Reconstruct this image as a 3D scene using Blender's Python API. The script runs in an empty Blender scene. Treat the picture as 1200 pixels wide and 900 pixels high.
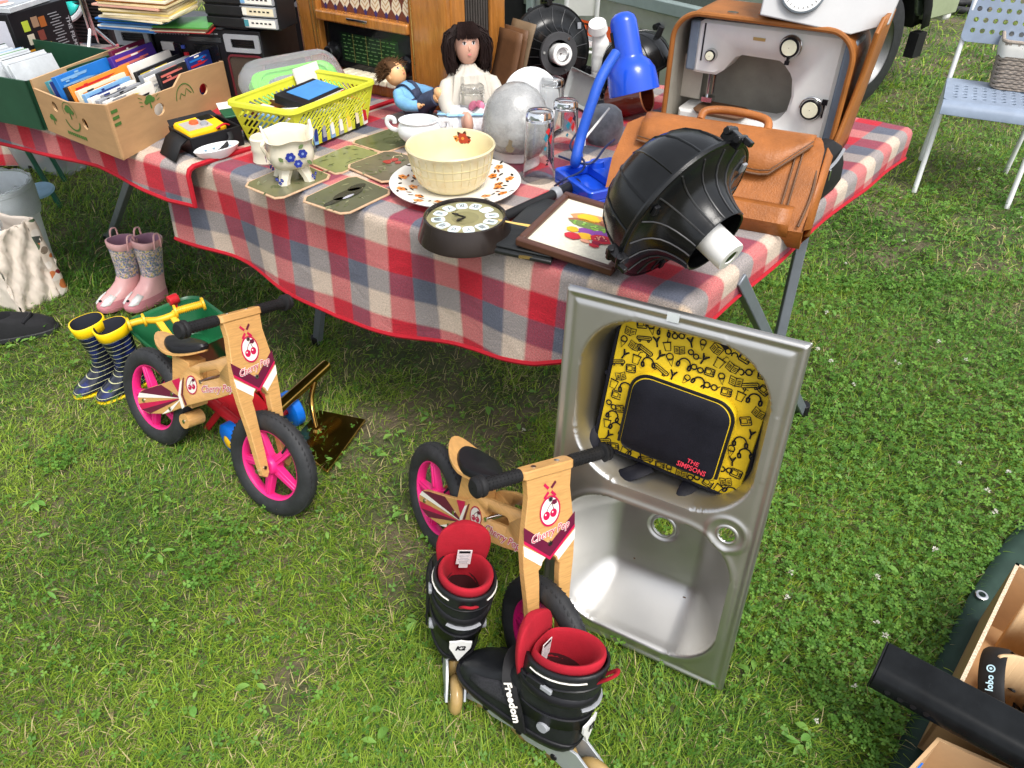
import bpy, bmesh, math, random
import numpy as np
from math import sin, cos, pi, radians, atan2, sqrt
from mathutils import Vector, Matrix
from mathutils.geometry import delaunay_2d_cdt
random.seed(7); RNG = np.random.default_rng(7)
SC = bpy.context.scene
COL = SC.collection
V = Vector
# ------------------------------------------------------------------ camera model: metres on the lawn <-> positions in the photograph
CF, CP, CH = 880.0, radians(38.0), 1.5
TOP = 0.74
def P(px, py, z=0.0):
    u = (px-600)/CF; v = (py-450)/CF
    d = V((u, cos(CP)-v*sin(CP), -sin(CP)-v*cos(CP)))
    return V((0, 0, CH)) + d*((z-CH)/d.z)
def Zat(p, py):
    lo, hi = -1.0, 1.49
    for _ in range(40):
        m = (lo+hi)/2
        z = p[1]*cos(CP)-(m-CH)*sin(CP); y = -(p[1]*sin(CP)+(m-CH)*cos(CP))
        if 450+CF*y/z > py: lo = m
        else: hi = m
    return lo
def yaw_of(a, b): return atan2(b[1]-a[1], b[0]-a[0])

# ------------------------------------------------------------------ materials
def nn(nt, t, **k):
    n = nt.nodes.new(t)
    for a, b in k.items(): setattr(n, a, b)
    return n
MATS = {}
def mat(name, col, rough=.5, metal=0.0, var=.12, vs=14, bump=0.0, bs=150, coat=0.0, trans=0.0, ior=1.45, sheen=0.0, stretch=None, spec=.5, var2=None, rv=.12, alpha=None):
    if name in MATS: return MATS[name]
    m = bpy.data.materials.new(name); m.use_nodes = True; nt = m.node_tree; L = nt.links
    b = nt.nodes['Principled BSDF']
    tc = nn(nt, 'ShaderNodeTexCoord'); src = tc.outputs['Object']
    if stretch:
        mp = nn(nt, 'ShaderNodeMapping'); mp.inputs['Scale'].default_value = stretch
        L.new(src, mp.inputs[0]); src = mp.outputs[0]
    no = nn(nt, 'ShaderNodeTexNoise'); no.inputs['Scale'].default_value = vs; no.inputs['Detail'].default_value = 6; no.inputs['Roughness'].default_value = .65
    L.new(src, no.inputs['Vector'])
    ra = nn(nt, 'ShaderNodeValToRGB'); e = ra.color_ramp.elements
    e[0].position = .3; e[1].position = .7
    lo = var2 if var2 else tuple(c*(1-var) for c in col); hi = tuple(min(1, c*(1+var)) for c in col)
    e[0].color = (*lo, 1); e[1].color = (*hi, 1)
    L.new(no.outputs['Fac'], ra.inputs[0]); L.new(ra.outputs[0], b.inputs['Base Color'])
    mr = nn(nt, 'ShaderNodeMapRange'); mr.inputs['To Min'].default_value = max(.02, rough-rv); mr.inputs['To Max'].default_value = min(1, rough+rv)
    no2 = nn(nt, 'ShaderNodeTexNoise'); no2.inputs['Scale'].default_value = vs*2.3; no2.inputs['Detail'].default_value = 5
    L.new(src, no2.inputs['Vector']); L.new(no2.outputs['Fac'], mr.inputs['Value']); L.new(mr.outputs[0], b.inputs['Roughness'])
    b.inputs['Metallic'].default_value = metal; b.inputs['Coat Weight'].default_value = coat; b.inputs['Coat Roughness'].default_value = .08
    b.inputs['Transmission Weight'].default_value = trans; b.inputs['IOR'].default_value = ior; b.inputs['Sheen Weight'].default_value = sheen
    b.inputs['Specular IOR Level'].default_value = spec
    if alpha is not None: b.inputs['Alpha'].default_value = alpha
    if bump:
        nb = nn(nt, 'ShaderNodeTexNoise'); nb.inputs['Scale'].default_value = bs; nb.inputs['Detail'].default_value = 4
        bp = nn(nt, 'ShaderNodeBump'); bp.inputs['Strength'].default_value = bump; bp.inputs['Distance'].default_value = .002
        L.new(src, nb.inputs['Vector']); L.new(nb.outputs['Fac'], bp.inputs['Height']); L.new(bp.outputs[0], b.inputs['Normal'])
    MATS[name] = m; return m
def srgb(r, g, b):
    f = lambda c: ((c/255+.055)/1.055)**2.4 if c > 10 else c/255/12.92
    return (f(r), f(g), f(b))

# ------------------------------------------------------------------ mesh builder
def frame_from(d, up=(0, 0, 1)):
    d = V(d).normalized(); u = V(up)
    if abs(d.dot(u)) > .98: u = V((1, 0, 0))
    x = u.cross(d).normalized(); y = d.cross(x)
    return x, y, d
class MB:
    def __init__(s): s.v = []; s.f = []; s.m = []; s.uv = {}
    def add(s, vs, fs, m=0, M=None):
        o = len(s.v)
        s.v += [tuple(M @ V(q)) for q in vs] if M is not None else [tuple(q) for q in vs]
        for i, f in enumerate(fs):
            s.f.append(tuple(j+o for j in f)); s.m.append(m[i] if isinstance(m, list) else m)
        return s
    def box(s, c, size, m=0, M=None, R=None):
        x, y, z = (q/2 for q in size); c = V(c)
        vs = [V((a*x, b*y, e*z)) for a in (-1, 1) for b in (-1, 1) for e in (-1, 1)]
        if R is not None: vs = [R @ q for q in vs]
        return s.add([c+q for q in vs], [(0,1,3,2),(4,6,7,5),(0,4,5,1),(2,3,7,6),(0,2,6,4),(1,5,7,3)], m, M)
    def bar(s, p0, p1, w, h, m=0, up=(0, 0, 1), M=None):
        p0, p1 = V(p0), V(p1); x, y, d = frame_from(p1-p0, up)
        vs = [p+x*a*w/2+y*b*h/2 for p in (p0, p1) for a, b in ((-1,-1),(1,-1),(1,1),(-1,1))]
        return s.add(vs, [(3,2,1,0),(4,5,6,7),(0,1,5,4),(1,2,6,5),(2,3,7,6),(3,0,4,7)], m, M)
    def loft(s, rings, m=0, c0=True, c1=True, M=None, closed=True):
        n = len(rings[0]); vs = [q for r in rings for q in r]; fs = []
        for k in range(len(rings)-1):
            for i in range(n if closed else n-1):
                j = (i+1) % n
                fs.append((k*n+i, k*n+j, (k+1)*n+j, (k+1)*n+i))
        if c0: fs.append(tuple(reversed(range(n))))
        if c1: fs.append(tuple(range((len(rings)-1)*n, len(rings)*n)))
        return s.add(vs, fs, m, M)
    def tube(s, pts, r, n=10, m=0, M=None, caps=True, flat=1.0, up=(0, 0, 1)):
        pts = [V(p) for p in pts]; k = len(pts)
        rs = r if isinstance(r, (list, tuple)) else [r]*k
        x = None; rings = []
        for i in range(k):
            d = (pts[min(i+1, k-1)]-pts[max(i-1, 0)]).normalized()
            if x is None: x, y, _ = frame_from(d, up)
            else:
                x = (x-d*x.dot(d)).normalized(); y = d.cross(x)
            rings.append([pts[i]+x*cos(2*pi*a/n)*rs[i]+y*sin(2*pi*a/n)*rs[i]*flat for a in range(n)])
        return s.loft(rings, m, caps, caps, M)
    def lathe(s, prof, n=32, m=0, M=None, sx=1, sy=1, a0=0, a1=2*pi):
        full = abs(a1-a0-2*pi) < 1e-6; k = n if full else n+1
        vs = []; fs = []; ms = []
        for r, z in prof:
            for i in range(k):
                a = a0+(a1-a0)*i/n
                vs.append((max(r, 1e-5)*cos(a)*sx, max(r, 1e-5)*sin(a)*sy, z))
        for j in range(len(prof)-1):
            for i in range(n):
                i2 = (i+1) % k if full else i+1
                fs.append((j*k+i, j*k+i2, (j+1)*k+i2, (j+1)*k+i)); ms.append(m[j] if isinstance(m, (list, tuple)) else m)
        return s.add(vs, fs, ms, M)
    def cyl(s, p0, p1, r0, r1=None, n=20, m=0, M=None):
        return s.tube([p0, p1], [r0, r0 if r1 is None else r1], n, m, M)
    def ell(s, c, r, n=14, m=0, M=None, R=None):
        if not isinstance(r, (tuple, list)): r = (r, r, r)
        vs = []; fs = []; c = V(c)
        for j in range(n+1):
            t = pi*j/n
            for i in range(2*n):
                a = pi*i/n; q = V((max(sin(t), 1e-4)*cos(a)*r[0], max(sin(t), 1e-4)*sin(a)*r[1], -cos(t)*r[2]))
                vs.append(c+(R @ q if R is not None else q))
        for j in range(n):
            for i in range(2*n):
                i2 = (i+1) % (2*n); fs.append((j*2*n+i, j*2*n+i2, (j+1)*2*n+i2, (j+1)*2*n+i))
        return s.add(vs, fs, m, M)
    def poly(s, pts, m=0, M=None): return s.add(pts, [tuple(range(len(pts)))], m, M)
    def disc(s, c, r, n=24, m=0, M=None, r2=None):
        c = V(c)
        return s.poly([c+V((cos(2*pi*i/n)*r, sin(2*pi*i/n)*(r2 or r), 0)) for i in range(n)], m, M)
    def ring(s, c, r0, r1, n=28, m=0, M=None):
        c = V(c); vs = [c+V((cos(2*pi*i/n)*r, sin(2*pi*i/n)*r, 0)) for r in (r0, r1) for i in range(n)]
        return s.add(vs, [(i, (i+1) % n, n+(i+1) % n, n+i) for i in range(n)], m, M)
    def shape(s, loops, depth, m=0, M=None, bevel=0.0):
        # flat outline with holes in x, y, thickened along z, edges chamfered by bevel
        L2 = []
        for lp in loops:
            q = [V((float(p[0]), float(p[1]))) for p in lp]; L2.append([p for k, p in enumerate(q) if (p-q[k-1]).length > 1e-6])
        def inside(x, y):
            c = False
            for lp in L2:
                for k in range(len(lp)):
                    a, b = lp[k-1], lp[k]
                    if (a.y > y) != (b.y > y) and x < (b.x-a.x)*(y-a.y)/(b.y-a.y)+a.x: c = not c
            return c
        area = lambda lp: sum(lp[k-1].x*lp[k].y-lp[k].x*lp[k-1].y for k in range(len(lp)))
        for k in range(len(L2)):
            if (area(L2[k]) > 0) != (k == 0): L2[k].reverse()      # outline counter-clockwise, holes clockwise
        def shrunk(lp, b):
            o = []
            for k in range(len(lp)):
                a, c, d = lp[k-1], lp[k], lp[(k+1) % len(lp)]; n1 = V((-(c-a).y, (c-a).x)).normalized(); n2 = V((-(d-c).y, (d-c).x)).normalized(); t = n1+n2
                o.append(c+t/max(t.length_squared/2, .35)*b if t.length > 1e-6 else c)
            return o
        In = [shrunk(lp, bevel) for lp in L2] if bevel else L2
        pts = [p for lp in In for p in lp]; edges = []; o = 0
        for lp in In: edges += [(o+k, o+(k+1) % len(lp)) for k in range(len(lp))]; o += len(lp)
        sc_ = 1/max(max(abs(p.x), abs(p.y)) for p in pts); cv, _, cf, ov, _, _ = delaunay_2d_cdt([p*sc_ for p in pts], edges, [], 0, 1e-7)
        cv = [p/sc_ for p in cv]; tri = [f for f in cf if inside(sum(cv[i].x for i in f)/3, sum(cv[i].y for i in f)/3)]
        h = depth/2; n = len(cv)
        s.add([(p.x, p.y, h) for p in cv]+[(p.x, p.y, -h) for p in cv], [tuple(f) for f in tri]+[tuple(i+n for i in reversed(f)) for f in tri], m, M)
        for a, b in zip(L2, In):
            rg = [[(p.x, p.y, -h) for p in b]]+([[(p.x, p.y, -h+bevel) for p in a], [(p.x, p.y, h-bevel) for p in a]] if bevel else [])+[[(p.x, p.y, h) for p in b]]
            s.loft(rg, m, False, False, M)
        return s
    def _curve(s, cu, m, M):
        ob = bpy.data.objects.new('outline', cu); me = bpy.data.meshes.new_from_object(ob)
        s.add([q.co.copy() for q in me.vertices], [tuple(p.vertices) for p in me.polygons], m, M)
        bpy.data.objects.remove(ob); bpy.data.meshes.remove(me); bpy.data.curves.remove(cu); return s
    def text(s, t, size, m=0, M=None, shear=0.0, bold=0.0, depth=0.0, sx=1.0):
        cu = bpy.data.curves.new('lettering', 'FONT'); cu.body = t; cu.size = size; cu.shear = shear; cu.offset = bold
        cu.align_x = 'CENTER'; cu.align_y = 'CENTER'; cu.extrude = depth; cu.resolution_u = 2
        S = Matrix.Diagonal((sx, 1, 1, 1))
        return s._curve(cu, m, (M @ S) if M is not None else S)
    def build(s, name, mats, parent=None, bevel=0, sub=0, angle=40, M=None, solid=0, seg=2, weld=False):
        me = bpy.data.meshes.new(name)
        me.from_pydata(s.v, [], s.f)
        if M is not None: me.transform(M)
        for q in (mats if isinstance(mats, (list, tuple)) else [mats]): me.materials.append(q)
        me.polygons.foreach_set('material_index', s.m)
        me.polygons.foreach_set('use_smooth', [True]*len(s.f))
        bm = bmesh.new(); bm.from_mesh(me)
        if weld: bmesh.ops.remove_doubles(bm, verts=bm.verts, dist=1e-5)
        bmesh.ops.remove_doubles(bm, verts=bm.verts, dist=2e-6); bmesh.ops.recalc_face_normals(bm, faces=bm.faces) if not getattr(s, 'keep', False) else None
        bm.to_mesh(me); bm.free()
        me.set_sharp_from_angle(angle=radians(angle)); me.update()
        ob = bpy.data.objects.new(name, me); COL.objects.link(ob)
        if parent is not None: ob.parent = parent
        if solid:
            q = ob.modifiers.new('solid', 'SOLIDIFY'); q.thickness = solid; q.offset = 0
        if bevel:
            q = ob.modifiers.new('bevel', 'BEVEL'); q.width = bevel; q.segments = seg; q.limit_method = 'ANGLE'; q.angle_limit = radians(38)
        if sub:
            q = ob.modifiers.new('sub', 'SUBSURF'); q.levels = sub; q.render_levels = sub
        return ob
def tag(o, label, cat, group=None, kind=None):
    if label: o['label'] = label
    if cat: o['category'] = cat
    if group: o['group'] = group
    if kind: o['kind'] = kind
    return o
def thing(name, label, cat, loc=(0, 0, 0), rz=0.0, group=None, rot=None, M=None):
    o = bpy.data.objects.new(name, None); COL.objects.link(o); o.empty_display_size = .05
    if M is not None: o.matrix_world = M
    else:
        o.location = loc; o.rotation_euler = rot if rot else (0, 0, rz)
    return tag(o, label, cat, group)
def TR(x=0, y=0, z=0): return Matrix.Translation((x, y, z))
def RX(a): return Matrix.Rotation(a, 4, 'X')
def RY(a): return Matrix.Rotation(a, 4, 'Y')
def RZ(a): return Matrix.Rotation(a, 4, 'Z')
def basis(o, x, y, z):
    M = Matrix.Identity(4)
    for i, c in enumerate((x, y, z, o)):
        for k in range(3): M[k][i] = c[k]
    return M
def rrect(w, h, r, n=5, cx=0, cy=0):
    out = []
    for (sx, sy, a) in ((1, 1, 0), (-1, 1, pi/2), (-1, -1, pi), (1, -1, 1.5*pi)):
        for i in range(n+1):
            t = a+pi/2*i/n; out.append((cx+sx*(w/2-r)+r*cos(t), cy+sy*(h/2-r)+r*sin(t)))
    return out
def circ(cx, cy, r, n=20, ry=None): return [(cx+r*cos(2*pi*i/n), cy+(ry or r)*sin(2*pi*i/n)) for i in range(n)]
def smoothpath(pts, n=6):
    pts = [V(p) for p in pts]; out = []
    for i in range(len(pts)-1):
        a, b, c, d = pts[max(i-1, 0)], pts[i], pts[i+1], pts[min(i+2, len(pts)-1)]
        for k in range(n):
            t = k/n
            out.append(.5*((2*b)+(c-a)*t+(2*a-5*b+4*c-d)*t*t+(3*b-a-3*c+d)*t**3))
    out.append(pts[-1]); return out

ORD = ['first', 'second', 'third', 'fourth', 'fifth', 'sixth', 'seventh', 'eighth', 'ninth', 'tenth', 'eleventh', 'twelfth', 'thirteenth', 'fourteenth']
# common materials
M_steel = mat('brushed_steel', (.58, .57, .545), .41, 1.0, var=.05, vs=5, bump=.02, bs=700, rv=.05)
M_black = mat('black_plastic', (.011, .011, .013), .36, var=.25, spec=.28)
M_blackm = mat('black_matt', (.014, .014, .015), .6, var=.3, spec=.25)
M_gloss = mat('black_gloss', (.008, .008, .009), .12, var=.3, rv=.05, spec=.35)
M_rubber = mat('tyre_rubber', (.021, .022, .024), .62, var=.35, vs=30, bump=.3, bs=260)
M_wood = mat('birch_ply', (.58, .32, .11), .40, var=.17, vs=9, stretch=(3, 3, 30), coat=.25)
M_ply = mat('ply_edge', (.46, .27, .12), .6, var=.35, vs=40, stretch=(1, 1, 1))
M_white = mat('white_paint', (.78, .77, .75), .4, var=.05)
M_whitep = mat('white_plastic', (.80, .79, .76), .32, var=.04)
M_red = mat('red_plastic', (.62, .02, .03), .35, var=.1)
M_yel = mat('yellow_plastic', (.80, .47, .02), .4, var=.08)
M_paper = mat('paper', (.72, .70, .66), .7, var=.08)
M_chrome = mat('chrome', (.62, .62, .62), .15, 1.0, var=.08)
M_gunmetal = mat('grey_leg_paint', (.17, .19, .215), .40, .3, var=.1)
M_card = mat('cardboard', (.43, .25, .115), .75, var=.10, vs=9, bump=.15, bs=120, stretch=(1, 1, 4))
M_cardin = mat('cardboard_inside', (.52, .33, .17), .8, var=.1, vs=9)
M_leather = mat('tan_leather', (.33, .112, .026), .40, var=.28, vs=11, bump=.5, bs=260, spec=.4)
M_leatherd = mat('brown_leather', (.13, .06, .026), .5, var=.25, bump=.3, bs=300)
M_wooddark = mat('walnut_veneer', (.40, .155, .03), .25, var=.30, vs=7, stretch=(9, 9, 1.2), coat=.4)
M_glass = mat('clear_glass', (.97, .98, .98), .02, trans=1.0, ior=1.45, var=0, rv=.01)
M_porc = mat('white_porcelain', (.76, .78, .78), .16, var=.03, coat=.3, rv=.04)
M_cream = mat('cream_glaze', (.70, .61, .36), .2, var=.05, coat=.3, rv=.05)
M_blue = mat('blue_plastic', (.01, .07, .55), .22, var=.08, coat=.2, rv=.06)
M_grey = mat('grey_plastic', (.28, .29, .31), .45, var=.1)
M_dgreen = mat('dark_green_plastic', (.012, .10, .045), .4, var=.15)
def C(name, rgb, rough=.5, **k): return mat(name, srgb(*rgb), rough, **k)
# ------------------------------------------------------------------ camera, light, sky
cam = bpy.data.cameras.new('camera'); co = bpy.data.objects.new('camera', cam); COL.objects.link(co)
cam.sensor_width = 36; cam.lens = CF/1200*36; cam.clip_end = 500; cam.clip_start = .05
co.location = (0, 0, CH); co.rotation_euler = (pi/2-CP, 0, 0); SC.camera = co
w = bpy.data.worlds.new('World'); SC.world = w; w.use_nodes = True; nt = w.node_tree
sk = nn(nt, 'ShaderNodeTexSky', sky_type='NISHITA'); sk.sun_disc = False
SUN_EL, SUN_AZ = radians(60), radians(150)     # azimuth measured from +Y towards +X
sk.sun_elevation = SUN_EL; sk.sun_rotation = SUN_AZ; sk.dust_density = 3.0; sk.air_density = 1.0
hs = nn(nt, 'ShaderNodeHueSaturation'); hs.inputs['Saturation'].default_value = .28
bg = nt.nodes['Background']; bg.inputs[1].default_value = .142
nt.links.new(sk.outputs[0], hs.inputs['Color']); nt.links.new(hs.outputs[0], bg.inputs[0])
sl = bpy.data.lights.new('sun', 'SUN'); sl.energy = 1.3; sl.angle = radians(22); sl.color = (1, .96, .90)
so = bpy.data.objects.new('sun', sl); COL.objects.link(so)
sd = V((sin(SUN_AZ)*cos(SUN_EL), cos(SUN_AZ)*cos(SUN_EL), sin(SUN_EL)))
so.rotation_euler = sd.to_track_quat('Z', 'Y').to_euler()
vs_ = SC.view_settings; vs_.view_transform = 'Standard'; vs_.look = 'None'; vs_.exposure = 0.98; vs_.gamma = 1
SC.cycles.max_bounces = 8; SC.cycles.transparent_max_bounces = 12; SC.cycles.use_denoising = True; SC.cycles.caustics_reflective = False

# ------------------------------------------------------------------ lawn
def bump_ground(x, y): return .012*np.sin(x*1.7+.4)*np.cos(y*1.3)+.006*np.sin(x*5.1+y*3.7)-.006
def lawn_noise(x, y, s, seed):
    r = np.random.default_rng(seed); out = np.zeros_like(x)
    for k in range(7):
        a = r.uniform(0, 2*pi); f = s*r.uniform(.6, 1.7); out += np.sin((x*cos(a)+y*sin(a))*f+r.uniform(0, 6.3))
    return out/7
def fast_mesh(name, co_, faces_loops, nper, mats, smooth=True):
    me = bpy.data.meshes.new(name); nv = len(co_); nf = len(faces_loops)//nper
    me.vertices.add(nv); me.vertices.foreach_set('co', co_.astype(np.float32).ravel())
    me.loops.add(nf*nper); me.loops.foreach_set('vertex_index', faces_loops.astype(np.int32))
    me.polygons.add(nf); me.polygons.foreach_set('loop_start', np.arange(0, nf*nper, nper, dtype=np.int32))
    if smooth: me.polygons.foreach_set('use_smooth', np.ones(nf, bool))
    for q in mats: me.materials.append(q)
    me.update(calc_edges=True); ob = bpy.data.objects.new(name, me); COL.objects.link(ob); return ob
gm = bpy.data.materials.new('lawn_soil'); gm.use_nodes = True; nt = gm.node_tree; L = nt.links; b = nt.nodes['Principled BSDF']
tc = nn(nt, 'ShaderNodeTexCoord'); n1 = nn(nt, 'ShaderNodeTexNoise'); n1.inputs['Scale'].default_value = 2.2; n1.inputs['Detail'].default_value = 9; n1.inputs['Roughness'].default_value = .7
L.new(tc.outputs['Object'], n1.inputs['Vector']); r1 = nn(nt, 'ShaderNodeValToRGB')
e = r1.color_ramp.elements; e[0].position = .36; e[0].color = (.040, .060, .014, 1); e[1].position = .60; e[1].color = (.150, .112, .072, 1)
e2 = e.new(.47); e2.color = (.075, .080, .030, 1)
L.new(n1.outputs['Fac'], r1.inputs[0]); L.new(r1.outputs[0], b.inputs['Base Color']); b.inputs['Roughness'].default_value = .95
n2 = nn(nt, 'ShaderNodeTexNoise'); n2.inputs['Scale'].default_value = 60; n2.inputs['Detail'].default_value = 8; L.new(tc.outputs['Object'], n2.inputs['Vector'])
bp = nn(nt, 'ShaderNodeBump'); bp.inputs['Distance'].default_value = .02; L.new(n2.outputs['Fac'], bp.inputs['Height']); L.new(bp.outputs[0], b.inputs['Normal'])
gx = np.concatenate([np.linspace(-60, -6, 12), np.linspace(-5, 5, 81), np.linspace(6, 60, 12)])
gy = np.concatenate([np.linspace(-30, -1, 8), np.linspace(-.5, 8, 70), np.linspace(9, 90, 14)])
X, Y = np.meshgrid(gx, gy); fade = np.clip(1-(np.hypot(X, Y-3)-8)/6, 0, 1)
Zg = bump_ground(X, Y)*fade
cg = np.stack([X, Y, Zg], -1).reshape(-1, 3); nx, ny = len(gx), len(gy)
i = np.arange(nx*ny).reshape(ny, nx); fl = np.stack([i[:-1, :-1], i[:-1, 1:], i[1:, 1:], i[1:, :-1]], -1).reshape(-1)
tag(fast_mesh('lawn', cg, fl, 4, [gm]), 'soil and thatch of the lawn under the stall', None, kind='structure')

def leaf_mat(name, transl=.35, rough=.5):
    m = bpy.data.materials.new(name); m.use_nodes = True; nt = m.node_tree; L = nt.links; b = nt.nodes['Principled BSDF']
    at = nn(nt, 'ShaderNodeAttribute'); at.attribute_name = 'tint'
    tr = nn(nt, 'ShaderNodeBsdfTranslucent'); mx = nn(nt, 'ShaderNodeMixShader'); mx.inputs[0].default_value = transl
    L.new(at.outputs['Color'], b.inputs['Base Color']); L.new(at.outputs['Color'], tr.inputs['Color'])
    b.inputs['Roughness'].default_value = rough; b.inputs['Specular IOR Level'].default_value = .35
    L.new(b.outputs[0], mx.inputs[1]); L.new(tr.outputs[0], mx.inputs[2]); L.new(mx.outputs[0], nt.nodes['Material Output'].inputs[0]); return m
M_blade = leaf_mat('grass_blade'); M_clover = leaf_mat('clover_leaf', .3, .55)
def in_quad(x, y, q):
    ok = np.ones(x.shape, bool)
    for k in range(len(q)):
        a, b_ = q[k], q[(k+1) % len(q)]
        ok &= ((b_[0]-a[0])*(y-a[1])-(b_[1]-a[1])*(x-a[0])) > 0
    return ok
BARE = []      # outlines on the lawn where nothing grows (things lie there)
def scatter(n, ymin, ymax, power=1.0):
    y = ymin+(ymax-ymin)*RNG.random(n)**power
    half = .80*y*1.0+.55
    x = (RNG.random(n)*2-1)*half
    return x, y
def set_tint(ob, col):
    a = ob.data.attributes.new('tint', 'FLOAT_COLOR', 'POINT'); a.data.foreach_set('color', np.concatenate([col, np.ones((len(col), 1))], 1).astype(np.float32).ravel())
def make_grass(n, ymin, ymax, ln, wd, power=1.0, dens=1.0):
    x, y = scatter(n, ymin, ymax, power)
    bare = lawn_noise(x, y, 3.4, 3)+.75*lawn_noise(x, y, 13, 4)-.30*np.clip((x-.1)*1.2, -.35, 1)-.25*np.clip((y-2.2), 0, 1)*(x < 1.2)
    keep = RNG.random(n) < np.clip(1.0-(bare-.34)/.28, .22, 1)
    for q in BARE: keep &= ~in_quad(x, y, q)
    x, y, bare = x[keep], y[keep], bare[keep]; n = len(x)
    z = bump_ground(x, y)*np.clip(1-(np.hypot(x, y-3)-8)/6, 0, 1)
    flow = 2.6*lawn_noise(x, y, 4.5, 9)
    ang = np.where(RNG.random(n) < .55, flow+RNG.normal(0, .8, n), RNG.random(n)*2*pi)
    Ln = ln*(.45+.9*RNG.random(n)**1.4)*(1+.35*lawn_noise(x, y, 2.5, 21)); W = wd*(.6+.7*RNG.random(n))
    t0 = np.abs(RNG.normal(.6, .4, n)); bend = RNG.uniform(.4, 1.7, n)
    K = 4; pts = []; cx, cy, cz = x.copy(), y.copy(), z-.004
    dx, dy = np.cos(ang), np.sin(ang); sx, sy = -dy, dx
    tw = RNG.normal(0, .5, n)
    co_ = np.zeros((n, 2*K-1, 3))
    for k in range(K):
        wk = W*(1-(k/(K-1))**1.6)*.5*(.8 if k == 0 else 1)
        if k < K-1:
            co_[:, 2*k] = np.stack([cx-sx*wk, cy-sy*wk, cz-tw*wk*.6], -1); co_[:, 2*k+1] = np.stack([cx+sx*wk, cy+sy*wk, cz+tw*wk*.6], -1)
        else: co_[:, 2*k] = np.stack([cx, cy, cz], -1)
        a = np.minimum(t0+bend*(k+.5)/(K-1), 1.75); st = Ln/(K-1)
        cx = cx+dx*np.sin(a)*st; cy = cy+dy*np.sin(a)*st; cz = np.maximum(cz+np.cos(a)*st, z+.001*(1+RNG.random(n)))
    g = RNG.random(n); yv = lawn_noise(x, y, 1.6, 30)*.5+.5*lawn_noise(x, y, 6, 31)
    base = np.stack([.275+.15*g, .41+.14*g, .038+.02*g], -1)
    dark = np.stack([.050+.035*g, .155+.06*g, .015+.010*g], -1)
    tmix = np.clip(.5-.20*np.clip((x-.3)/.6, 0, 1)+.9*yv+RNG.normal(0, .36, n), 0, 1)[:, None]
    colr = dark*(1-tmix)+base*tmix
    dry = RNG.random(n) < (.045+.28*np.clip(bare, 0, 1))
    colr[dry] = np.stack([.50+.16*g, .42+.12*g, .20+.08*g], -1)[dry]
    idx = np.arange(n)[:, None]*7
    tri = np.array([[0, 1, 3], [0, 3, 2], [2, 3, 5], [2, 5, 4], [4, 5, 6]]).reshape(1, -1)
    return co_.reshape(-1, 3), (idx+tri).reshape(-1), np.repeat(colr, 7, 0)
def join_parts(parts):
    co_, fl, cl = [], [], []; o = 0
    for a, b_, c in parts: co_.append(a); fl.append(b_+o); cl.append(c); o += len(a)
    return np.concatenate(co_), np.concatenate(fl), np.concatenate(cl)
def make_clover(n, ymin, ymax, r0, power=1.0):
    x, y = scatter(n, ymin, ymax, power)
    pat = lawn_noise(x, y, 2.4, 50)+.6*lawn_noise(x, y, 7, 51)+.55*np.clip((x-.25)/.5, -.8, 1)
    keep = (pat > .12) | (RNG.random(n) < .09)
    for q in BARE: keep &= ~in_quad(x, y, q)
    x, y = x[keep], y[keep]; n = len(x)
    z = bump_ground(x, y)*np.clip(1-(np.hypot(x, y-3)-8)/6, 0, 1)+RNG.uniform(.012, .042, n)
    r = r0*RNG.uniform(.55, 1.25, n); rot = RNG.random(n)*2*pi; tx, ty = RNG.normal(0, .28, n), RNG.normal(0, .28, n)
    # each leaflet: a rounded heart of 6 outline points folded along its midrib
    lf = np.array([(0, 0, 0), (.55, .42, .12), (1.0, .38, .10), (.92, 0, -.02), (1.0, -.38, .10), (.55, -.42, .12)])
    vs = np.zeros((n, 18, 3))
    for k in range(3):
        a = rot+k*2.094; ca, sa = np.cos(a), np.sin(a)
        for j, (u, v_, h) in enumerate(lf):
            px_, py_ = (ca*u-sa*v_)*r, (sa*u+ca*v_)*r
            vs[:, k*6+j] = np.stack([x+px_, y+py_, z+h*r*1.2+px_*tx+py_*ty], -1)
    tri = np.concatenate([np.array([[0, 3, 1], [1, 3, 2], [0, 5, 3], [5, 4, 3]])+6*k for k in range(3)]).reshape(1, -1)
    g = RNG.random(n); colr = np.stack([.068+.11*g**2, .180+.17*g**2, .018+.03*g**2], -1)
    return vs.reshape(-1, 3), (np.arange(n)[:, None]*18+tri).reshape(-1), np.repeat(colr, 18, 0)
def make_broad(n, ymin, ymax):
    # plantain and dandelion leaves lying in loose rosettes
    x0, y0 = scatter(n, ymin, ymax, 1.2); parts = []
    for a, b_ in zip(x0, y0):
        if any(bool(in_quad(np.array([a]), np.array([b_]), q)[0]) for q in BARE): continue
        k = random.randint(1, 5)
        for j in range(k):
            an = random.uniform(0, 2*pi); ln = random.uniform(.012, .036); wd = ln*random.uniform(.16, .3)
            d = np.array([cos(an), sin(an)]); s_ = np.array([-d[1], d[0]]); o = np.array([a, b_])+d*random.uniform(.002, .014); z0 = random.uniform(.012, .03); tl = random.uniform(-.15, .45)
            rows = []
            for t, wf in ((0, .15), (.25, .75), (.5, 1), (.75, .8), (1, .05)):
                c = o+d*ln*t; zz = z0+ln*(tl*t-.35*t*t)
                rows += [[*(c-s_*wd*wf), zz+.12*wd*wf*3], [*c, zz], [*(c+s_*wd*wf), zz+.12*wd*wf*3]]
            q = []
            for r in range(4):
                for c in range(2):
                    i0 = r*3+c; q += [i0, i0+1, i0+4, i0, i0+4, i0+3]
            g = random.random(); parts.append((np.array(rows), np.array(q), np.tile([[.13+.10*g, .30+.11*g, .05+.03*g]], (15, 1))))
    return join_parts(parts)
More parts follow.
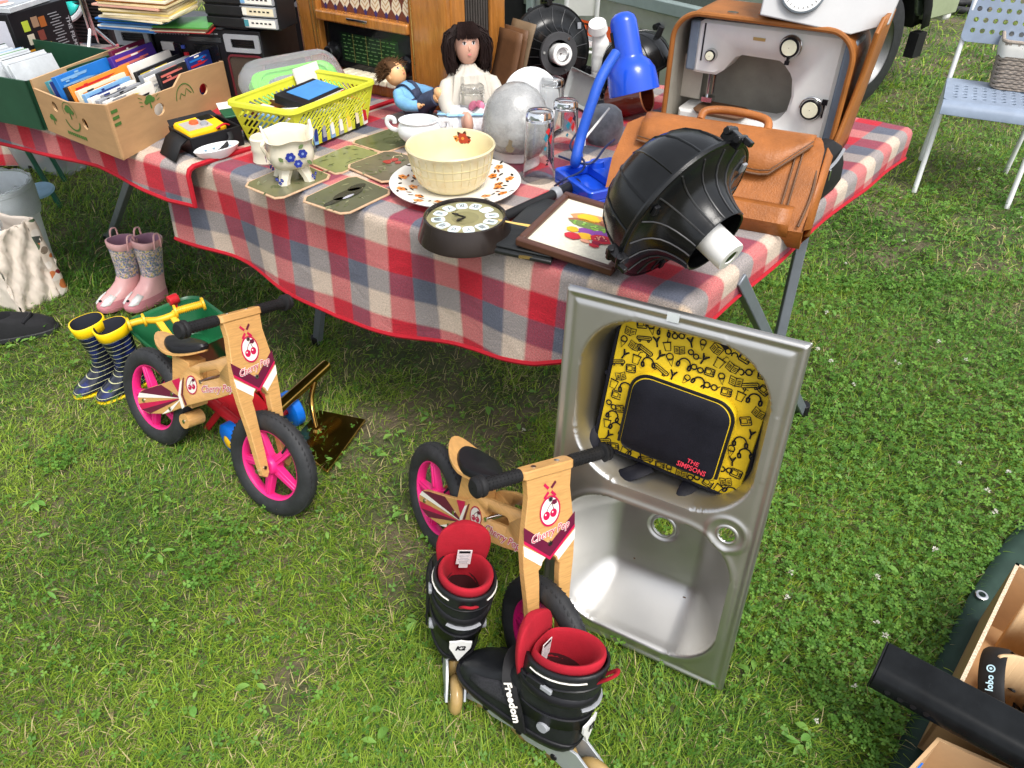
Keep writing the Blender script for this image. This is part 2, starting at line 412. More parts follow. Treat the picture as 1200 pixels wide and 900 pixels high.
def make_flowers(n):
    x, y = scatter(n, .7, 6, 1.0); k = x+.25*RNG.normal(size=n) > .1; parts = []
    for a, b_ in zip(x[k], y[k]):
        if any(bool(in_quad(np.array([a]), np.array([b_]), q)[0]) for q in BARE): continue
        r = random.uniform(.006, .010); z0 = random.uniform(.035, .055); vs = []; fs = []
        for j in range(16):
            an, el = random.uniform(0, 2*pi), random.uniform(-.2, 1.4); d = V((cos(an)*cos(el), sin(an)*cos(el), sin(el)))
            s_ = d.cross(V((0, 0, 1))).normalized()*r*.28; c = V((a, b_, z0)); o = len(vs)
            vs += [tuple(c+d*r*.3-s_), tuple(c+d*r*.3+s_), tuple(c+d*r*1.1)]; fs += [o, o+1, o+2]
        parts.append((np.array(vs), np.array(fs), np.tile([[.72, .70, .62]], (len(vs), 1))))
    return join_parts(parts)
def grow_lawn():
    g = join_parts([make_grass(230000, .45, 2.6, .044, .0027), make_grass(120000, 2.5, 5.2, .062, .0044), make_grass(60000, 5.1, 13, .08, .010, 1.3)])
    o = fast_mesh('grass', g[0], g[1], 3, [M_blade]); set_tint(o, g[2]); tag(o, 'short trampled grass of the lawn', 'grass', kind='stuff')
    g = join_parts([make_clover(46000, .45, 2.6, .0080), make_clover(30000, 2.5, 6, .0105)])
    o = fast_mesh('clover', g[0], g[1], 3, [M_clover]); set_tint(o, g[2]); tag(o, 'clover leaves growing in patches through the lawn', 'clover', kind='stuff')
    g = make_broad(230, .5, 4.5)
    o = fast_mesh('weed_leaves', g[0], g[1], 3, [M_clover]); set_tint(o, g[2]); tag(o, 'broad plantain and dandelion leaves in the grass', 'weeds', kind='stuff')
    g = make_flowers(230)
    o = fast_mesh('clover_blossom', g[0], g[1], 3, [M_clover]); set_tint(o, g[2]); tag(o, 'small white clover heads in the lawn', 'flowers', kind='stuff')
# ------------------------------------------------------------------ folding tables and the plaid cloths
N = P(805, 352, TOP); eL = (P(225, 185, TOP)-N).normalized(); eD = (P(1060, 152, TOP)-N).normalized()
def tab(a, b, z=0.0): return V((N.x, N.y, TOP+z))+eL*a+eD*b
def plaid():
    m = bpy.data.materials.new('wool_plaid'); m.use_nodes = True; nt = m.node_tree; L = nt.links; b = nt.nodes['Principled BSDF']
    uv = nn(nt, 'ShaderNodeUVMap'); se = nn(nt, 'ShaderNodeSeparateXYZ'); L.new(uv.outputs[0], se.inputs[0])
    nz = nn(nt, 'ShaderNodeTexNoise'); nz.inputs['Scale'].default_value = 6; nz.inputs['Detail'].default_value = 3; L.new(uv.outputs[0], nz.inputs['Vector'])
    def mth(op, a, c=None):
        q = nn(nt, 'ShaderNodeMath', operation=op)
        for i, k in enumerate((a, c)):
            if k is None: continue
            if isinstance(k, (int, float)): q.inputs[i].default_value = k
            else: L.new(k, q.inputs[i])
        return q.outputs[0]
    def band(o, off):
        t = mth('ADD', mth('ADD', o, off), mth('MULTIPLY', mth('SUBTRACT', nz.outputs['Fac'], .5), .007))
        f = mth('FRACT', mth('DIVIDE', t, .0645*3)); r = nn(nt, 'ShaderNodeValToRGB'); r.color_ramp.interpolation = 'LINEAR'
        e = r.color_ramp.elements
        cols = [(.43, .006, .020), (.52, .42, .335), (.092, .102, .138)]
        e[0].position = 0; e[0].color = (*cols[0], 1); e[1].position = .315; e[1].color = (*cols[0], 1)
        for p, c in ((.351, 1), (.648, 1), (.684, 2), (.98, 2), (1, 0)): q = e.new(p); q.color = (*cols[c], 1)
        L.new(f, r.inputs[0]); return r.outputs[0]
    ca, cb = band(se.outputs[0], PLAID_U), band(se.outputs[1], PLAID_V)
    # twill: warp and weft threads alternate along the diagonal
    tw = mth('SINE', mth('MULTIPLY', mth('ADD', mth('MULTIPLY', se.outputs[0], 1.0), se.outputs[1]), 2*pi/.0042))
    th = nn(nt, 'ShaderNodeTexNoise'); th.inputs['Scale'].default_value = 420; th.inputs['Detail'].default_value = 3; L.new(uv.outputs[0], th.inputs['Vector'])
    fac = mth('ADD', .5, mth('ADD', mth('MULTIPLY', tw, .16), mth('MULTIPLY', mth('SUBTRACT', th.outputs['Fac'], .5), 1.6)))
    cl = nn(nt, 'ShaderNodeClamp'); L.new(fac, cl.inputs[0])
    ar = nn(nt, 'ShaderNodeMix', data_type='RGBA'); L.new(cl.outputs[0], ar.inputs['Factor']); L.new(ca, ar.inputs['A']); L.new(cb, ar.inputs['B'])
    pr_ = nn(nt, 'ShaderNodeMix', data_type='RGBA', blend_type='MULTIPLY'); pr_.inputs['Factor'].default_value = 1; L.new(ca, pr_.inputs['A']); L.new(cb, pr_.inputs['B'])
    gm_ = nn(nt, 'ShaderNodeGamma'); gm_.inputs[1].default_value = .5; L.new(pr_.outputs['Result'], gm_.inputs[0])      # dyed fibres of both yarns felted together
    mx = nn(nt, 'ShaderNodeMix', data_type='RGBA'); mx.inputs['Factor'].default_value = .45; L.new(ar.outputs['Result'], mx.inputs['A']); L.new(gm_.outputs[0], mx.inputs['B'])
    # heathered wool: pale and dark fibres
    fb = nn(nt, 'ShaderNodeTexNoise'); fb.inputs['Scale'].default_value = 260; fb.inputs['Detail'].default_value = 5; fb.inputs['Roughness'].default_value = .8; L.new(uv.outputs[0], fb.inputs['Vector'])
    fr = nn(nt, 'ShaderNodeMapRange'); fr.inputs['From Min'].default_value = .3; fr.inputs['From Max'].default_value = .7; fr.inputs['To Min'].default_value = .58; fr.inputs['To Max'].default_value = 1.5; L.new(fb.outputs['Fac'], fr.inputs['Value'])
    mu = nn(nt, 'ShaderNodeMix', data_type='RGBA', blend_type='MULTIPLY'); mu.inputs['Factor'].default_value = 1; L.new(mx.outputs['Result'], mu.inputs['A']); L.new(fr.outputs[0], mu.inputs['B'])
    L.new(mu.outputs['Result'], b.inputs['Base Color']); b.inputs['Roughness'].default_value = .95; b.inputs['Sheen Weight'].default_value = .06
    b0 = nn(nt, 'ShaderNodeBump'); b0.inputs['Strength'].default_value = .55; b0.inputs['Distance'].default_value = .012; wn = nn(nt, 'ShaderNodeTexNoise'); wn.inputs['Scale'].default_value = 11; wn.inputs['Detail'].default_value = 4; wn.inputs['Distortion'].default_value = .8; L.new(uv.outputs[0], wn.inputs['Vector']); L.new(wn.outputs['Fac'], b0.inputs['Height'])
    bp = nn(nt, 'ShaderNodeBump'); bp.inputs['Strength'].default_value = .5; bp.inputs['Distance'].default_value = .002; L.new(b0.outputs[0], bp.inputs['Normal']); L.new(fac, bp.inputs['Height']); L.new(bp.outputs[0], b.inputs['Normal'])
    return m
PLAID_U, PLAID_V = .125, .145
M_plaid = plaid(); M_hem = mat('red_hem', (.40, .005, .016), .85, var=.12, vs=60, bump=.3)
FOLD = .02
def fold(d):
    if d <= 0: return 0.0, 0.0
    if d < FOLD*pi/2: return FOLD*sin(d/FOLD), FOLD*(1-cos(d/FOLD))
    return FOLD, FOLD+d-FOLD*pi/2
def ipl(x, xs, ys): return float(np.interp(x, xs, ys))
def make_cloth(name, label, amin, amax, bmin, bmax, front, side, lift, seed, o_a=0.0, o_b=0.0, group=None, hemsides='frl'):
    # a runs left along the near edge, b runs back; negative values hang over the edge
    na, nb = 150, 130; r = np.random.default_rng(seed); ph = r.uniform(0, 6.3, 8)
    As = np.linspace(0, 1, na+1); Bs = np.linspace(0, 1, nb+1)
    def pos(a, b):
        da, db = max(-a, 0), max(-b, 0); wav = .0022*sin(a*11+ph[0])*sin(b*9+ph[1])+.001*sin(a*31+b*23+ph[2])
        if da == 0 and db == 0: return tab(a+o_a, b+o_b, lift+max(wav, -.002)+.002)
        rho = max(da, db)+.35*min(da, db); o, dn = fold(rho)
        h = sqrt(da*da+db*db); ua, ub = da/h, db/h
        sw = dn*(.10+.10*sin(a*9+ph[3])+.07*sin(a*17+ph[4])) if db > 0 else dn*.12*sin(b*13+ph[5])
        o += sw*.45+.05*(4*ua*ub*ua*ub)*dn*2
        p = tab(max(a, 0)+o_a, max(b, 0)+o_b, lift-dn+.002)
        return p-eL*(ua*o)-eD*(ub*o)
    vs, uvs, ring = [], [], {}
    for j in range(nb+1):
        for i in range(na+1):
            a = amin(0)+(amax-amin(0))*As[i] if not callable(amax) else 0
            # hanging depths vary along the edges, so the grid is stretched outside the table edge
            t = As[i]; b_in = bmin(0)
            a0 = -side(max(bmin(0)+(bmax-bmin(0))*Bs[j], 0)) if side else amin(0)
            a = a0+(amax-a0)*t; b0 = -front(max(a, 0)); b = b0+(bmax-b0)*(Bs[j]**1.15)
            vs.append(pos(a, b)); uvs.append((a+o_a, b+o_b))
    W = na+1; fs = [(j*W+i, j*W+i+1, (j+1)*W+i+1, (j+1)*W+i) for j in range(nb) for i in range(na)]
    mb = MB(); mb.add(vs, fs); ob = mb.build(name, M_plaid, None, angle=180)
    ul = ob.data.uv_layers.new(name='uv')
    for lp in ob.data.loops: ul.data[lp.index].uv = uvs[lp.vertex_index]
    q = ob.modifiers.new('solid', 'SOLIDIFY'); q.thickness = .0035; q.offset = 0
    tag(ob, label, 'tablecloth', group)
    path = []
    if 'l' in hemsides: path += [vs[j*W+na] for j in range(nb, 0, -2)]
    path += [vs[i] for i in range(na, -1, -1)]
    if 'r' in hemsides: path += [vs[j*W] for j in range(2, nb+1, 2)]
    hb = MB(); hb.tube(path, .0068, 6, flat=1.0); hb.build('hem', M_hem, ob)
    return ob
fa = lambda a: ipl(a, [0, .1, .2, .3, .4, .5, .6, .7, .8, .9, 1.1, 1.3, 1.5], [.13, .165, .213, .255, .28, .30, .312, .322, .328, .332, .305, .275, .262])
ra_ = lambda b: ipl(b, [0, .1, .3, .6, .9, 1.2], [.10, .10, .096, .079, .079, .10])
make_cloth('tablecloth', 'red, grey and beige plaid blanket hanging deep over the near edge of the cluttered table', lambda b: -.1, 1.50, lambda a: 0, 1.25, fa, ra_, .001, 1, hemsides='fr')
N2 = P(228, 199, TOP); d0 = V((N2.x-N.x, N2.y-N.y, 0)); det = eL.x*eD.y-eL.y*eD.x
oa = (d0.x*eD.y-d0.y*eD.x)/det; ob_ = (eL.x*d0.y-eL.y*d0.x)/det
fl_ = lambda a: ipl(a, [0, .1, .2, .3, .4, .5, .7, 1.0, 1.6], [.112, .118, .109, .095, .087, .092, .102, .117, .13])
make_cloth('tablecloth', 'plaid blanket with a short red-edged drop under the banana box and the radio', lambda b: 0, 1.7, lambda a: 0, 1.15, fl_, None, .0065, 2, o_a=oa, o_b=ob_, hemsides='fr')
def table(label, a0, a1, b1, legs):
    t = thing('folding_table', label, 'table', tab(a0, 0, -TOP), 0); inv = t.matrix_basis.inverted()
    mb = MB(); c = [tab(a0+.02, .02), tab(a1, .02), tab(a1, b1), tab(a0+.02, b1)]
    mb.loft([[inv @ (q+V((0, 0, -.035))) for q in c], [inv @ (q+V((0, 0, -.004))) for q in c]]); mb.build('table_top', M_grey, t)
    for p0, p1 in legs:
        mb = MB(); mb.bar(inv @ V(p0), inv @ V(p1), .022, .029, 0); mb.cyl(inv @ (V(p0)+V((0, 0, -.01))), inv @ (V(p0)+V((0, 0, .03))), .02, .02, 8, 1)
        mb.build('leg', [M_gunmetal, M_black], t, bevel=.003)
    return t
def tp(a, b, z=-.03): return tab(a, b, z)
xA = P(940, 482, 0); xm = tab(.10, .42, -.42)
table('long folding table on grey metal legs crossing beside the sink', 0, 1.5, 1.23, [
    (xA, tp(-.015, .19)), (P(872, 418, 0)+V((-.02, -.3, 0)), tp(.07, .80)), (P(372, 402, 0), tp(1.16, .25)), (P(415, 352, 0), tp(1.02, .9))])
table('folding table on a single slanting grey leg under the banana box', 1.53, 3.2, 1.15, [
    (P(128, 282, 0), P(166, 172, .70)), (P(40, 200, 0), tp(2.5, .9)), (P(-80, 250, 0), tp(2.9, .2)), (P(180, 190, 0), tp(1.66, 1.0))])

# ------------------------------------------------------------------ steel sink leaning on the table
S0 = V((.099, 1.195, .795)); sx_ = V((.374, -.220, .020)).normalized(); sn = sx_.cross(V((-.031, -.136, -.794))).normalized(); sy_ = sn.cross(sx_)
SINK = basis(S0, sx_, sy_, sn)
def sd_rr(x, y, x0, x1, y0, y1, r):
    cx, cy, hx, hy = (x0+x1)/2, (y0+y1)/2, (x1-x0)/2-r, (y1-y0)/2-r
    dx, dy = np.abs(x-cx)-hx, np.abs(y-cy)-hy
    return np.hypot(np.maximum(dx, 0), np.maximum(dy, 0))+np.minimum(np.maximum(dx, dy), 0)-r
def sink_depth(x, y):
    d1 = sd_rr(x, y, .042, .400, .034, .385, .115); d2 = sd_rr(x, y, .038, .400, .422, .766, .105)
    z = np.zeros_like(x)
    for d, D in ((d1, .148), (d2, .126)):
        t = np.clip(-d/(.082 if D > .13 else .098), 0, 1); z = np.maximum(z, D*np.sin(t*pi/2)**.85)
        z -= .0022*np.exp(-(np.maximum(d-.006, 0)/.007)**2)*(d > -.004)
    # pressed groove round the deck, and the turned-down outer lip
    e = np.minimum(np.minimum(x, .435-x), np.minimum(y, .806-y))
    z += .0035*np.exp(-((e-.017)/.006)**2)*np.where((d1 > .012) & (d2 > .012), 1, 0)
    z += .012*np.clip((.004-e)/.004, 0, 1)
    # round raised seat for the tap
    h = np.hypot(x-.375, y-.410); z -= .003*np.exp(-((h-.036)/.006)**2)
    return z
def make_sink():
    t = thing('kitchen_sink', 'stainless steel double bowl sink standing on end against the plaid table', 'sink', M=SINK)
    nx, ny = 150, 276; x = np.linspace(0, .435, nx+1); y = np.linspace(0, .806, ny+1); X, Y = np.meshgrid(x, y)
    HOLES = ((.222, .548, .0235), (.375, .410, .0165), (.222, .21, .022))
    for hx, hy, r in HOLES:
        d = np.hypot(X-hx, Y-hy); k = (np.abs(d-r) < .0026) & (d > 0); X = np.where(k, hx+(X-hx)/np.maximum(d, 1e-6)*r, X); Y = np.where(k, hy+(Y-hy)/np.maximum(d, 1e-6)*r, Y)
    Z = sink_depth(X, Y)
    for hx, hy, r in HOLES[::2]:
        h = np.hypot(X-hx, Y-hy); Z += .004*np.clip((.036-h)/.006, 0, 1)
    vs = np.stack([X, Y, Z], -1).reshape(-1, 3); fs = []; W = nx+1
    cx = (X[:-1, :-1]+X[1:, 1:])/2; cy = (Y[:-1, :-1]+Y[1:, 1:])/2; ok = np.ones(cx.shape, bool)
    for hx, hy, r in HOLES: ok &= np.hypot(cx-hx, cy-hy) > r*.99
    for j in range(ny):
        for i in range(nx):
            if ok[j, i]: fs.append((j*W+i, j*W+i+1, (j+1)*W+i+1, (j+1)*W+i))
    mb = MB(); mb.add([tuple(q) for q in vs], fs); mb.build('basin', M_steel, t, angle=60, solid=.0012)
    for (hx, hy, r), zz in zip(HOLES, (.1295, .0, .1515)):
        mb = MB(); mb.lathe([(r-.0005, .002), (r-.0005, -.002), (r+.003, -.003), (r+.006, -.0005), (r+.003, .003), (r-.0005, .002)], 32, 0, TR(hx, hy, zz)); mb.build('hole_rim', M_steel, t, angle=80)
    for a, b_ in (((.30, .700, .136), (.004, .003)), ((.17, .66, .139), (.0025, .002))):
        mb = MB(); mb.disc((0, 0, 0), b_[0], 10, 0, TR(*a[:2], float(sink_depth(np.array(a[0]), np.array(a[1])))-.0014) @ RX(pi), b_[1]); mb.build('food_stain', C('rust_brown', (110, 70, 30), .7), t)
    mb = MB(); mb.box((.208, .0095, -.0016), (.022, .017, .0008)); mb.build('tape_scrap', C('clear_tape', (200, 205, 205), .3), t)
    return t
make_sink()

# ------------------------------------------------------------------ backpack lying in the upper bowl
def ribbon(mb, pts, w, m, z, M, closed=False):
    pts = [V((p[0], p[1], 0)) for p in pts]; k = len(pts); vs = []
    for i in range(k):
        a, b_ = (pts[i-1], pts[(i+1) % k]) if closed else (pts[max(i-1, 0)], pts[min(i+1, k-1)])
        d = (b_-a); d = d.normalized() if d.length > 1e-9 else V((1, 0, 0)); s = V((-d.y, d.x, 0))*w/2
        vs += [pts[i]-s+V((0, 0, z)), pts[i]+s+V((0, 0, z))]
    fs = [(2*i, 2*((i+1) % k), 2*((i+1) % k)+1, 2*i+1) for i in range(k if closed else k-1)]
    mb.add(vs, fs, m, M)
def doodles(mb, m, M, spots, w=.0011, zf=None):
    R = random.Random(4)
    for (cx, cy, s, k) in spots:
        a = R.uniform(-.5, .5); MM = M @ TR(cx, cy, zf(cx, cy) if zf else 0) @ RZ(a)
        L_ = lambda pts, c=False, ww=w: ribbon(mb, [(x*s, y*s) for x, y in pts], ww, m, 0, MM, c)
        if k == 0:      # skateboard
            L_(rrect(1.5, .36, .17, 3), True, w*1.4); L_([(-.6, 0), (.6, 0)])
            for q in (-.45, .45): L_(circ(q, .28, .1, 8), True, w*1.5)
        elif k == 1:    # headphones
            L_([(.5*cos(t), -.5*sin(t)) for t in np.linspace(-.2, pi+.2, 12)], False, w*2)
            for q in (-.5, .5): L_(rrect(.22, .42, .1, 3, q, .2), True, w*2.2)
        elif k == 2:    # cup with straw
            L_([(-.35, -.3), (-.25, .5), (.25, .5), (.35, -.3)], True, w*1.3); L_([(-.42, -.3), (.42, -.3)], False, w*1.6); L_([(.05, -.3), (.2, -.75), (.4, -.75)])
        elif k == 3:    # handheld / television
            L_(rrect(.9, .75, .1, 2), True, w*1.4); L_(rrect(.5, .42, .05, 2, -.12, -.02), True); L_(circ(.32, -.1, .07, 6), True); L_(circ(.32, .14, .07, 6), True)
        elif k == 4:    # sunglasses
            for q in (-.3, .3): L_(circ(q, 0, .24, 10), True, w*1.8)
            L_([(-.06, 0), (.06, 0)], False, w*1.6); L_([(.54, -.05), (.75, -.25)])
        elif k == 5:    # book and star
            L_([(-.5, -.35), (0, -.25), (.5, -.35), (.5, .35), (0, .45), (-.5, .35)], True, w*1.3); L_([(0, -.25), (0, .45)])
            for q in (-.1, .05, .2): L_([(-.4, q), (-.1, q+.06)]); L_([(.1, q+.06), (.4, q)])
        elif k == 6:    # ice cream
            L_([(-.25, 0), (0, .65), (.25, 0)], True, w*1.3); L_(circ(0, -.18, .28, 10), True, w*1.6)
        else:           # catapult
            L_([(0, .6), (0, .1), (-.3, -.4)], False, w*2.2); L_([(0, .1), (.3, -.4)], False, w*2.2); L_([(-.3, -.4), (0, -.15), (.3, -.4)])
def make_backpack():
    t = thing('backpack', 'yellow children\'s backpack with black doodle print and black front pocket, lying in the sink', 'backpack', M=SINK @ TR(.234, .203, .146) @ RZ(radians(4)) @ RX(radians(-2)))
    y_ = mat('yellow_canvas', (.78, .53, .012), .62, var=.06, bump=.2, bs=500); k_ = mat('black_nylon', (.009, .009, .014), .5, var=.25, bump=.25, bs=600, spec=.22)
    W, Hh, D = .300, .298, .098       # local: x right, y down the bag, -z towards the viewer
    def outline(w, h, rt, rb, n=8):
        o = []
        for sx, sy, a, r in ((1, 1, 0, rb), (-1, 1, pi/2, rb), (-1, -1, pi, rt), (1, -1, 1.5*pi, rt)):
            for i in range(n+1):
                q = a+pi/2*i/n; o.append((sx*(w/2-r)+r*cos(q), sy*(h/2-r)+r*sin(q)))
        return o
    ol = lambda k: outline(W*k, Hh*k, .040*k, .024*k)
    def puff(z, k): return [V((x, y, z)) for x, y in ol(k)]
    # front panel, slightly domed
    def zf(x, y): return -D-.0012*sin(x*70+y*40)-.0010*sin(y*95-x*30)-.018*(1-min(1, (abs(x)/(W/2))**2))*(1-min(1, (abs(y)/(Hh/2))**2))
    mb = MB(); n = len(ol(1)); rings = []
    for k in (1.0, .98, .93, .86, .78, .7, .6, .5, .4, .3, .2, .1, .02): rings.append([V((x, y, zf(x, y)+(.006 if k == 1 else 0))) for x, y in ol(k)])
    mb.loft(rings, 0, False, True)
    R = random.Random(11); spots = []
    for gy_ in range(13):
        for gx_ in range(12):
            x, y = -.134+gx_*.0245+R.uniform(-.003, .003)+(.011 if gy_ % 2 else 0), -.134+gy_*.0225+R.uniform(-.002, .002)
            if abs(x) > .138 or abs(y) > .138 or (abs(x) > .118 and y < -.118) or (-.100 < x < .112 and -.058 < y < .116): continue
            spots.append((x, y, R.uniform(.019, .0235), (gx_*3+gy_*5+R.randint(0, 1)*4) % 8))
    doodles(mb, 1, Matrix.Identity(4), spots, .0015, lambda x, y: zf(x, y)-.0022)
    mb.build('front_panel', [y_, k_], t, angle=50)
    mb = MB(); mb.loft([puff(-D+.004, 1.0), puff(-D*.78, .985), puff(-D*.55, .92), puff(-D*.28, .80), puff(-.004, .60)], 0, False, True); mb.build('body', [y_], t, angle=50)
    mb = MB(); mb.tube([V((x, y, -D+.004)) for x, y in ol(1.012)]+[V((*ol(1.012)[0], -D+.004))], .0042, 8); mb.build('piping', k_, t, angle=80)
    zp = outline(W*.985, Hh*.985, .044, .03); mb = MB(); mb.tube([V((x, y, -D*.78)) for x, y in zp[18:]+zp[:1]], .006, 6, flat=1.6); mb.build('zip', k_, t)
    # pocket with its yellow gusset
    po = lambda k: [(x*k+.006, y*k+.030) for x, y in outline(.188, .158, .034, .014)]
    mb = MB(); r2 = [[V((x, y, -D-.008)) for x, y in po(1.06)], [V((x, y, -D-.028)) for x, y in po(1.06)], [V((x, y, -D-.036)) for x, y in po(1.0)]]
    mb.loft(r2, 0, False, False); mb.build('pocket_gusset', y_, t)
    mb = MB(); mb.loft([[V((x, y, -D-.036)) for x, y in po(1.0)], [V((x, y, -D-.040)) for x, y in po(.93)], [V((x, y, -D-.043-.0008*sin(x*60))) for x, y in po(.6)], [V((x, y, -D-.044)) for x, y in po(.05)]], 0, False, True)
    Mt = TR(.058, .084, -D-.0440) @ RX(pi)
    mb.text('THE', .0125, 1, Mt @ TR(.0, .004, 0) @ RZ(-.05), 0.1, .0002); mb.text('SIMPSONS', .0155, 1, Mt @ TR(.0, -.0085, .0012) @ RZ(-.03), 0.1, .0002, sx=.80)
    mb.build('pocket', [k_, C('print_pink', (230, 60, 80), .6)], t)
    mb = MB(); a = po(1.045); mb.tube([V((x, y, -D-.033)) for x, y in a[16:]+a[:2]], .0035, 6); mb.build('pocket_zip', M_black, t)
    mb = MB(); mb.tube(smoothpath([(-.05, -Hh/2+.006, -D-.004), (-.035, -Hh/2-.004, -D-.004), (.035, -Hh/2-.004, -D-.004), (.055, -Hh/2+.006, -D-.004)]), .009, 8, flat=.45); mb.build('grab_handle', k_, t)
    for pts in ([(-.125, .10, -.05), (-.150, .135, -.10), (-.135, .185, -.118), (-.09, .195, -.118), (-.055, .172, -.112), (-.03, .155, -.09)],
                [(.06, .150, -.075), (.055, .178, -.112), (.08, .192, -.112), (.125, .175, -.105), (.155, .11, -.07), (.15, .05, -.04)]):
        mb = MB(); mb.tube(smoothpath(pts), .016, 8, flat=.22, up=(0, 0, 1)); mb.build('strap', k_, t)
    # mesh side pocket on the bag's left flank
    mb = MB(); mb.loft([[V((-W/2*.88, -.01, -.035)), V((-W/2*.88, .12, -.035))], [V((-W/2*.99-.004, -.012, -.065)), V((-W/2*.99-.004, .12, -.065))], [V((-W/2*1.02-.001, -.01, -.095)), V((-W/2*1.02-.001, .12, -.095))]], 0, False, False, closed=False)
    mb.tube([(-W/2*.88-.002, -.012, -.033), (-W/2*.99-.006, -.014, -.065), (-W/2*1.02-.003, -.012, -.097)], .0045, 6, 1); mb.build('side_pocket', [mat('mesh_yellow', (.40, .29, .02), .8, var=.6, vs=420), k_], t)
make_backpack()

# ------------------------------------------------------------------ wooden balance bikes
MA = srgb(115, 20, 50); M_maroon = C('print_maroon', (98, 20, 52), .4); M_crim = C('print_crimson', (190, 20, 75), .4); M_pw = C('print_white', (235, 230, 220), .45)
def cherry_logo(mb, M, r):      # white roundel, crimson ring, two cherries
    z = .0004
    mb.disc((0, 0, z), r, 28, 2, M, r*1.18); Ms = M @ Matrix.Diagonal((1, 1.18, 1, 1))
    mb.ring((0, 0, z*2), r*.90, r*1.04, 28, 1, Ms)
    for x, y in ((-.36, -.30), (.34, -.22)): mb.disc((x*r, y*r, z*2), r*.34, 18, 1, M); mb.disc((x*r-.1*r, y*r+.1*r, z*3), r*.08, 8, 2, M)
    ribbon(mb, [(-.36*r, 0), (-.15*r, .35*r), (.15*r, .62*r)], r*.07, 3, z*2, M); ribbon(mb, [(.34*r, .1*r), (.25*r, .4*r), (.15*r, .62*r)], r*.07, 3, z*2, M)
    mb.poly([(r*x, r*y, z*2.4) for x, y in ((.12, .60), (.25, .85), (.62, .82), (.70, .52), (.40, .42))], 3, M)
def wordmark(mb, M, size):
    z = .0004
    mb.text('Cherry Pop', size, 2, M @ TR(0, 0, z), .35, size*.055, 0, .95); mb.text('Cherry Pop', size, 1, M @ TR(0, 0, z*2.4), .35, size*.004, 0, .95)
def make_wheel(parent, x, y, rimcol, R=.148, w=.044):
    wt = MB(); prof = []
    for k in range(19):
        a = 2*pi*k/18+pi/2; prof.append((R-.027+.027*sin(a) if True else 0, w/2*cos(a)*1.05))
    wt.lathe(prof, 48, 0, TR(x, y, R) @ RX(pi/2))
    for k in range(60):     # tread blocks
        a = 2*pi*k/60
        for s in (-1, 1):
            M = TR(x, y, R) @ RY(a) @ TR(R-.0028, s*.010, 0) @ RX(s*.5); wt.box((0, 0, 0), (.0012, .0040, .010), 0, M)
    tyre = MB(); w_ = thing_wheel = wt.build('tyre', M_rubber, None)
    rm = MB(); ri = .118
    rm.lathe([(ri+.004, -.012), (ri-.002, -.016), (ri-.022, -.013), (ri-.026, -.006), (ri-.026, .006), (ri-.022, .013), (ri-.002, .016), (ri+.004, .012)], 48, 0, TR(x, y, R) @ RX(pi/2))
    rm.lathe([(.001, -.022), (.020, -.022), (.026, -.012), (.026, .012), (.020, .022), (.001, .022)], 24, 0, TR(x, y, R) @ RX(pi/2))
    for k in range(5):
        a = 2*pi*k/5+.4; M = TR(x, y, R) @ RY(a)
        rm.loft([[V((.018, s*.011*(-1 if e else 1), q)) for s, q, e in ((1, -.013, 0), (1, .013, 0), (1, .013, 1), (1, -.013, 1))], [V((ri-.018, s*.008*(-1 if e else 1), q)) for s, q, e in ((1, -.010, 0), (1, .010, 0), (1, .010, 1), (1, -.010, 1))]], 0, True, True, M)
        rm.loft([[V((.03, s, q)) for s, q in ((.0135, -.004), (.0135, .004), (-.0135, .004), (-.0135, -.004))], [V((ri-.02, s, q)) for s, q in ((.0105, -.003), (.0105, .003), (-.0105, .003), (-.0105, -.003))]], 0, True, True, M)
    root = bpy.data.objects.new('wheel', None); COL.objects.link(root); root.parent = parent
    rim = rm.build('rim', rimcol, root, bevel=.002); w_.parent = root
    v = MB(); v.cyl((x+.06, y-.012, R+.088), (x+.05, y-.020, R+.062), .004, .003, 8); v.build('valve', M_black, root)
    return root
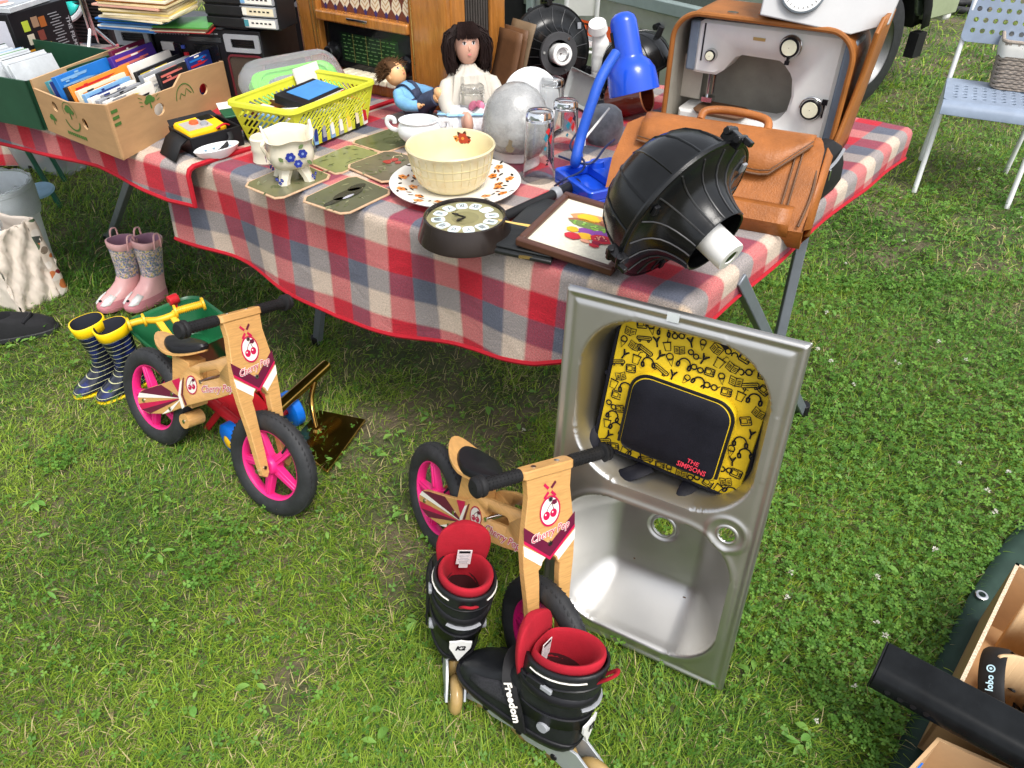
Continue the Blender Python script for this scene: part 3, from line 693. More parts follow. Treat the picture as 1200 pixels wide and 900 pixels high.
def make_bike(label, M, steer, rimF, rimR, group='wooden balance bikes'):
    t = thing('balance_bike', label, 'bike', M=M, group=group); WB = .50; R = .148
    make_wheel(t, 0, 0, rimR)
    # side boards of the frame, printed
    top = [(-.026, R+.022), (-.012, R+.034), (.02, R+.046), (.10, R+.074), (.165, R+.100), (.20, R+.130), (.25, R+.152), (.32, R+.170), (.385, R+.190)]
    bot = [(.392, R+.085), (.34, R+.064), (.28, R+.045), (.20, R+.018), (.10, R-.024), (.02, R-.036), (-.018, R-.026), (-.032, R)]
    ol = top+bot
    slot = [(x+.295, y+R+.122) for x, y in [(cos(.30)*a-sin(.30)*b_, sin(.30)*a+cos(.30)*b_) for a, b_ in rrect(.085, .026, .012, 4)]]
    for s in (-1, 1):
        mb = MB(); SHR = Matrix.Identity(4); SHR[1][0] = .25; SHR[1][3] = -.25*.02; Mb = TR(0, s*.034, 0) @ RX(pi/2) @ SHR
        mb.shape([ol, slot], .012, 0, Mb, .0015)
        Mo = TR(0, s*.0405, 0) @ RX(pi/2) @ (Matrix.Identity(4) if s < 0 else RY(pi) @ Matrix.Diagonal((-1, 1, 1, 1))) @ SHR
        z = .0004
        # rays fanning out from the middle of the board to the axle
        K = (.176, .038)      # the rays meet here
        end = [(.010, .042), (-.020, .027), (-.029, .010), (-.027, -.010), (-.012, -.027), (.030, -.033), (.085, -.027), (.130, -.009)]
        up_ = [(.085, .067), (.135, .086), (.170, .100)]
        fan = up_[::-1]+end; cols = (1, None, 3, 3, 2, None, 1, 3, None, 2)
        rays = [(K, fan[i_], fan[i_+1], c_) for i_, c_ in enumerate(cols) if c_]
        for *q, c in rays: mb.poly([(a, R+b_, z) for a, b_ in q], c, Mo)
        mb.poly([(.178, R+.005, z*2), (.162, R+.045, z*2), (.172, R+.088, z*2), (.181, R+.096, z*2), (.174, R+.048, z*2), (.190, R+.014, z*2)], 2, Mo)
        mb.poly([(.193, R+.018, z*2), (.177, R+.050, z*2), (.184, R+.100, z*2), (.189, R+.104, z*2), (.183, R+.051, z*2), (.200, R+.022, z*2)], 3, Mo)
        cherry_logo(mb, Mo @ TR(.222, R+.085, z) @ RZ(.12), .023)
        wordmark(mb, Mo @ TR(.325, R+.088, z) @ RZ(.17), .029)
        mb.build('side_board', [M_wood, M_crim, M_pw, M_maroon], t)
    for x, z in ((0, R), (.135, R+.074), (.125, R+.024), (.26, R+.16)): mb = MB(); mb.cyl((x, -.0435, z), (x, .0435, z), .0055, .0055, 10); mb.build('bolt', M_chrome, t)
    # seat block and seat
    mb = MB(); mb.loft([[V((.135, a, b_)) for a, b_ in ((-.027, R+.02), (.027, R+.02), (.027, R+.06), (-.027, R+.06))]]*1+[[V((.13, a, b_)) for a, b_ in ((-.027, R+.02), (.027, R+.02), (.027, R+.06), (-.027, R+.06))]], 0)
    mb.shape([[(.115, R+.05), (.200, R+.05), (.19, R+.185), (.118, R+.185)]], .054, 0, RX(pi/2), .002); mb.build('seat_post', M_wood, t)
    def seat_o(k, dx=0):
        o = []
        for i in range(28):
            a = 2*pi*i/28; x = .105*cos(a); wd = .048*(1-.30*cos(a)) if cos(a) > 0 else .048*(1-.12*abs(cos(a))**2)
            o.append((x*k+dx, wd*sin(a)*k))
        return o
    Ms = TR(.125, 0, R+.196) @ RY(radians(-6)); lift = lambda x: .022*(abs(x)/.1)**2
    mb = MB(); mb.loft([[V((x, y, lift(x)-.006)) for x, y in seat_o(1)], [V((x, y, lift(x)+.004)) for x, y in seat_o(1)]], 0, True, True, Ms); mb.build('seat', M_wood, t, bevel=.0015)
    mb = MB(); so_ = lambda k, h: [V((x, y, lift(x)*.8+h)) for x, y in [(a*.86+.024, b_*1.04) for a, b_ in seat_o(k)]]
    mb.loft([so_(.90, .0045), so_(.92, .014), so_(.86, .022), so_(.6, .027), so_(.1, .026)], 0, False, True, Ms); mb.build('seat_pad', M_black, t)
    mb = MB(); mb.cyl((.165, -.027, R-.005), (.165, .027, R-.005), .022, .022, 18); mb.cyl((.165, -.029, R-.005), (.165, .029, R-.005), .006, .006, 10, 1); mb.build('steering_stop', [M_wood, M_chrome], t)
    # front assembly turned about the steering axis
    fk = bpy.data.objects.new('steering_fork', None); COL.objects.link(fk); fk.parent = t; fk.location = (WB, 0, 0); fk.rotation_euler = (0, 0, steer)
    make_wheel(t, 0, 0, rimF)
    fw = [o for o in t.children if o.name.startswith('wheel')][-1]; fw.matrix_basis = TR(WB, 0, 0) @ RZ(steer)
    tilt = radians(20); Mf = TR(0, 0, R) @ RY(-tilt)      # along-plate axis = local z
    Mp = Mf @ basis((.006, 0, 0), (0, 1, 0), (0, 0, 1), (1, 0, 0)) @ Matrix.Diagonal((1, 1.07, 1, 1))   # plate drawn in (y, s), normal forward
    def leg(sg): return [(sg*.028, .172), (sg*.0262, .15), (sg*.0265, .02), (sg*.028, -.010), (sg*.038, -.020), (sg*.050, -.012), (sg*.053, .02), (sg*.057, .10), (sg*.066, .175), (sg*.069, .225), (sg*.062, .28), (sg*.055, .33), (sg*.058, .366)]
    lr = leg(1); ll = leg(-1)
    arch = [(.022*cos(a), .172+.024*sin(a)) for a in np.linspace(.2, pi-.2, 7)]
    ol = lr[::-1]+[]; ol = [p for p in leg(1)[::-1]]+arch+[p for p in leg(-1)]
    mb = MB(); mb.shape([ol], .018, 0, Mp, .0015)
    Mo = Mp @ TR(0, 0, .0096); z = .0004
    for c, lo, hi in ((3, .192, .222), (1, .184, .192), (2, .158, .184)):
        for sg in (-1, 1):
            hw = .0672
            q = [(0, lo-.0, z), (sg*hw, lo+.052, z), (sg*hw, hi+.052, z), (0, hi, z)]
            if c == 2: q = [(sg*.0228, .181, z), (sg*.0665, .214, z), (sg*.0685, .2365, z), (sg*.012, .1965, z), (sg*.0195, .190, z)]
            if c == 1: q = [(0, .1965 if 0 else .188, z*2), (sg*hw, .240, z*2), (sg*hw, .247, z*2), (0, .195, z*2)]
            mb.poly(q, c, Mo)
    for sg in (-1, 1):
        for e in (-1, 1):
            a = sg*.8; d = V((sin(a), cos(a), 0)); n_ = V((d.y, -d.x, 0)); c = V((0, .334, z))+d*e*.013
            mb.poly([c-d*.008-n_*.003, c-d*.008+n_*.003, c+d*.008+n_*.003, c+d*.008-n_*.003], 3 if (sg*e > 0 and e > 0) else 1, Mo)
    cherry_logo(mb, Mo @ TR(0, .291, z), .026); wordmark(mb, Mo @ TR(.0, .247, z) @ RZ(.10), .0225)
    mb.build('fork_plate', [M_wood, M_crim, M_pw, M_maroon], fk)
    for s_ in (.316, .224): mb = MB(); mb.cyl(Mp @ V((0, s_, .008)), Mp @ V((0, s_, .0125)), .0062, .0055, 10); mb.cyl(Mp @ V((0, s_, .0126)), Mp @ V((0, s_, .013)), .003, .003, 6, 1); mb.build('bolt', [M_chrome, M_black], fk)
    for sg in (-1, 1): mb = MB(); mb.cyl(Mp @ V((sg*.040, .006, .008)), Mp @ V((sg*.040, .006, .0125)), .0055, .005, 10); mb.build('bolt', M_chrome, fk)
    mb = MB(); mb.cyl((0, -.056, R), (0, .056, R), .006, .006, 10); mb.build('axle', M_chrome, fk)
    mb = MB(); Mh = Mf @ TR(.0, 0, .400)
    mb.shape([rrect(.036, .132, .012, 4)], .020, 0, Mh, .003)
    for y in (-.03, .03): mb.cyl((0, y, .0102), (0, y, .0112), .006, .006, 12, 1, Mh)
    mb.build('handlebar', [M_wood, M_chrome], fk)
    for s in (-1, 1):
        mb = MB(); pr = [(.001, 0), (.0135, 0), (.0135, .086), (.0215, .088), (.0225, .093), (.0215, .097), (.020, .099), (.0215, .101), (.0215, .106), (.016, .111), (.001, .1115)]
        Mg = Mh @ TR(0, s*.065, 0) @ RX(-s*pi/2); mb.lathe(pr, 22, 0, Mg)
        for k in range(9):
            for q in range(14): a = 2*pi*q/14; mb.box((.0136*cos(a), .0136*sin(a), .008+k*.009), (.0022, .0022, .0022), 0, Mg)
        mb.build('grip', M_blackm, fk)
    # head tube block between the boards and the fork
    mb = MB(); mb.shape([[(.375, R+.17), (.405, R+.17), (.385, R+.285), (.360, R+.285)]], .05, 0, RX(pi/2), .002); mb.build('head_block', M_ply, t)
    return t
PINK = mat('pink_rim', (.76, .022, .20), .35, var=.06); PINK_SHADED = mat('pink_rim_shaded', (.50, .010, .13), .35, var=.06)  # second rim is the same pink with shade put into its colour
def bike_at(x, y, h, roll, k): return TR(x, y, 0) @ RZ(radians(h)) @ RX(radians(-roll)) @ Matrix.Scale(k, 4)
make_bike('wooden balance bike with pink wheels leaning on the toy wheelbarrow by the striped boots', bike_at(-1.047, 1.650, -34.5, 16.3, .982), radians(3.4), PINK, PINK)
make_bike('wooden balance bike leaning into the steel sink behind the inline skates', bike_at(-.208, 1.274, -58.2, 13.0, .945), radians(2), PINK_SHADED, PINK)
# ------------------------------------------------------------------ boots, shoe and inline skates: bodies lofted from level sections
def egg(x0, x1, w, z, n=28, p=.8, q=.12, y0=0.0):
    o = []
    for i in range(n):
        a = 2*pi*i/n; c, s = cos(a), sin(a)
        x = (x0+x1)/2+(x1-x0)/2*(abs(c)**p*(1 if c > 0 else -1))
        o.append(V((x, y0+w*(abs(s)**p*(1 if s > 0 else -1))*(1+q*c), z)))
    return o
def boot(name, label, group, loc, yaw, mats, sc=1.0, handles=None, digits=False, cuffh=.02, lean=(0, 0), fox=False):
    # mats: shaft, foot, sole, cuff, inside
    t = thing(name, label, 'boot', M=TR(*loc) @ RZ(yaw) @ RX(lean[0]) @ RY(lean[1]) @ Matrix.Scale(sc, 4), group=group)
    S = [(0.0, -.034, .138, .036), (.012, -.037, .142, .039), (.026, -.036, .140, .039), (.040, -.035, .128, .037), (.052, -.034, .105, .035), (.066, -.034, .078, .033), (.084, -.034, .056, .032), (.105, -.035, .045, .032), (.14, -.038, .043, .035), (.19, -.043, .048, .040), (.222, -.046, .051, .042)]
    mb = MB(); mb.loft([egg(a, b, w, z) for z, a, b, w in S[2:8]], 0, False, False); mb.build('foot', mats[1], t)
    mb = MB(); mb.loft([egg(a, b, w, z) for z, a, b, w in S[7:]], 0, False, False); mb.build('shaft', mats[0], t)
    mb = MB(); mb.loft([egg(a-.002, b+.002, w+.002, z) for z, a, b, w in ((0.0, -.034, .138, .036), (.010, -.036, .142, .039), (.016, -.036, .142, .039), (.018, -.034, .138, .036))], 0); mb.build('sole', mats[2], t, angle=50)
    if fox:
        mb = MB(); mb.loft([[q for q in egg(a-.001, b+.0016, w+.0014, z)] for z, a, b, w in ((.018, -.037, .142, .039), (.030, -.036, .138, .0385), (.041, -.035, .128, .037))], 0, False, False); mb.build('toe_rand', mats[2], t)
        for s in (-1, 1):
            mb = MB(); mb.loft([[V((x, s*y, z)) for x, y, z in q] for q in ([(.142, .010, .030), (.120, .010, .0475), (.094, .012, .0605)], [(.136, .024, .030), (.116, .024, .0455), (.092, .022, .0572)], [(.118, .034, .032), (.104, .033, .042), (.086, .031, .053)])], 0, False, False, closed=False); mb.build('face_patch', mats[5], t, solid=.001)
        mb = MB(); mb.ell((.1315, 0, .043), (.006, .005, .004), 8); mb.build('nose', M_black, t)
    mb = MB(); z1 = .222+cuffh
    mb.loft([egg(-.046, .051, .042, .216), egg(-.0485, .0535, .0445, .218), egg(-.0500, .0555, .046, z1-.002), egg(-.0485, .054, .0445, z1), egg(-.0455, .050, .0415, z1)], 0, False, False)
    mb.build('cuff', mats[3], t, angle=60)
    mb = MB(); mb.loft([egg(-.0455, .050, .0415, z1), egg(-.041, .046, .037, .19), egg(-.032, .037, .027, .12), egg(-.026, .03, .024, .06)], 0, False, True); mb.build('lining', mats[4], t)
    if handles:
        for s in (-1, 1):
            mb = MB(); mb.tube(smoothpath([(-.014, s*.0445, .215), (-.013, s*.047, .25), (-.008, s*.046, .268), (.008, s*.046, .268), (.014, s*.047, .25), (.015, s*.0445, .215)], 5), .004, 8, flat=.7); mb.build('pull_handle', handles, t)
    if digits:
        mb = MB(); M = TR(.012, -.0445, .165) @ RX(pi/2); mb.text('12', .040, 0, M, 0, .0012, .0006); mb.text('EST. 1993', .011, 1, M @ TR(0, .030, .0008), 0, .0003, .0006); mb.build('lettering', [M_yel, M_pw], t)
    return t
def stripes_mat(name, base, line, period, width, extra=None):
    m = bpy.data.materials.new(name); m.use_nodes = True; nt = m.node_tree; L = nt.links; b = nt.nodes['Principled BSDF']
    tc = nn(nt, 'ShaderNodeTexCoord'); se = nn(nt, 'ShaderNodeSeparateXYZ'); L.new(tc.outputs['Object'], se.inputs[0])
    no = nn(nt, 'ShaderNodeTexNoise'); no.inputs['Scale'].default_value = 9; L.new(tc.outputs['Object'], no.inputs['Vector'])
    a = nn(nt, 'ShaderNodeMath', operation='MULTIPLY_ADD'); L.new(no.outputs['Fac'], a.inputs[0]); a.inputs[1].default_value = .004; L.new(se.outputs[2], a.inputs[2])
    d = nn(nt, 'ShaderNodeMath', operation='DIVIDE'); L.new(a.outputs[0], d.inputs[0]); d.inputs[1].default_value = period
    f = nn(nt, 'ShaderNodeMath', operation='FRACT'); L.new(d.outputs[0], f.inputs[0])
    l = nn(nt, 'ShaderNodeMath', operation='LESS_THAN'); L.new(f.outputs[0], l.inputs[0]); l.inputs[1].default_value = width
    n2 = nn(nt, 'ShaderNodeTexNoise'); n2.inputs['Scale'].default_value = 22; L.new(tc.outputs['Object'], n2.inputs['Vector'])
    r = nn(nt, 'ShaderNodeValToRGB'); e = r.color_ramp.elements; e[0].position = .5; e[0].color = (*base, 1); e[1].position = .62; e[1].color = (*(extra or base), 1); L.new(n2.outputs['Fac'], r.inputs[0])
    mx = nn(nt, 'ShaderNodeMix', data_type='RGBA'); L.new(l.outputs[0], mx.inputs['Factor']); L.new(r.outputs[0], mx.inputs['A']); mx.inputs['B'].default_value = (*line, 1)
    L.new(mx.outputs['Result'], b.inputs['Base Color']); b.inputs['Roughness'].default_value = .22; b.inputs['Coat Weight'].default_value = .3; return m
def floral_mat(name, base, cols, scale, cover=.5, rough=.4):
    # small coloured blossoms on a ground colour: voronoi cells with random tints
    m = bpy.data.materials.new(name); m.use_nodes = True; nt = m.node_tree; L = nt.links; b = nt.nodes['Principled BSDF']
    tc = nn(nt, 'ShaderNodeTexCoord'); v = nn(nt, 'ShaderNodeTexVoronoi'); v.inputs['Scale'].default_value = scale; L.new(tc.outputs['Object'], v.inputs['Vector'])
    se = nn(nt, 'ShaderNodeSeparateColor'); L.new(v.outputs['Color'], se.inputs[0])
    r = nn(nt, 'ShaderNodeValToRGB'); r.color_ramp.interpolation = 'CONSTANT'; e = r.color_ramp.elements
    e[0].position = 0; e[0].color = (*cols[0], 1); e[1].position = 1/len(cols); e[1].color = (*cols[1 % len(cols)], 1)
    for i in range(2, len(cols)): q = e.new(i/len(cols)); q.color = (*cols[i], 1)
    L.new(se.outputs[0], r.inputs[0])
    l = nn(nt, 'ShaderNodeMath', operation='LESS_THAN'); L.new(v.outputs['Distance'], l.inputs[0]); l.inputs[1].default_value = cover
    mx = nn(nt, 'ShaderNodeMix', data_type='RGBA'); L.new(l.outputs[0], mx.inputs['Factor']); mx.inputs['A'].default_value = (*base, 1); L.new(r.outputs[0], mx.inputs['B'])
    L.new(mx.outputs['Result'], b.inputs['Base Color']); b.inputs['Roughness'].default_value = rough; return m
pk = C('boot_pink', (228, 176, 174), .35); pkd = C('boot_pink_dark', (196, 128, 136), .4); pkl = C('boot_lining', (170, 128, 150), .8)
flo = floral_mat('ditsy_floral', srgb(150, 152, 158), [srgb(110, 120, 160), srgb(220, 205, 190), srgb(215, 190, 120), srgb(130, 140, 135), srgb(170, 165, 185), srgb(205, 175, 175)], 190, .75)
nav = stripes_mat('navy_stripe', (.006, .008, .022), (.55, .55, .30), .0165, .10, (.012, .02, .11))
yl = C('boot_yellow', (250, 205, 20), .35); nvl = C('boot_dark_lining', (40, 42, 52), .8)
for px, py, a, lb in ((158, 350, -122, 'pink floral wellington boot with fox face, the one farther from the red knob'), (186, 349, -116, 'pink floral wellington boot with fox face, next to the red knob of the wheelbarrow')):
    boot('wellington_boot', lb, 'pair of pink floral boots', P(px, py, .012), radians(a), [flo, pk, pkd, pk, pkl, M_white], 1.0, pk, lean=(radians(-3), radians(-6)), fox=True)
for px, py, a, lb, dg in ((140, 446, -140, 'navy striped wellington boot with yellow cuff, the outer one without a number', False), (166, 451, -138, 'navy striped wellington boot with yellow cuff and a yellow 12 on its shaft', True)):
    boot('wellington_boot', lb, 'pair of navy striped boots', P(px, py, 0), radians(a), [nav, nav, yl, yl, nvl, M_white], .97, None, dg, cuffh=.028, lean=(0, radians(5)))
def shoe(loc, yaw):
    t = thing('shoe', 'black suede shoe on the grass below the paper bag', 'shoe', M=TR(*loc) @ RZ(yaw))
    mb = MB(); mb.loft([egg(-.075, .20, .045, z) for z in (0, .012, .022)], 0); mb.build('sole', M_rubber, t, bevel=.004)
    sd_ = mat('black_suede', (.012, .012, .014), .9, var=.3, bump=.4, bs=300)
    mb = MB(); mb.loft([egg(-.07, .195, .043, .02), egg(-.071, .19, .044, .04), egg(-.07, .165, .041, .058), egg(-.07, .12, .037, .075), egg(-.07, .08, .034, .088), egg(-.065, .072, .029, .09), egg(-.05, .06, .024, .05)], 0, False, True); mb.build('upper', sd_, t)
    mb = MB(); mb.tube(smoothpath([(.105, -.036, .066), (.13, 0, .078), (.105, .036, .066)]), .006, 8); mb.build('strap', M_black, t)
shoe(P(-2, 398, 0), radians(20))

M_skblack = mat('skate_black', (.012, .013, .015), .40, var=.3, vs=25, bump=.15, bs=300, spec=.35); M_skmesh = mat('skate_mesh', (.022, .022, .026), .85, var=.5, vs=300, bump=.5, bs=700)
M_liner = mat('red_liner', (.36, .005, .017), .88, var=.12, vs=30, bump=.3, bs=350); M_skgrey = mat('skate_frame_silver', (.45, .47, .48), .35, .55, var=.08)
M_uret = mat('amber_urethane', (.36, .24, .09), .25, var=.15)
def skate(label, M, mirror=1, strap_text=True, tz=0.0):
    # x towards the toe, z up, wheels on z = 0
    t = thing('inline_skate', label, 'inline skate', M=M, group='pair of inline skates')
    zs = .082
    S = [(zs-.012, -.058, .170, .036), (zs+.004, -.067, .186, .046), (zs+.024, -.070, .190, .0485), (zs+.046, -.070, .172, .048), (zs+.064, -.069, .144, .046), (zs+.082, -.067, .110, .044), (zs+.105, -.064, .082, .043), (zs+.13, -.063, .068, .043)]
    mb = MB(); mb.loft([egg(a, b, w, z, p=.66) for z, a, b, w in S], 0, True, False); mb.build('shell', M_skblack, t, sub=1)
    # toe mesh and rand
    mb = MB(); mb.loft([egg(a-.001, b+.0025, w+.002, z, p=.66) for z, a, b, w in ((zs-.014, -.058, .170, .036), (zs+.004, -.067, .187, .046), (zs+.018, -.070, .1905, .0485), (zs+.020, -.069, .188, .047))], 0); mb.build('sole_rand', M_black, t, angle=60)
    for s in (-1, 1):
        mb = MB(); q = []
        for x, z0, z1 in ((.045, .050, .088), (.085, .042, .083), (.115, .040, .066), (.142, .040, .053)):
            row = []
            for k in range(5):
                z = z0+(z1-z0)*k/4; i = max(j for j in range(len(S)) if S[j][0]-zs <= z+1e-6); a_, b_ = S[i], S[min(i+1, len(S)-1)]; f = (z-(a_[0]-zs))/max(b_[0]-a_[0], 1e-6)
                x0, x1, w = (a_[j]+(b_[j]-a_[j])*f for j in (1, 2, 3)); c = max(-1, min(1, (x-(x0+x1)/2)/((x1-x0)/2))); ca = abs(c)**(1/.66)*(1 if c > 0 else -1); sa = sqrt(max(0, 1-ca*ca))**.66
                row.append(V((x, s*(w*sa*(1+.12*ca)+.0016), zs+z)))
            q.append(row)
        mb.loft(q, 0, False, False, closed=False); mb.build('mesh_panel', M_skmesh, t, solid=.001)
    # cuff: open at the front for the tongue
    def cuffring(z, x0, x1, w, a0=.62): 
        o = []
        for i in range(25):
            a = a0+(2*pi-2*a0)*i/24; o.append(V(((x0+x1)/2+(x1-x0)/2*cos(a), w*sin(a), z+.020*cos(a)*-1*(1 if z > zs+.15 else .3))))
        return o
    mb = MB(); mb.loft([cuffring(zs+.060, -.072, .090, .0485, .9), cuffring(zs+.10, -.070, .078, .0475, .75), cuffring(zs+.145, -.073, .068, .0500), cuffring(zs+.190, -.079, .063, .0535), cuffring(zs+.199, -.078, .061, .0525)], 0, False, False, closed=False); mb.build('cuff', M_skblack, t, solid=.005)
    mb = MB(); lt = lambda z, g, x: cuffring(z, -.066+g-x, .058-g, .045-g, .55)
    rr = [cuffring(zs+.165, -.066, .058, .044, .60), cuffring(zs+.192, -.072, .058, .048, .58), cuffring(zs+.208, -.074, .056, .0495, .56), cuffring(zs+.216, -.069, .053, .0455, .54), cuffring(zs+.208, -.061, .050, .039, .50), cuffring(zs+.185, -.053, .046, .0345, .46), cuffring(zs+.14, -.048, .044, .031, .4)]
    mb.loft(rr, 0, False, False, closed=True); mb.build('liner', M_liner, t, angle=70, sub=1)
    mb = MB(); mb.loft([cuffring(zs+.150, -.0478, .0440, .0308, .4), cuffring(zs+.06, -.045, .05, .030, .3)], 0, False, True); mb.build('shaded_interior', C('liner_shaded', (70, 12, 20), .95), t)  # inside of the boot, shade of its depth put into a darker red
    for z_, w_ in ((.088, .0500), (.160, .0545)): mb = MB(); mb.tube(cuffring(zs+z_, -.0775 if z_ > .12 else -.073, .074, w_, .75), .0028, 6); mb.build('cuff_ridge', M_black, t)
    mb = MB(); mb.tube(cuffring(zs+.122, -.0785, .072, .0535, .9)[9:16], .0048, 8, flat=.6); mb.build('heel_crescent', M_grey, t)
    for k_ in range(5): mb = MB(); x_ = .062+k_*.014; z_ = zs+.112-k_*.012; mb.tube(smoothpath([(x_, -.022, z_-.010), (x_+.006, 0, z_+.004), (x_, .022, z_-.010)]), .0022, 6); mb.build('lace', M_grey, t)
    # padded tongue, taller than the cuff, with the sewn label on its inner face
    Mt = TR(.046, 0, zs+.062+tz) @ RY(radians(1))
    def tong(z, w, th, x=0): return [V((x-th*cos(a)*.5+.010*(1-(sin(a)**2)), w*sin(a), z)) for a in np.linspace(0, 2*pi, 20, endpoint=False)]
    mb = MB(); mb.loft([tong(.0, .024, .016), tong(.06, .034, .024), tong(.11, .047, .030, .004), tong(.150, .052, .030, .006), tong(.182, .045, .026, .010), tong(.198, .026, .016, .012)], 0, True, True, Mt); mb.build('tongue', M_liner, t, sub=1)
    mb = MB(); Ml = Mt @ basis((-.0165, 0, .138), (0, -1, 0), (0, 0, 1), (-1, 0, 0)); mb.box((0, 0, .0012), (.026, .040, .0012), 0, Ml); mb.box((.001, -.025, .0012), (.016, .012, .0012), 0, Ml); mb.box((0, .015, .002), (.020, .006, .0006), 1, Ml)
    for k in range(6): mb.box((0, .007-k*.0045, .002), (.020-.003*(k % 3), .0011, .0004), 2, Ml)
    mb.build('sewn_label', [C('label_cloth', (215, 205, 205), .8), M_black, M_grey], t)
    mb = MB(); mb.tube(smoothpath([(-.073, -.010, zs+.185), (-.092, -.010, zs+.213), (-.098, 0, zs+.219), (-.092, .010, zs+.213), (-.073, .010, zs+.185)]), .0055, 8, flat=.5); mb.build('pull_loop', M_liner, t)
    # white reflective piping and heel shield
    mb = MB(); c = cuffring(zs+.184, -.0815, .065, .0562); mb.tube(c[2:10], .0016, 6); mb.build('piping', M_pw, t); mb = MB(); mb.tube(c[15:23], .0016, 6); mb.build('piping', M_pw, t)
    mb = MB(); sh = [V((-.0735-.0030*(1-(y/.02)**2)+.0*z, y, zs+z)) for y, z in ((-.019, .062), (-.020, .080), (-.010, .084), (0, .088), (.010, .084), (.020, .080), (.019, .062), (.010, .045), (0, .022), (-.010, .045))]
    o = sh+[V((q.x-.004, q.y, q.z)) for q in sh]; k = len(sh); mb.add(o, [tuple(range(k, 2*k))]+[(i, (i+1) % k, k+(i+1) % k, k+i) for i in range(k)], 0)
    mb.text('K2', .015, 1, basis((-.0810, 0, zs+.066), (0, -1, 0), (.12, 0, .99), (-.99, 0, .12)), .25, .0006, .0004); mb.build('heel_shield', [M_white, M_black], t)
    # straps
    mb = MB(); r = cuffring(zs+.135, -.076, .074, .0545, .05); mb.tube(r, .010, 8, flat=.28, up=(1, 0, 0)); mb.build('cuff_strap', M_black, t)
    mb = MB(); a = [V((.020, -.052, zs+.010)), V((.036, -.053, zs+.056)), V((.058, -.046, zs+.096)), V((.082, -.020, zs+.120)), V((.084, .014, zs+.120)), V((.062, .045, zs+.096)), V((.036, .053, zs+.056)), V((.022, .052, zs+.012))]
    if mirror < 0: a = [V((q.x, -q.y, q.z)) for q in a]
    pts = smoothpath(a, 5); rg = []
    for i, q in enumerate(pts):
        d = (pts[min(i+1, len(pts)-1)]-pts[max(i-1, 0)]).normalized(); w = V((1, 0, .35)); w = (w-d*w.dot(d)).normalized()*.0125; nrm = d.cross(w).normalized()*.0016
        rg.append([q-w-nrm, q+w-nrm, q+w+nrm, q-w+nrm])
    mb.loft(rg, 0); mb.build('instep_strap', M_blackm, t)
    if strap_text:
        p = (a[5] if mirror > 0 else a[5])*.5+(a[6]*.5); s = 1 if p.y > 0 else -1
        d = (a[6]-a[5]).normalized(); w = V((1, 0, .35)); w = (w-d*w.dot(d)).normalized(); n_ = V((.3, s*.9, .45)); n_ = (n_-d*n_.dot(d)-w*n_.dot(w)).normalized()
        mb = MB(); mb.text('Freedom', .0205, 0, basis(p+n_*.0062+d*.006, d, n_.cross(d), n_), 0, .0006, .0006); mb.build('lettering', M_pw, t)
    mb = MB(); mb.box((.010, .0565, zs+.16), (.034, .008, .016), 0); mb.box((-.012, .0585, zs+.162), (.022, .006, .011), 1); mb.build('buckle', [M_black, M_grey], t, bevel=.002)
    for s in (-1, 1): mb = MB(); mb.cyl((-.016, s*.044, zs+.056), (-.016, s*.0525, zs+.056), .012, .010, 18); mb.build('cuff_rivet', M_grey, t)
    # frame with four wheels
    for s in (-1, 1):
        mb = MB(); o = [(-.128, .038), (-.112, .026), (-.085, .034), (-.055, .026), (-.03, .035), (.022, .026), (.048, .035), (.098, .026), (.128, .034), (.160, .024), (.176, .040), (.155, .062), (.10, .082), (.06, .083), (.045, .066), (.0, .066), (-.02, .083), (-.075, .083), (-.11, .06)]
        mb.shape([[(x, z) for x, z in o], circ(-.112, .038, .006, 10)[::-1], circ(.165, .040, .006, 10)[::-1]], .005, 0, TR(0, s*.0165, 0) @ RX(pi/2), .0008)
        for x in (-.036, .040, .116): mb.cyl((x, s*.019, .038), (x, s*.021, .038), .007, .006, 12, 1)
        mb.build('frame', [M_skgrey, M_black], t)
    for x in (-.112, -.036, .040, .150):
        mb = MB(); pr = [(.014, -.010), (.028, -.011), (.034, -.008), (.0375, -.003), (.038, 0), (.0375, .003), (.034, .008), (.028, .011), (.014, .010)]; mb.lathe(pr, 28, 0, TR(x, 0, .038) @ RX(pi/2)); mb.lathe([(.001, -.0105), (.016, -.0105), (.016, .0105), (.001, .0105)], 18, 1, TR(x, 0, .038) @ RX(pi/2)); mb.build('wheel', [M_uret, M_chrome], t)
    return t
p1 = P(524, 806, .03); hd = radians(97)
skate('black inline skate with red liner standing heel towards the viewer', TR(p1.x+.118*cos(hd)+.012, p1.y+.118*sin(hd)-.02, 0) @ RZ(hd) @ RX(radians(9)) @ Matrix.Diagonal((1.06, 1.14, 1.03, 1)), -1, False)
hd = radians(143); p2 = V((.010, .762, 0))
skate('black inline skate with red liner turned sideways, showing its silver frame', TR(p2.x+.046, p2.y-.030, 0) @ RZ(hd) @ RX(radians(13)) @ Matrix.Diagonal((1.1, 1.14, 1.0, 1)), 1, True, -.026)

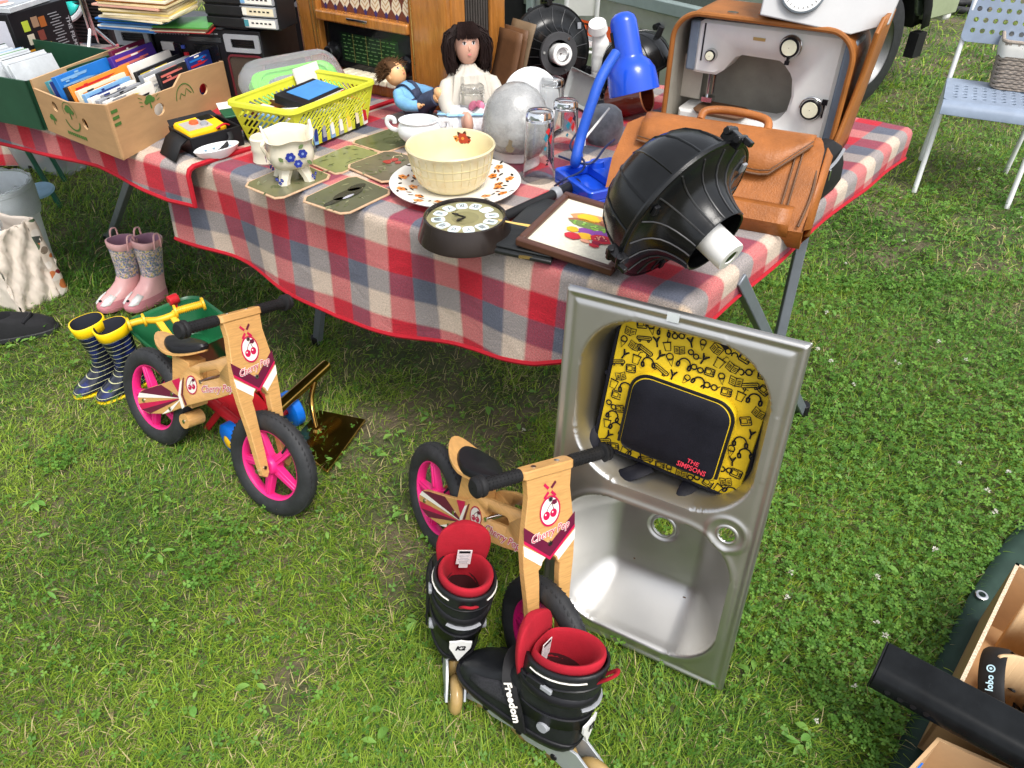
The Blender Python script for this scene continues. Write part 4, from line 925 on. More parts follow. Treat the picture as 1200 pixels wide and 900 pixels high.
# ------------------------------------------------------------------ toy wheelbarrow and brass lamp
def wheelbarrow():
    a0, a1 = P(271, 503, .055), P(346, 490, .055); mid = (a0+a1)/2; hw = .095; back = V((-.72, .69, 0)).normalized(); ax = V((0, 0, 1)).cross(back)
    t = thing('toy_wheelbarrow', 'green toy wheelbarrow with yellow handles, red frame and blue wheels behind a balance bike', 'toy', M=basis((mid.x, mid.y, 0), back, ax, (0, 0, 1)) @ Matrix.Identity(4))
    # local: x backwards from the axle, y along the axle
    tray = lambda z, k, x0: [V((x0+.13+(x-.0)*k, y*k, z)) for x, y in rrect(.28, .235, .05, 4, .14)]
    mb = MB(); R_ = [tray(.085, .72, .19), tray(.10, .80, .175), tray(.205, 1.0, .145), tray(.213, 1.06, .135), tray(.207, 1.07, .134), tray(.205, .98, .147), tray(.11, .77, .18), tray(.10, .70, .19)]
    mb.loft(R_, 0, True, True); mb.build('tray', mat('toy_green', (.012, .135, .05), .32, var=.08), t)
    for s in (-1, 1):
        mb = MB(); mb.tube(smoothpath([(-.0, s*.05, .055), (.14, s*.075, .10), (.34, s*.085, .12)]), .016, 10, flat=.8); mb.bar((.10, s*.06, .10), (.16, s*.10, .01), .03, .02); mb.build('frame', M_red, t, bevel=.003)
        mb = MB(); mb.lathe([(.012, -.018), (.045, -.018), (.055, -.012), (.055, .012), (.045, .018), (.012, .018)], 26, 0, TR(0, s*hw, .055) @ RX(pi/2)); mb.cyl((0, s*(hw+.019), .055), (0, s*(hw+.024), .055), .022, .014, 16, 1); mb.build('wheel', [C('toy_blue', (10, 110, 215), .35), M_yel], t)
    mb = MB(); mb.bar((.04, 0, .06), (.33, 0, .10), .10, .02); mb.cyl((0, -hw, .055), (0, hw, .055), .009, .009, 10); mb.build('chassis', M_red, t, bevel=.004)
    inv = t.matrix_basis.inverted(); h0, h1 = inv @ P(151, 380, .25), inv @ P(238, 356, .25)
    d = (h1-h0); L_ = d.length; d.normalize(); q = lambda f, dx=0, dz=0: h0+d*L_*f+V((dx, 0, dz))
    mb = MB(); mb.tube(smoothpath([q(0), q(.16), q(.30, -.0, -.01), q(.42, .0, -.012), q(.56, 0, -.01), q(.66, 0, 0), q(1)]), [.011]*7+[.010]*30, 10) if False else mb.tube(smoothpath([q(0), q(.16), q(.36, 0, -.012), q(.56, 0, -.010), q(.66), q(1)]), .0105, 10)
    for f in (0, .20, .62, 1.0): mb.cyl(q(f)-d*.004, q(f)+d*.004, .021, .021, 12)
    for k in range(12): f = .66+.33*k/12; mb.cyl(q(f), q(f)+d*.004, .0125, .0125, 10)
    for f in (.36, .56):
        a = q(f, 0, -.012); mb.bar(a, (a.x-.06, a.y*.9, .185), .020, .012)
    mb.build('handle', M_yel, t, bevel=.0015)
    kn = inv @ P(203, 351, .22); mb = MB(); mb.cyl(kn-V((0, .016, 0)), kn+V((0, .016, 0)), .017, .017, 14); mb.cyl(kn+V((0, 0, -.03)), kn, .01, .01, 10); mb.build('knob', M_red, t, bevel=.003)
wheelbarrow()
def brass_lamp():
    BR = mat('polished_brass', (.46, .27, .065), .17, 1.0, var=.2, vs=8, rv=.06)
    q = [P(374, 483, .012), P(429, 494, .012), P(384, 556, .012), P(342, 520, .012)]; c = sum(q, V((0, 0, 0)))/4
    t = thing('brass_lamp', 'brass lamp with square base and tubular shade by the front wheel of a bike', 'lamp', (c.x, c.y, .012)); o = V((c.x, c.y, .012))
    mb = MB(); mb.loft([[p-o for p in q], [p-o+V((0, 0, .010)) for p in q]]); mb.build('base_plate', BR, t, bevel=.002)
    b0 = P(371, 503, .022); zs = [.022, .06, .11, .15]; nk = [b0-o]
    for px, py, dz in ((366, 480, .055), (365, 465, .085), (369, 447, .125)): 
        nk.append(P(px, py, dz)-o)
    mb = MB(); mb.tube(smoothpath(nk), .008, 12); mb.cyl(b0-o, b0-o+V((0, 0, .008)), .016, .012, 16); mb.build('neck', BR, t)
    s0, s1 = P(383, 427, .135)-o, P(318, 486, .115)-o; mb = MB(); mb.tube([s0, s0+(s1-s0)*.03, s1], [.016, .018, .018], 18); mb.build('shade', BR, t, angle=50)
brass_lamp()

# ------------------------------------------------------------------ tarp with boxes, headphones and soundbar (right)
tq = [P(1226, 585, 0), P(1178, 634, 0), P(1132, 704, 0), P(1094, 780, 0), P(1066, 840, 0), P(1036, 910, 0), P(1010, 990, 0), P(1500, 1050, 0), P(1600, 600, 0)]
BARE.append([(p.x, p.y) for p in (P(1178, 632, 0), P(1130, 704, 0), P(1092, 780, 0), P(1034, 910, 0), P(1008, 990, 0), P(1600, 990, 0), P(1600, 620, 0))][::1])
def tarp():
    mb = MB(); k = len(tq); c = P(1300, 800, 0); rr = [[c+(p-c)*f+V((0, 0, .012+.006*sin(i*2.1+f*9))) for i, p in enumerate(tq)] for f in (1, .9, .75, .5, .02)]
    mb.loft(rr, 0, False, True); o = mb.build('tarp', mat('green_tarp', (.018, .045, .032), .75, var=.3, vs=8, bump=.4, bs=40), None, solid=.003); tag(o, 'dark green tarpaulin with metal eyelets under the cardboard boxes', 'tarp')
    for px, py in ((1150, 698),):
        e = P(px, py, .02); mb = MB(); mb.lathe([(.007, 0), (.013, 0), (.0145, .003), (.012, .005), (.008, .005), (.007, 0)], 24, 0, TR(*e)); mb.build('eyelet', M_chrome, o)
tarp()
def open_box(name, label, cat, corners, h, z0, th=.005, mats=None, floor=True, parent=None, cuts=None, group=None, edge=None):
    # corners: four floor points, counter-clockwise
    c = sum(corners, V((0, 0, 0)))/len(corners); t = thing(name, label, cat, (c.x, c.y, z0), group=group)
    o = V((c.x, c.y, 0)); q = [V((p.x-c.x, p.y-c.y, 0)) for p in corners]; mats = mats or [M_card, M_cardin]
    mb = MB(); mb.loft([q, [p+V((0, 0, .004)) for p in q]]); mb.build('floor', mats[0], t)
    for i in range(4):
        a, b_ = q[i], q[(i+1) % 4]; d = (b_-a); L_ = d.length; d.normalize(); n_ = V((-d.y, d.x, 0))
        if n_.dot(a) > 0: n_ = -n_         # inwards
        prof = cuts[i] if cuts and cuts[i] else [(0, h), (1, h)]
        loops = [[(0, .004)]+[(L_, .004)]+[(f*L_, z) for f, z in reversed(prof)]]
        if cuts and len(cuts) > 4 and i in cuts[4]: loops += [[(cx*L_+x, cz+y) for x, y in circ(0, 0, rx, 14, ry)][::-1] for cx, cz, rx, ry in cuts[4][i]]
        up = V((0, 0, 1)); Mw = basis(a+n_*th/2, d, up, d.cross(up)); mb = MB(); mb.shape(loops, th, 0, Mw)
        ob = mb.build('wall', [mats[0], mats[1], edge or mats[1]], t)
        for p in ob.data.polygons:
            if p.normal.dot(n_) > .7: p.material_index = 1
            elif p.normal.z > .5: p.material_index = 2
    return t
def corr_mat():
    m = mat('corrugated_edge', (.62, .50, .36), .8, var=.5, vs=260, var2=(.22, .15, .09)); return m
M_corr = corr_mat()
b1 = [P(1126, 792, .20), P(1203, 632, .20)]; d1 = (b1[1]-b1[0]); d1.z = 0; d1.normalize(); n1_ = V((d1.y, -d1.x, 0))
bc = [V((b1[0].x, b1[0].y, 0))-d1*.06, V((b1[0].x, b1[0].y, 0))-d1*.06+n1_*.30, V((b1[0].x, b1[0].y, 0))+d1*.34+n1_*.30, V((b1[0].x, b1[0].y, 0))+d1*.34]
open_box('cardboard_box', 'large open cardboard box of headphones and cables on the tarp', 'box', bc, .20, .018, .007, edge=M_corr)
b2 = [P(1064, 903, .16), P(1096, 868, .16), P(1135, 884, .16)]
e2_ = (b2[2]-b2[1]); e2_.z = 0; e2_.normalize(); f2 = V((b2[0].x-b2[1].x, b2[0].y-b2[1].y, 0)); f2.normalize(); o2 = V((b2[1].x, b2[1].y, 0))
t2 = open_box('cardboard_box', 'small torn cardboard box with blue tape in front of the soundbar', 'box', [o2, o2+f2*.22, o2+f2*.22+e2_*.26, o2+e2_*.26], .16, .018, .006, edge=M_cardin, cuts=[[(0, .155), (.5, .162), (1, .15)], None, None, [(0, .15), (.4, .165), (.55, .15), (1, .155)]])
mb = MB(); inv = t2.matrix_basis.inverted(); a = inv @ (o2+f2*.05); mb.loft([[a+V((0, 0, .05))-V(e2_)*.002, a+f2*.05+V((0, 0, .05))-V(e2_)*.002], [a+V((0, 0, .146))-V(e2_)*.002, a+f2*.05+V((0, 0, .146))-V(e2_)*.002], [a+V((0, 0, .1465))+V(e2_)*.010, a+f2*.05+V((0, 0, .1465))+V(e2_)*.010]], 0, False, False, closed=False); mb.build('blue_tape', C('tape_blue', (20, 120, 235), .4), t2, solid=.0012)
# contents of the large box
def in_box(u, v, z=.025): return bc[0]+(d1*u)+(n1_*v)+V((0, 0, z))
def kraft_roll(u, v, a, label):
    t = thing('kraft_liner', label, 'packing paper', M=basis(in_box(u, v, .03), d1, n1_, (0, 0, 1)) @ RZ(a)); mb = MB(); rg = []
    for k in range(40):
        x = k/39; f = .004*sin(k*pi/1.0*.9); rg.append([V((.0+.085*cos(pi*x*1.0), .07*sin(pi*x)+0, z)) for z in (0, .17)])
    mb.loft(rg, 0, False, False, closed=False); mb.build('corrugated_wrap', mat('kraft_corrugated', (.62, .43, .24), .85, var=.06, vs=30, bump=.8, bs=180, stretch=(1, 1, .02)), t, solid=.006)
kraft_roll(.27, .10, radians(-40), 'curled sheet of corrugated kraft board upright in the headphone box')
kraft_roll(.11, .115, radians(-60), 'strip of corrugated kraft board inside the headphone band')
def headphones(M, label, text):
    t = thing('headphones', label, 'headphones', M=M); R = .078
    mb = MB(); rg = []
    for k in range(31):
        a = pi*k/30; c = V((R*cos(a), 0, R*1.15*sin(a))); n_ = V((cos(a), 0, sin(a))); rg.append([c+V((0, -.022, 0)), c+n_*.004+V((0, -.016, 0)), c+n_*.005, c+n_*.004+V((0, .016, 0)), c+V((0, .022, 0)), c-n_*.004])
    mb.loft(rg, 0); mb.build('headband', M_blackm, t, angle=60)
    for s in (-1, 1):
        mb = MB(); mb.loft([[V((s*R, y*.8, .01)) for y in (-.012, .012)]+[V((s*(R+.004), y*.8, .01)) for y in (.012, -.012)], [V((s*(R+.006), y, -.05)) for y in (-.010, .010)]+[V((s*(R+.010), y, -.05)) for y in (.010, -.010)]], 0); mb.build('slider', M_white, t)
        mb = MB(); mb.lathe([(.001, -.018), (.026, -.018), (.035, -.010), (.036, .004), (.030, .014), (.001, .016)], 26, 0, TR(s*(R-.004), 0, -.055) @ RY(s*pi/2)); mb.build('ear_cup', M_gloss, t)
        mb = MB(); mb.lathe([(.016, .0), (.034, .0), (.037, .008), (.034, .017), (.020, .018), (.014, .010)], 26, 0, TR(s*(R-.024), 0, -.055) @ RY(s*pi/2)); mb.build('ear_pad', M_blackm, t)
    if text:
        mb = MB(); a = radians(112); c = V((R*cos(a), 0, R*1.15*sin(a))); n_ = V((cos(a), 0, sin(a))); tn = V((-sin(a), 0, cos(a)))
        Mt = basis(c+n_*.0062, (0, -1, 0) if False else tn, n_.cross(tn), n_); mb.text('odol', .017, 0, Mt @ TR(.018, 0, 0), 0, .0004, .0004); mb.ring((-.010, 0, .0004), .005, .0075, 20, 0, Mt); mb.disc((-.010, 0, .0004), .0025, 10, 0, Mt); mb.build('lettering', C('print_blue_white', (190, 225, 240), .4), t)
    return t
headphones(basis(in_box(.150, .078, .110), d1, n1_, (0, 0, 1)) @ RZ(radians(-8)) @ RX(radians(28)), 'black headphones with white lettering on the band, at the box edge', True)
headphones(basis(in_box(.16, .20, .12), (n1_*.9-d1*.3).normalized(), (d1*.9+n1_*.3).normalized(), (0, 0, 1)) @ RX(radians(70)) @ RZ(radians(15)), 'black headphones with white sliders lying deeper in the box', False)
for k in range(3):
    R = random.Random(k); pts = [in_box(.02+.22*R.random(), .05+.2*R.random(), .04+.07*R.random()) for _ in range(9)]; mb = MB(); mb.tube(smoothpath(pts, 8), .0028, 6); tag(mb.build('cable', M_black, None), 'thin black cable tangled in the bottom of the headphone box', 'cable', 'cables in the headphone box')
t = thing('silver_cassette_player', 'grey flat plastic case between the headphone cables', 'player', M=basis(in_box(.06, .16, .03), d1, n1_, (0, 0, 1)) @ RZ(.3)); mb = MB(); mb.box((0, 0, .03), (.13, .09, .05)); mb.build('case', M_grey, t, bevel=.006); mb = MB(); mb.box((0, 0, .0565), (.06, .03, .003)); mb.build('window', M_gloss, t)
def soundbar():
    A, B_, Cc = P(1042, 752, .262), P(1012, 800, .262), P(1200, 862, .262); d = (Cc-A); d.z = 0
    A2 = P(1042, 752, .262); dl = (P(1200, 835, .262)-A2); dl.z = 0; dl.normalize(); w = B_-A2; w.z = 0; W = .082; nw = V((-dl.y, dl.x, 0))
    if nw.dot(w) < 0: nw = -nw
    t = thing('soundbar', 'long black soundbar with buttons laid across the cardboard boxes', 'soundbar', M=basis(V((A2.x, A2.y, .212)), dl, nw, dl.cross(nw)) if dl.cross(nw).z > 0 else basis(V((A2.x, A2.y, .212)), dl, nw, (0, 0, 1)))
    pr = [(0, 0), (0, .048), (.003, .052), (.058, .052), (.068, .049), (.078, .040), (.082, .026), (.080, .004), (.076, 0)]
    mb = MB(); mb.loft([[V((x, y, z)) for y, z in pr] for x in (0, .62)]); mb.build('case', mat('soundbar_black', (.009, .010, .011), .24, var=.35, vs=18, rv=.1, spec=.14), t, bevel=.002)
    mb = MB(); mb.loft([[V((x, .5*.082+(y-.041)*1.01, z*1.0)) for y, z in pr] for x in (-.004, -.0005)]); mb.build('end_cap', M_gloss, t, bevel=.001)
    for k in range(4): mb = MB(); mb.cyl((.030+k*.022, .0795, .018), (.030+k*.022, .0825, .0185), .0055, .005, 14); mb.build('button', M_black, t)
    mb = MB(); mb.box((.36, .081, .004), (.24, .006, .008)); mb.build('rubber_foot', M_rubber, t)
soundbar()

# ------------------------------------------------------------------ perforated chair with wicker basket (upper right)
M_chgrey = C('chair_grey', (134, 147, 166), .45); M_chwhite = mat('chair_white', (.78, .78, .78), .35, var=.04)
def perf_chair(label, o, fwd, w=.40, holes=True, M_seat=None):
    # o: point on the ground under the front edge's left end as seen; fwd: direction the chair faces
    f = V(fwd).normalized(); r = V((-f.y, f.x, 0))      # r: to the sitter's left
    t = thing('chair', label, 'chair', M=basis(o, r, -f, (0, 0, 1)))
    ms = M_seat or M_chgrey
    mb = MB(); hs_ = []
    if holes:
        for i in range(9):
            for j in range(5):
                hs_.append(circ(.045+i*.0388, .08+j*.045+(.012 if i % 2 else 0), .0105, 8)[::-1])
    mb.shape([rrect(w, .37, .03, 4, w/2, .205)]+hs_, .010, 0, TR(0, 0, .437))
    mb.loft([[V((x, y, z)) for y, z in ((.022, .432), (.022, .442), (-.01, .436), (-.026, .418), (-.030, .39), (-.024, .39), (-.018, .414), (-.004, .428))] for x in (.0, w)]); mb.build('seat', ms, t, angle=50, bevel=.002)
    mb = MB(); hs_ = [circ(.04+i*.04, .05+j*.045, .011, 10)[::-1] for i in range(9) for j in range(4)] if holes else []
    Mb = basis((0, .415, .60), (1, 0, 0), (0, .26, .96), (0, -.96, .26)); mb.shape([rrect(w, .25, .03, 4, w/2, .125)]+hs_, .010, 0, Mb); mb.build('backrest', ms, t)
    for x in (.012, w-.012):
        mb = MB(); mb.tube([(x, .12, .425), (x, .03, 0)], .0115, 10); mb.build('leg', M_chwhite, t)
        mb = MB(); mb.tube([(x, .50, 0), (x, .39, .40), (x, .40, .45), (x, .47, .80)], .0115, 10); mb.build('leg', M_chwhite, t)
    mb = MB(); mb.tube([(.012, .12, .424), (w-.012, .12, .424)], .009, 8); mb.tube([(.012, .39, .41), (w-.012, .39, .41)], .009, 8); mb.build('crossbar', M_chwhite, t)
    return t
sf = P(1105, 118, .44); sb = P(1126, 84, .44); fw_ = (sf-sb); fw_.z = 0
chR = perf_chair('grey perforated chair on white tube legs on the grass, holding a basket', V((sf.x, sf.y, 0)), (-.45, -.89, 0), .42)
def wicker():
    a = P(1156, 104, .443); d = V((1, -.50, 0)).normalized(); n_ = V((.45, .89, 0)).normalized(); t = thing('wicker_basket', 'grey wicker basket with white cloth lining on the chair seat', 'basket', M=basis((a.x, a.y, .4435), d, n_, (0, 0, 1)))
    W, D, H_ = .34, .21, .20; m = mat('willow', (.36, .30, .25), .75, var=.35, vs=160)
    for k in range(20):
        z = .006+k*.0098; kx = .90+.10*k/20; pts = [(W/2+(x)*kx, D/2+y*kx, z+.0022*sin(i*2.2+k*pi)) for i, (x, y) in enumerate(rrect(W, D, .03, 3))]
        L_ = []
        for i in range(len(pts)):
            p, q = V(pts[i]), V(pts[(i+1) % len(pts)]); nseg = max(1, int((q-p).length/.016))
            for j in range(nseg):
                c = p+(q-p)*j/nseg; o = .0026*(1 if (j+k) % 2 else -1); dr = V((c.x-W/2, c.y-D/2, 0)).normalized(); L_.append(c+dr*o)
        if k == 0: mbw = MB()
        mbw.tube(L_+[L_[0]], .0052, 5)
    mbw.build('weave', m, t)
    mb = MB(); rp = [(W/2+x, D/2+y, H_+.003+(.02*max(0, y/(D/2))**4)) for x, y in rrect(W, D, .03, 4)]; mb.tube(rp+[rp[0]], .008, 8); mb.build('rim', m, t)
    mb = MB(); rr = lambda k, z: [V((W/2+x*k, D/2+y*k, z+.004*sin(i*1.3))) for i, (x, y) in enumerate(rrect(W, D, .035, 6))]
    mb.loft([rr(1.025, H_-.060), rr(1.05, H_-.03), rr(1.04, H_-.004), rr(.99, H_+.006), rr(.94, H_), rr(.86, .05), rr(.80, .02)], 0, False, True); mb.build('lining', mat('white_cotton', (.74, .72, .68), .9, var=.06, bump=.3, bs=30), t)
wicker()

# ------------------------------------------------------------------ van and trailer behind
def van():
    W0 = P(1004, 127, 0); d = V((.80, .60, 0)); n_ = V((d.y, -d.x, 0))    # side faces right of the stall
    t = thing('van', 'dark grey green van parked on the grass behind the sewing machine', 'van', M=basis((W0.x, W0.y, 0), d, -n_, (0, 0, 1)))
    body = C('van_paint', (92, 102, 92), .28, coat=.5); sill = C('van_sill', (150, 160, 128), .5)
    arch = [(.43*cos(a), .33+.43*sin(a)) for a in np.linspace(pi-.15, .15, 14)]
    lo = .44
    def side(z0, z1): return [(-1.3, z0), (-.43, z0)]+[p for p in arch if p[1] > z0]+[(.43, z0), (.84, z0), (.84, z1), (-1.3, z1)]
    mb = MB(); mb.shape([side(.46, 1.0)+[]], .04, 0, TR(0, .03, 0) @ RX(pi/2), .004); mb.loft([[V((x, y, z)) for x, z in ((-1.3, 1.0), (.84, 1.0), (.80, 1.9), (-.9, 1.9))] for y in (.06, 1.7)]); mb.box((-.87, .9, .72), (.84, 1.55, .5)); mb.box((.65, .9, .72), (.36, 1.55, .5)); mb.build('body', body, t, bevel=.01)
    for x_, w_ in ((.655, .36), (-.88, .8)): mb = MB(); mb.box((x_, .010, .50), (w_, .05, .13)); mb.build('sill', sill, t, bevel=.008)
    mb = MB(); mb.loft([[V((x*1.0, -.03, z)) for x, z in arch], [V((x*1.20, -.03, (z-.33)*1.18+.33)) for x, z in arch], [V((x*1.20, .03, (z-.33)*1.18+.33)) for x, z in arch], [V((x*1.0, .03, z)) for x, z in arch], [V((x*.98, .35, z)) for x, z in arch]], 0, False, False, closed=False); mb.box((.47, .0, .30), (.09, .06, .14)); mb.build('wheel_arch', M_blackm, t, solid=.004)
    wh = bpy.data.objects.new('wheel', None); COL.objects.link(wh); wh.parent = t
    mb = MB(); pr = [(.20, -.10), (.24, -.108), (.29, -.105), (.318, -.085), (.325, -.06), (.325, .06), (.318, .085), (.29, .10), (.20, .10)]; mb.lathe(pr, 40, 0, TR(0, .10, .325) @ RX(pi/2)); mb.build('tyre', M_rubber, wh)
    mb = MB(); mb.lathe([(.001, .045), (.06, .06), (.08, .03), (.15, .02), (.17, .05), (.20, .09), (.212, .10), (.205, .06), (.19, .0), (.001, .0)], 40, 0, TR(0, .10, .325) @ RX(pi/2)); mb.build('rim', mat('silver_rim', (.22, .22, .22), .4, .8), wh)
    mb = MB(); mb.box((.89, .8, .50), (.09, 1.5, .26)); mb.build('bumper', M_white, t, bevel=.02)
    mb = MB(); mb.shape([[(-.8, 1.08), (.5, 1.08), (.45, 1.7), (-.6, 1.7)]], .01, 0, TR(0, .055, 0) @ RX(pi/2)); mb.build('window', M_gloss, t)
van()
mb = MB(); c = P(1130, 8, .03); mb.tube([(c.x+.17*cos(a), c.y+.17*sin(a), .03) for a in np.linspace(0, 2*pi, 33)], .03, 10); tag(mb.build('rubber_ring', M_rubber, None), 'dark rubber tyre lying flat on the grass far behind the chair', 'tyre')
def trailer():
    a, b_ = P(632, 17, .50), P(713, 40, .50); d = (b_-a); d.z = 0; L_ = d.length; d.normalize(); n_ = V((d.y, -d.x, 0))
    t = thing('trailer', 'silver box trailer with an orange maker strip behind the round lamps', 'trailer', M=basis((a.x, a.y, 0), d, -n_, (0, 0, 1)))
    gal = mat('galvanised', (.42, .44, .45), .4, .75, var=.12, vs=12); rail = C('trailer_rail', (128, 142, 140), .45)
    k = .50-.72
    mb = MB(); mb.box((.62, .22, .70+k), (1.34, .44, .38)); mb.build('side_panel', gal, t, bevel=.004)
    mb = MB(); mb.box((.62, -.004, .915+k), (1.42, .05, .06)); mb.box((-.07, .0, .70+k), (.06, .045, .40)); mb.box((1.30, .0, .70+k), (.06, .045, .40)); mb.build('frame', rail, t, bevel=.006)
    mb = MB(); mb.box((L_/2+.03, -.001, .50), (L_+.12, .004, .072)); mb.text('STEMA', .066, 1, TR(L_*.80, -.0036, .498) @ RX(pi/2), 0, .0012, .0004); mb.poly([(L_*.42, -.0036, .515), (L_*.50, -.0036, .525), (L_*.47, -.0036, .48)], 1); mb.build('maker_strip', [C('strip_orange', (240, 95, 30), .45), M_black], t)
    for x in (L_*1.15, L_*1.6, L_*2.1): mb = MB(); mb.cyl((x, .0, .60), (x, -.03, .60), .018, .014, 14); mb.build('hook', M_black, t)
    for x in (.35, .95):
        wh = MB(); wh.lathe([(.02, -.07), (.10, -.075), (.15, -.07), (.16, -.04), (.16, .04), (.15, .07), (.02, .07)], 28, 0, TR(x, .10, .16) @ RX(pi/2)); wh.build('wheel', M_rubber, t)
trailer()
s0 = P(702, 13, .62); perf_chair('white chair standing between the table and the silver trailer', V((s0.x, s0.y+.415, 0)), (0, 1, 0), .185, False, M_white)
t = thing('plastic_tub', 'black plastic tub with a lid in the gap behind the wooden radio', 'tub', (P(612, 40, .3).x, P(612, 40, .3).y+.25, 0)); mb = MB(); mb.loft([[V((x*k, y*k, z)) for x, y in rrect(.5, .4, .06, 4)] for z, k in ((0, .85), (.62, 1.0))]); mb.build('body', M_black, t); mb = MB(); mb.loft([[V((x*k, y*k, z)) for x, y in rrect(.5, .4, .06, 4)] for z, k in ((.60, 1.06), (.66, 1.06), (.68, .95))]); mb.build('lid', M_blackm, t, bevel=.01)

# ------------------------------------------------------------------ left edge: lined bin, paper bag, stool, storage box
def lined_bin():
    c = P(0, 233, .36); c = V((c.x-.10, c.y+.12, 0)); t = thing('waste_bin', 'pale grey bin with a clear plastic liner behind the paper bag', 'bin', (c.x, c.y, 0))
    M_film = mat('plastic_film', (.80, .84, .86), .15, var=.03, trans=.75, ior=1.2, bump=.6, bs=28)
    mb = MB(); mb.lathe([(.10, 0), (.128, .34), (.134, .345), (.134, .36), (.128, .362), (.122, .35), (.096, .01), (.001, .01)], 40, 0); mb.build('body', C('bin_grey', (236, 241, 242), .4), t)
    mb = MB(); R = random.Random(3); rg = []
    for r, z in ((.133, .25), (.138, .33), (.139, .368), (.130, .372), (.118, .35), (.10, .28), (.05, .25)):
        rg.append([V(((r+R.uniform(-.003, .005))*cos(2*pi*i/36), (r+R.uniform(-.003, .005))*sin(2*pi*i/36), z+R.uniform(-.006, .006))) for i in range(36)])
    mb.loft(rg, 0, False, True); mb.build('liner', M_film, t)
lined_bin()
def paper_bag():
    a, b_ = P(26, 370, 0), P(80, 342, 0); d = (b_-a); d.z = 0; L_ = d.length; d.normalize(); n_ = V((-d.y, d.x, 0)); H_ = .31
    t = thing('paper_bag', 'crumpled beige paper carrier bag standing on the grass at the bin', 'bag', M=basis((a.x, a.y, 0), d, n_, (0, 0, 1)))
    R = np.random.default_rng(5); nu, nv = 28, 20
    ph = R.uniform(0, 6.3, 12)
    def wr(u, v, k): return .0025*sin(u*61+v*47+ph[k])+.002*sin(u*80-v*71)+.006*sin(u*9+v*7+ph[k])+.005*sin(u*17-v*13+ph[k+1])+.0035*sin(u*33+v*29+ph[k+2])*1.0+R.normal(0, .0013)
    mb = MB(); rows = []
    top_in = .012
    for j in range(nv+1):
        v = j/nv; rows.append([V((0*v+(L_-.01*v)*(i/nu)+wr(v, i/nu, 3)*.5, wr(i/nu, v, 0)+top_in*v, v*H_)) for i in range(nu+1)])
    pb = mat('crumpled_paper', (.72, .63, .54), .75, var=.06, vs=12, bump=.9, bs=22)
    mb.loft(rows, 0, False, False, closed=False); mb.build('panel', pb, t, angle=180, solid=.0015)
    mb = MB(); rows = []
    for j in range(nv+1):
        v = j/nv; rows.append([V((0*v+(L_-.01*v)*(i/nu), .36-top_in*v*.6+wr(i/nu, v, 6), v*H_)) for i in range(nu+1)])
    mb.loft(rows, 0, False, False, closed=False); o = mb.build('panel', pb, t, angle=180, solid=.0015)
    side = floral_mat('printed_paper', srgb(205, 190, 175), [srgb(120, 30, 35), srgb(190, 110, 60), srgb(60, 65, 60), srgb(215, 205, 195), srgb(120, 105, 90), srgb(70, 90, 60)], 34, .62, .6)
    mb = MB(); rows = []
    for j in range(nv+1):
        v = j/nv; rows.append([V((0*v+(L_-.01*v)*u+wr(v, u, 3)*.0, top_in*v-.0105-.003*sin(v*20+u*9), v*H_)) for u in (.80, .87, .94, 1.0)])
    mb.loft(rows, 0, False, False, closed=False); mb.build('print', side, t, angle=180, solid=.001)
    for x0 in (0, 1):
        mb = MB(); rows = []
        for j in range(nv+1):
            v = j/nv; x = (L_-.01*v if x0 else 0); rows.append([V((x-(1 if x0 else -1)*(.03*v*sin(pi*i/8))+wr(i/8, v, 8)*.6, top_in*v+(.36-1.6*top_in*v)*(i/8), v*H_)) for i in range(9)])
        mb.loft(rows, 0, False, False, closed=False); mb.build('gusset', pb, t, angle=180, solid=.0015)
paper_bag()
def stool():
    t = thing('folding_stool', 'green tube stool half hidden under the left table', 'stool', M=TR(P(60, 215, 0).x, P(60, 215, 0).y, 0)); o = V((P(60, 215, 0).x, P(60, 215, 0).y, 0))
    gr = C('stool_green', (10, 80, 60), .35)
    for q0, q1 in (((72, 244), (55, 190)), ((77, 213), (64, 186))):
        a = P(*q0, 0)-o; b_ = P(*q1, .42)-o; b_ = V((a.x-.10, a.y+.03, .42)); mb = MB(); mb.tube([a, b_], .0115, 10); mb.build('leg', gr, t)
        a2 = a+V((-.36, .0, 0)); mb = MB(); mb.tube([a2, V((a2.x+.1, a2.y+.03, .42))], .0115, 10); mb.build('leg', gr, t)
    a = P(72, 244, 0)-o; mb = MB(); mb.box((a.x-.19, a.y+.22, .43), (.36, .34, .02)); mb.build('seat', C('stool_canvas', (40, 60, 55), .9), t, bevel=.006)
stool()
t = thing('storage_box', 'clear plastic storage box with pale blue lid under the left table', 'box', (P(30, 226, 0).x, P(30, 226, 0).y+.35, 0), radians(-20)); mb = MB(); mb.loft([[V((x*k, y*k, z)) for x, y in rrect(.36, .26, .03, 4)] for z, k in ((0, .9), (.16, 1), (.16, .97), (.01, .87))], 0, True, True); mb.build('body', mat('clear_plastic', (.8, .84, .87), .15, trans=.7, ior=1.3, var=.02), t)
t = thing('plastic_lid', 'pale blue round plastic lid lying tilted by the grey bin', 'plate', M=TR(*P(30, 246, .2)) @ RX(radians(12)) @ TR(0, .13, 0) @ Matrix.Scale(.62, 4)); mb = MB(); mb.lathe([(.001, .006), (.09, .006), (.096, .0), (.098, -.006), (.09, -.004), (.001, 0)], 32); mb.build('disc', C('lid_blue', (150, 195, 225), .4), t)  # the pale blue lid beside the bin, drawn as a shallow disc
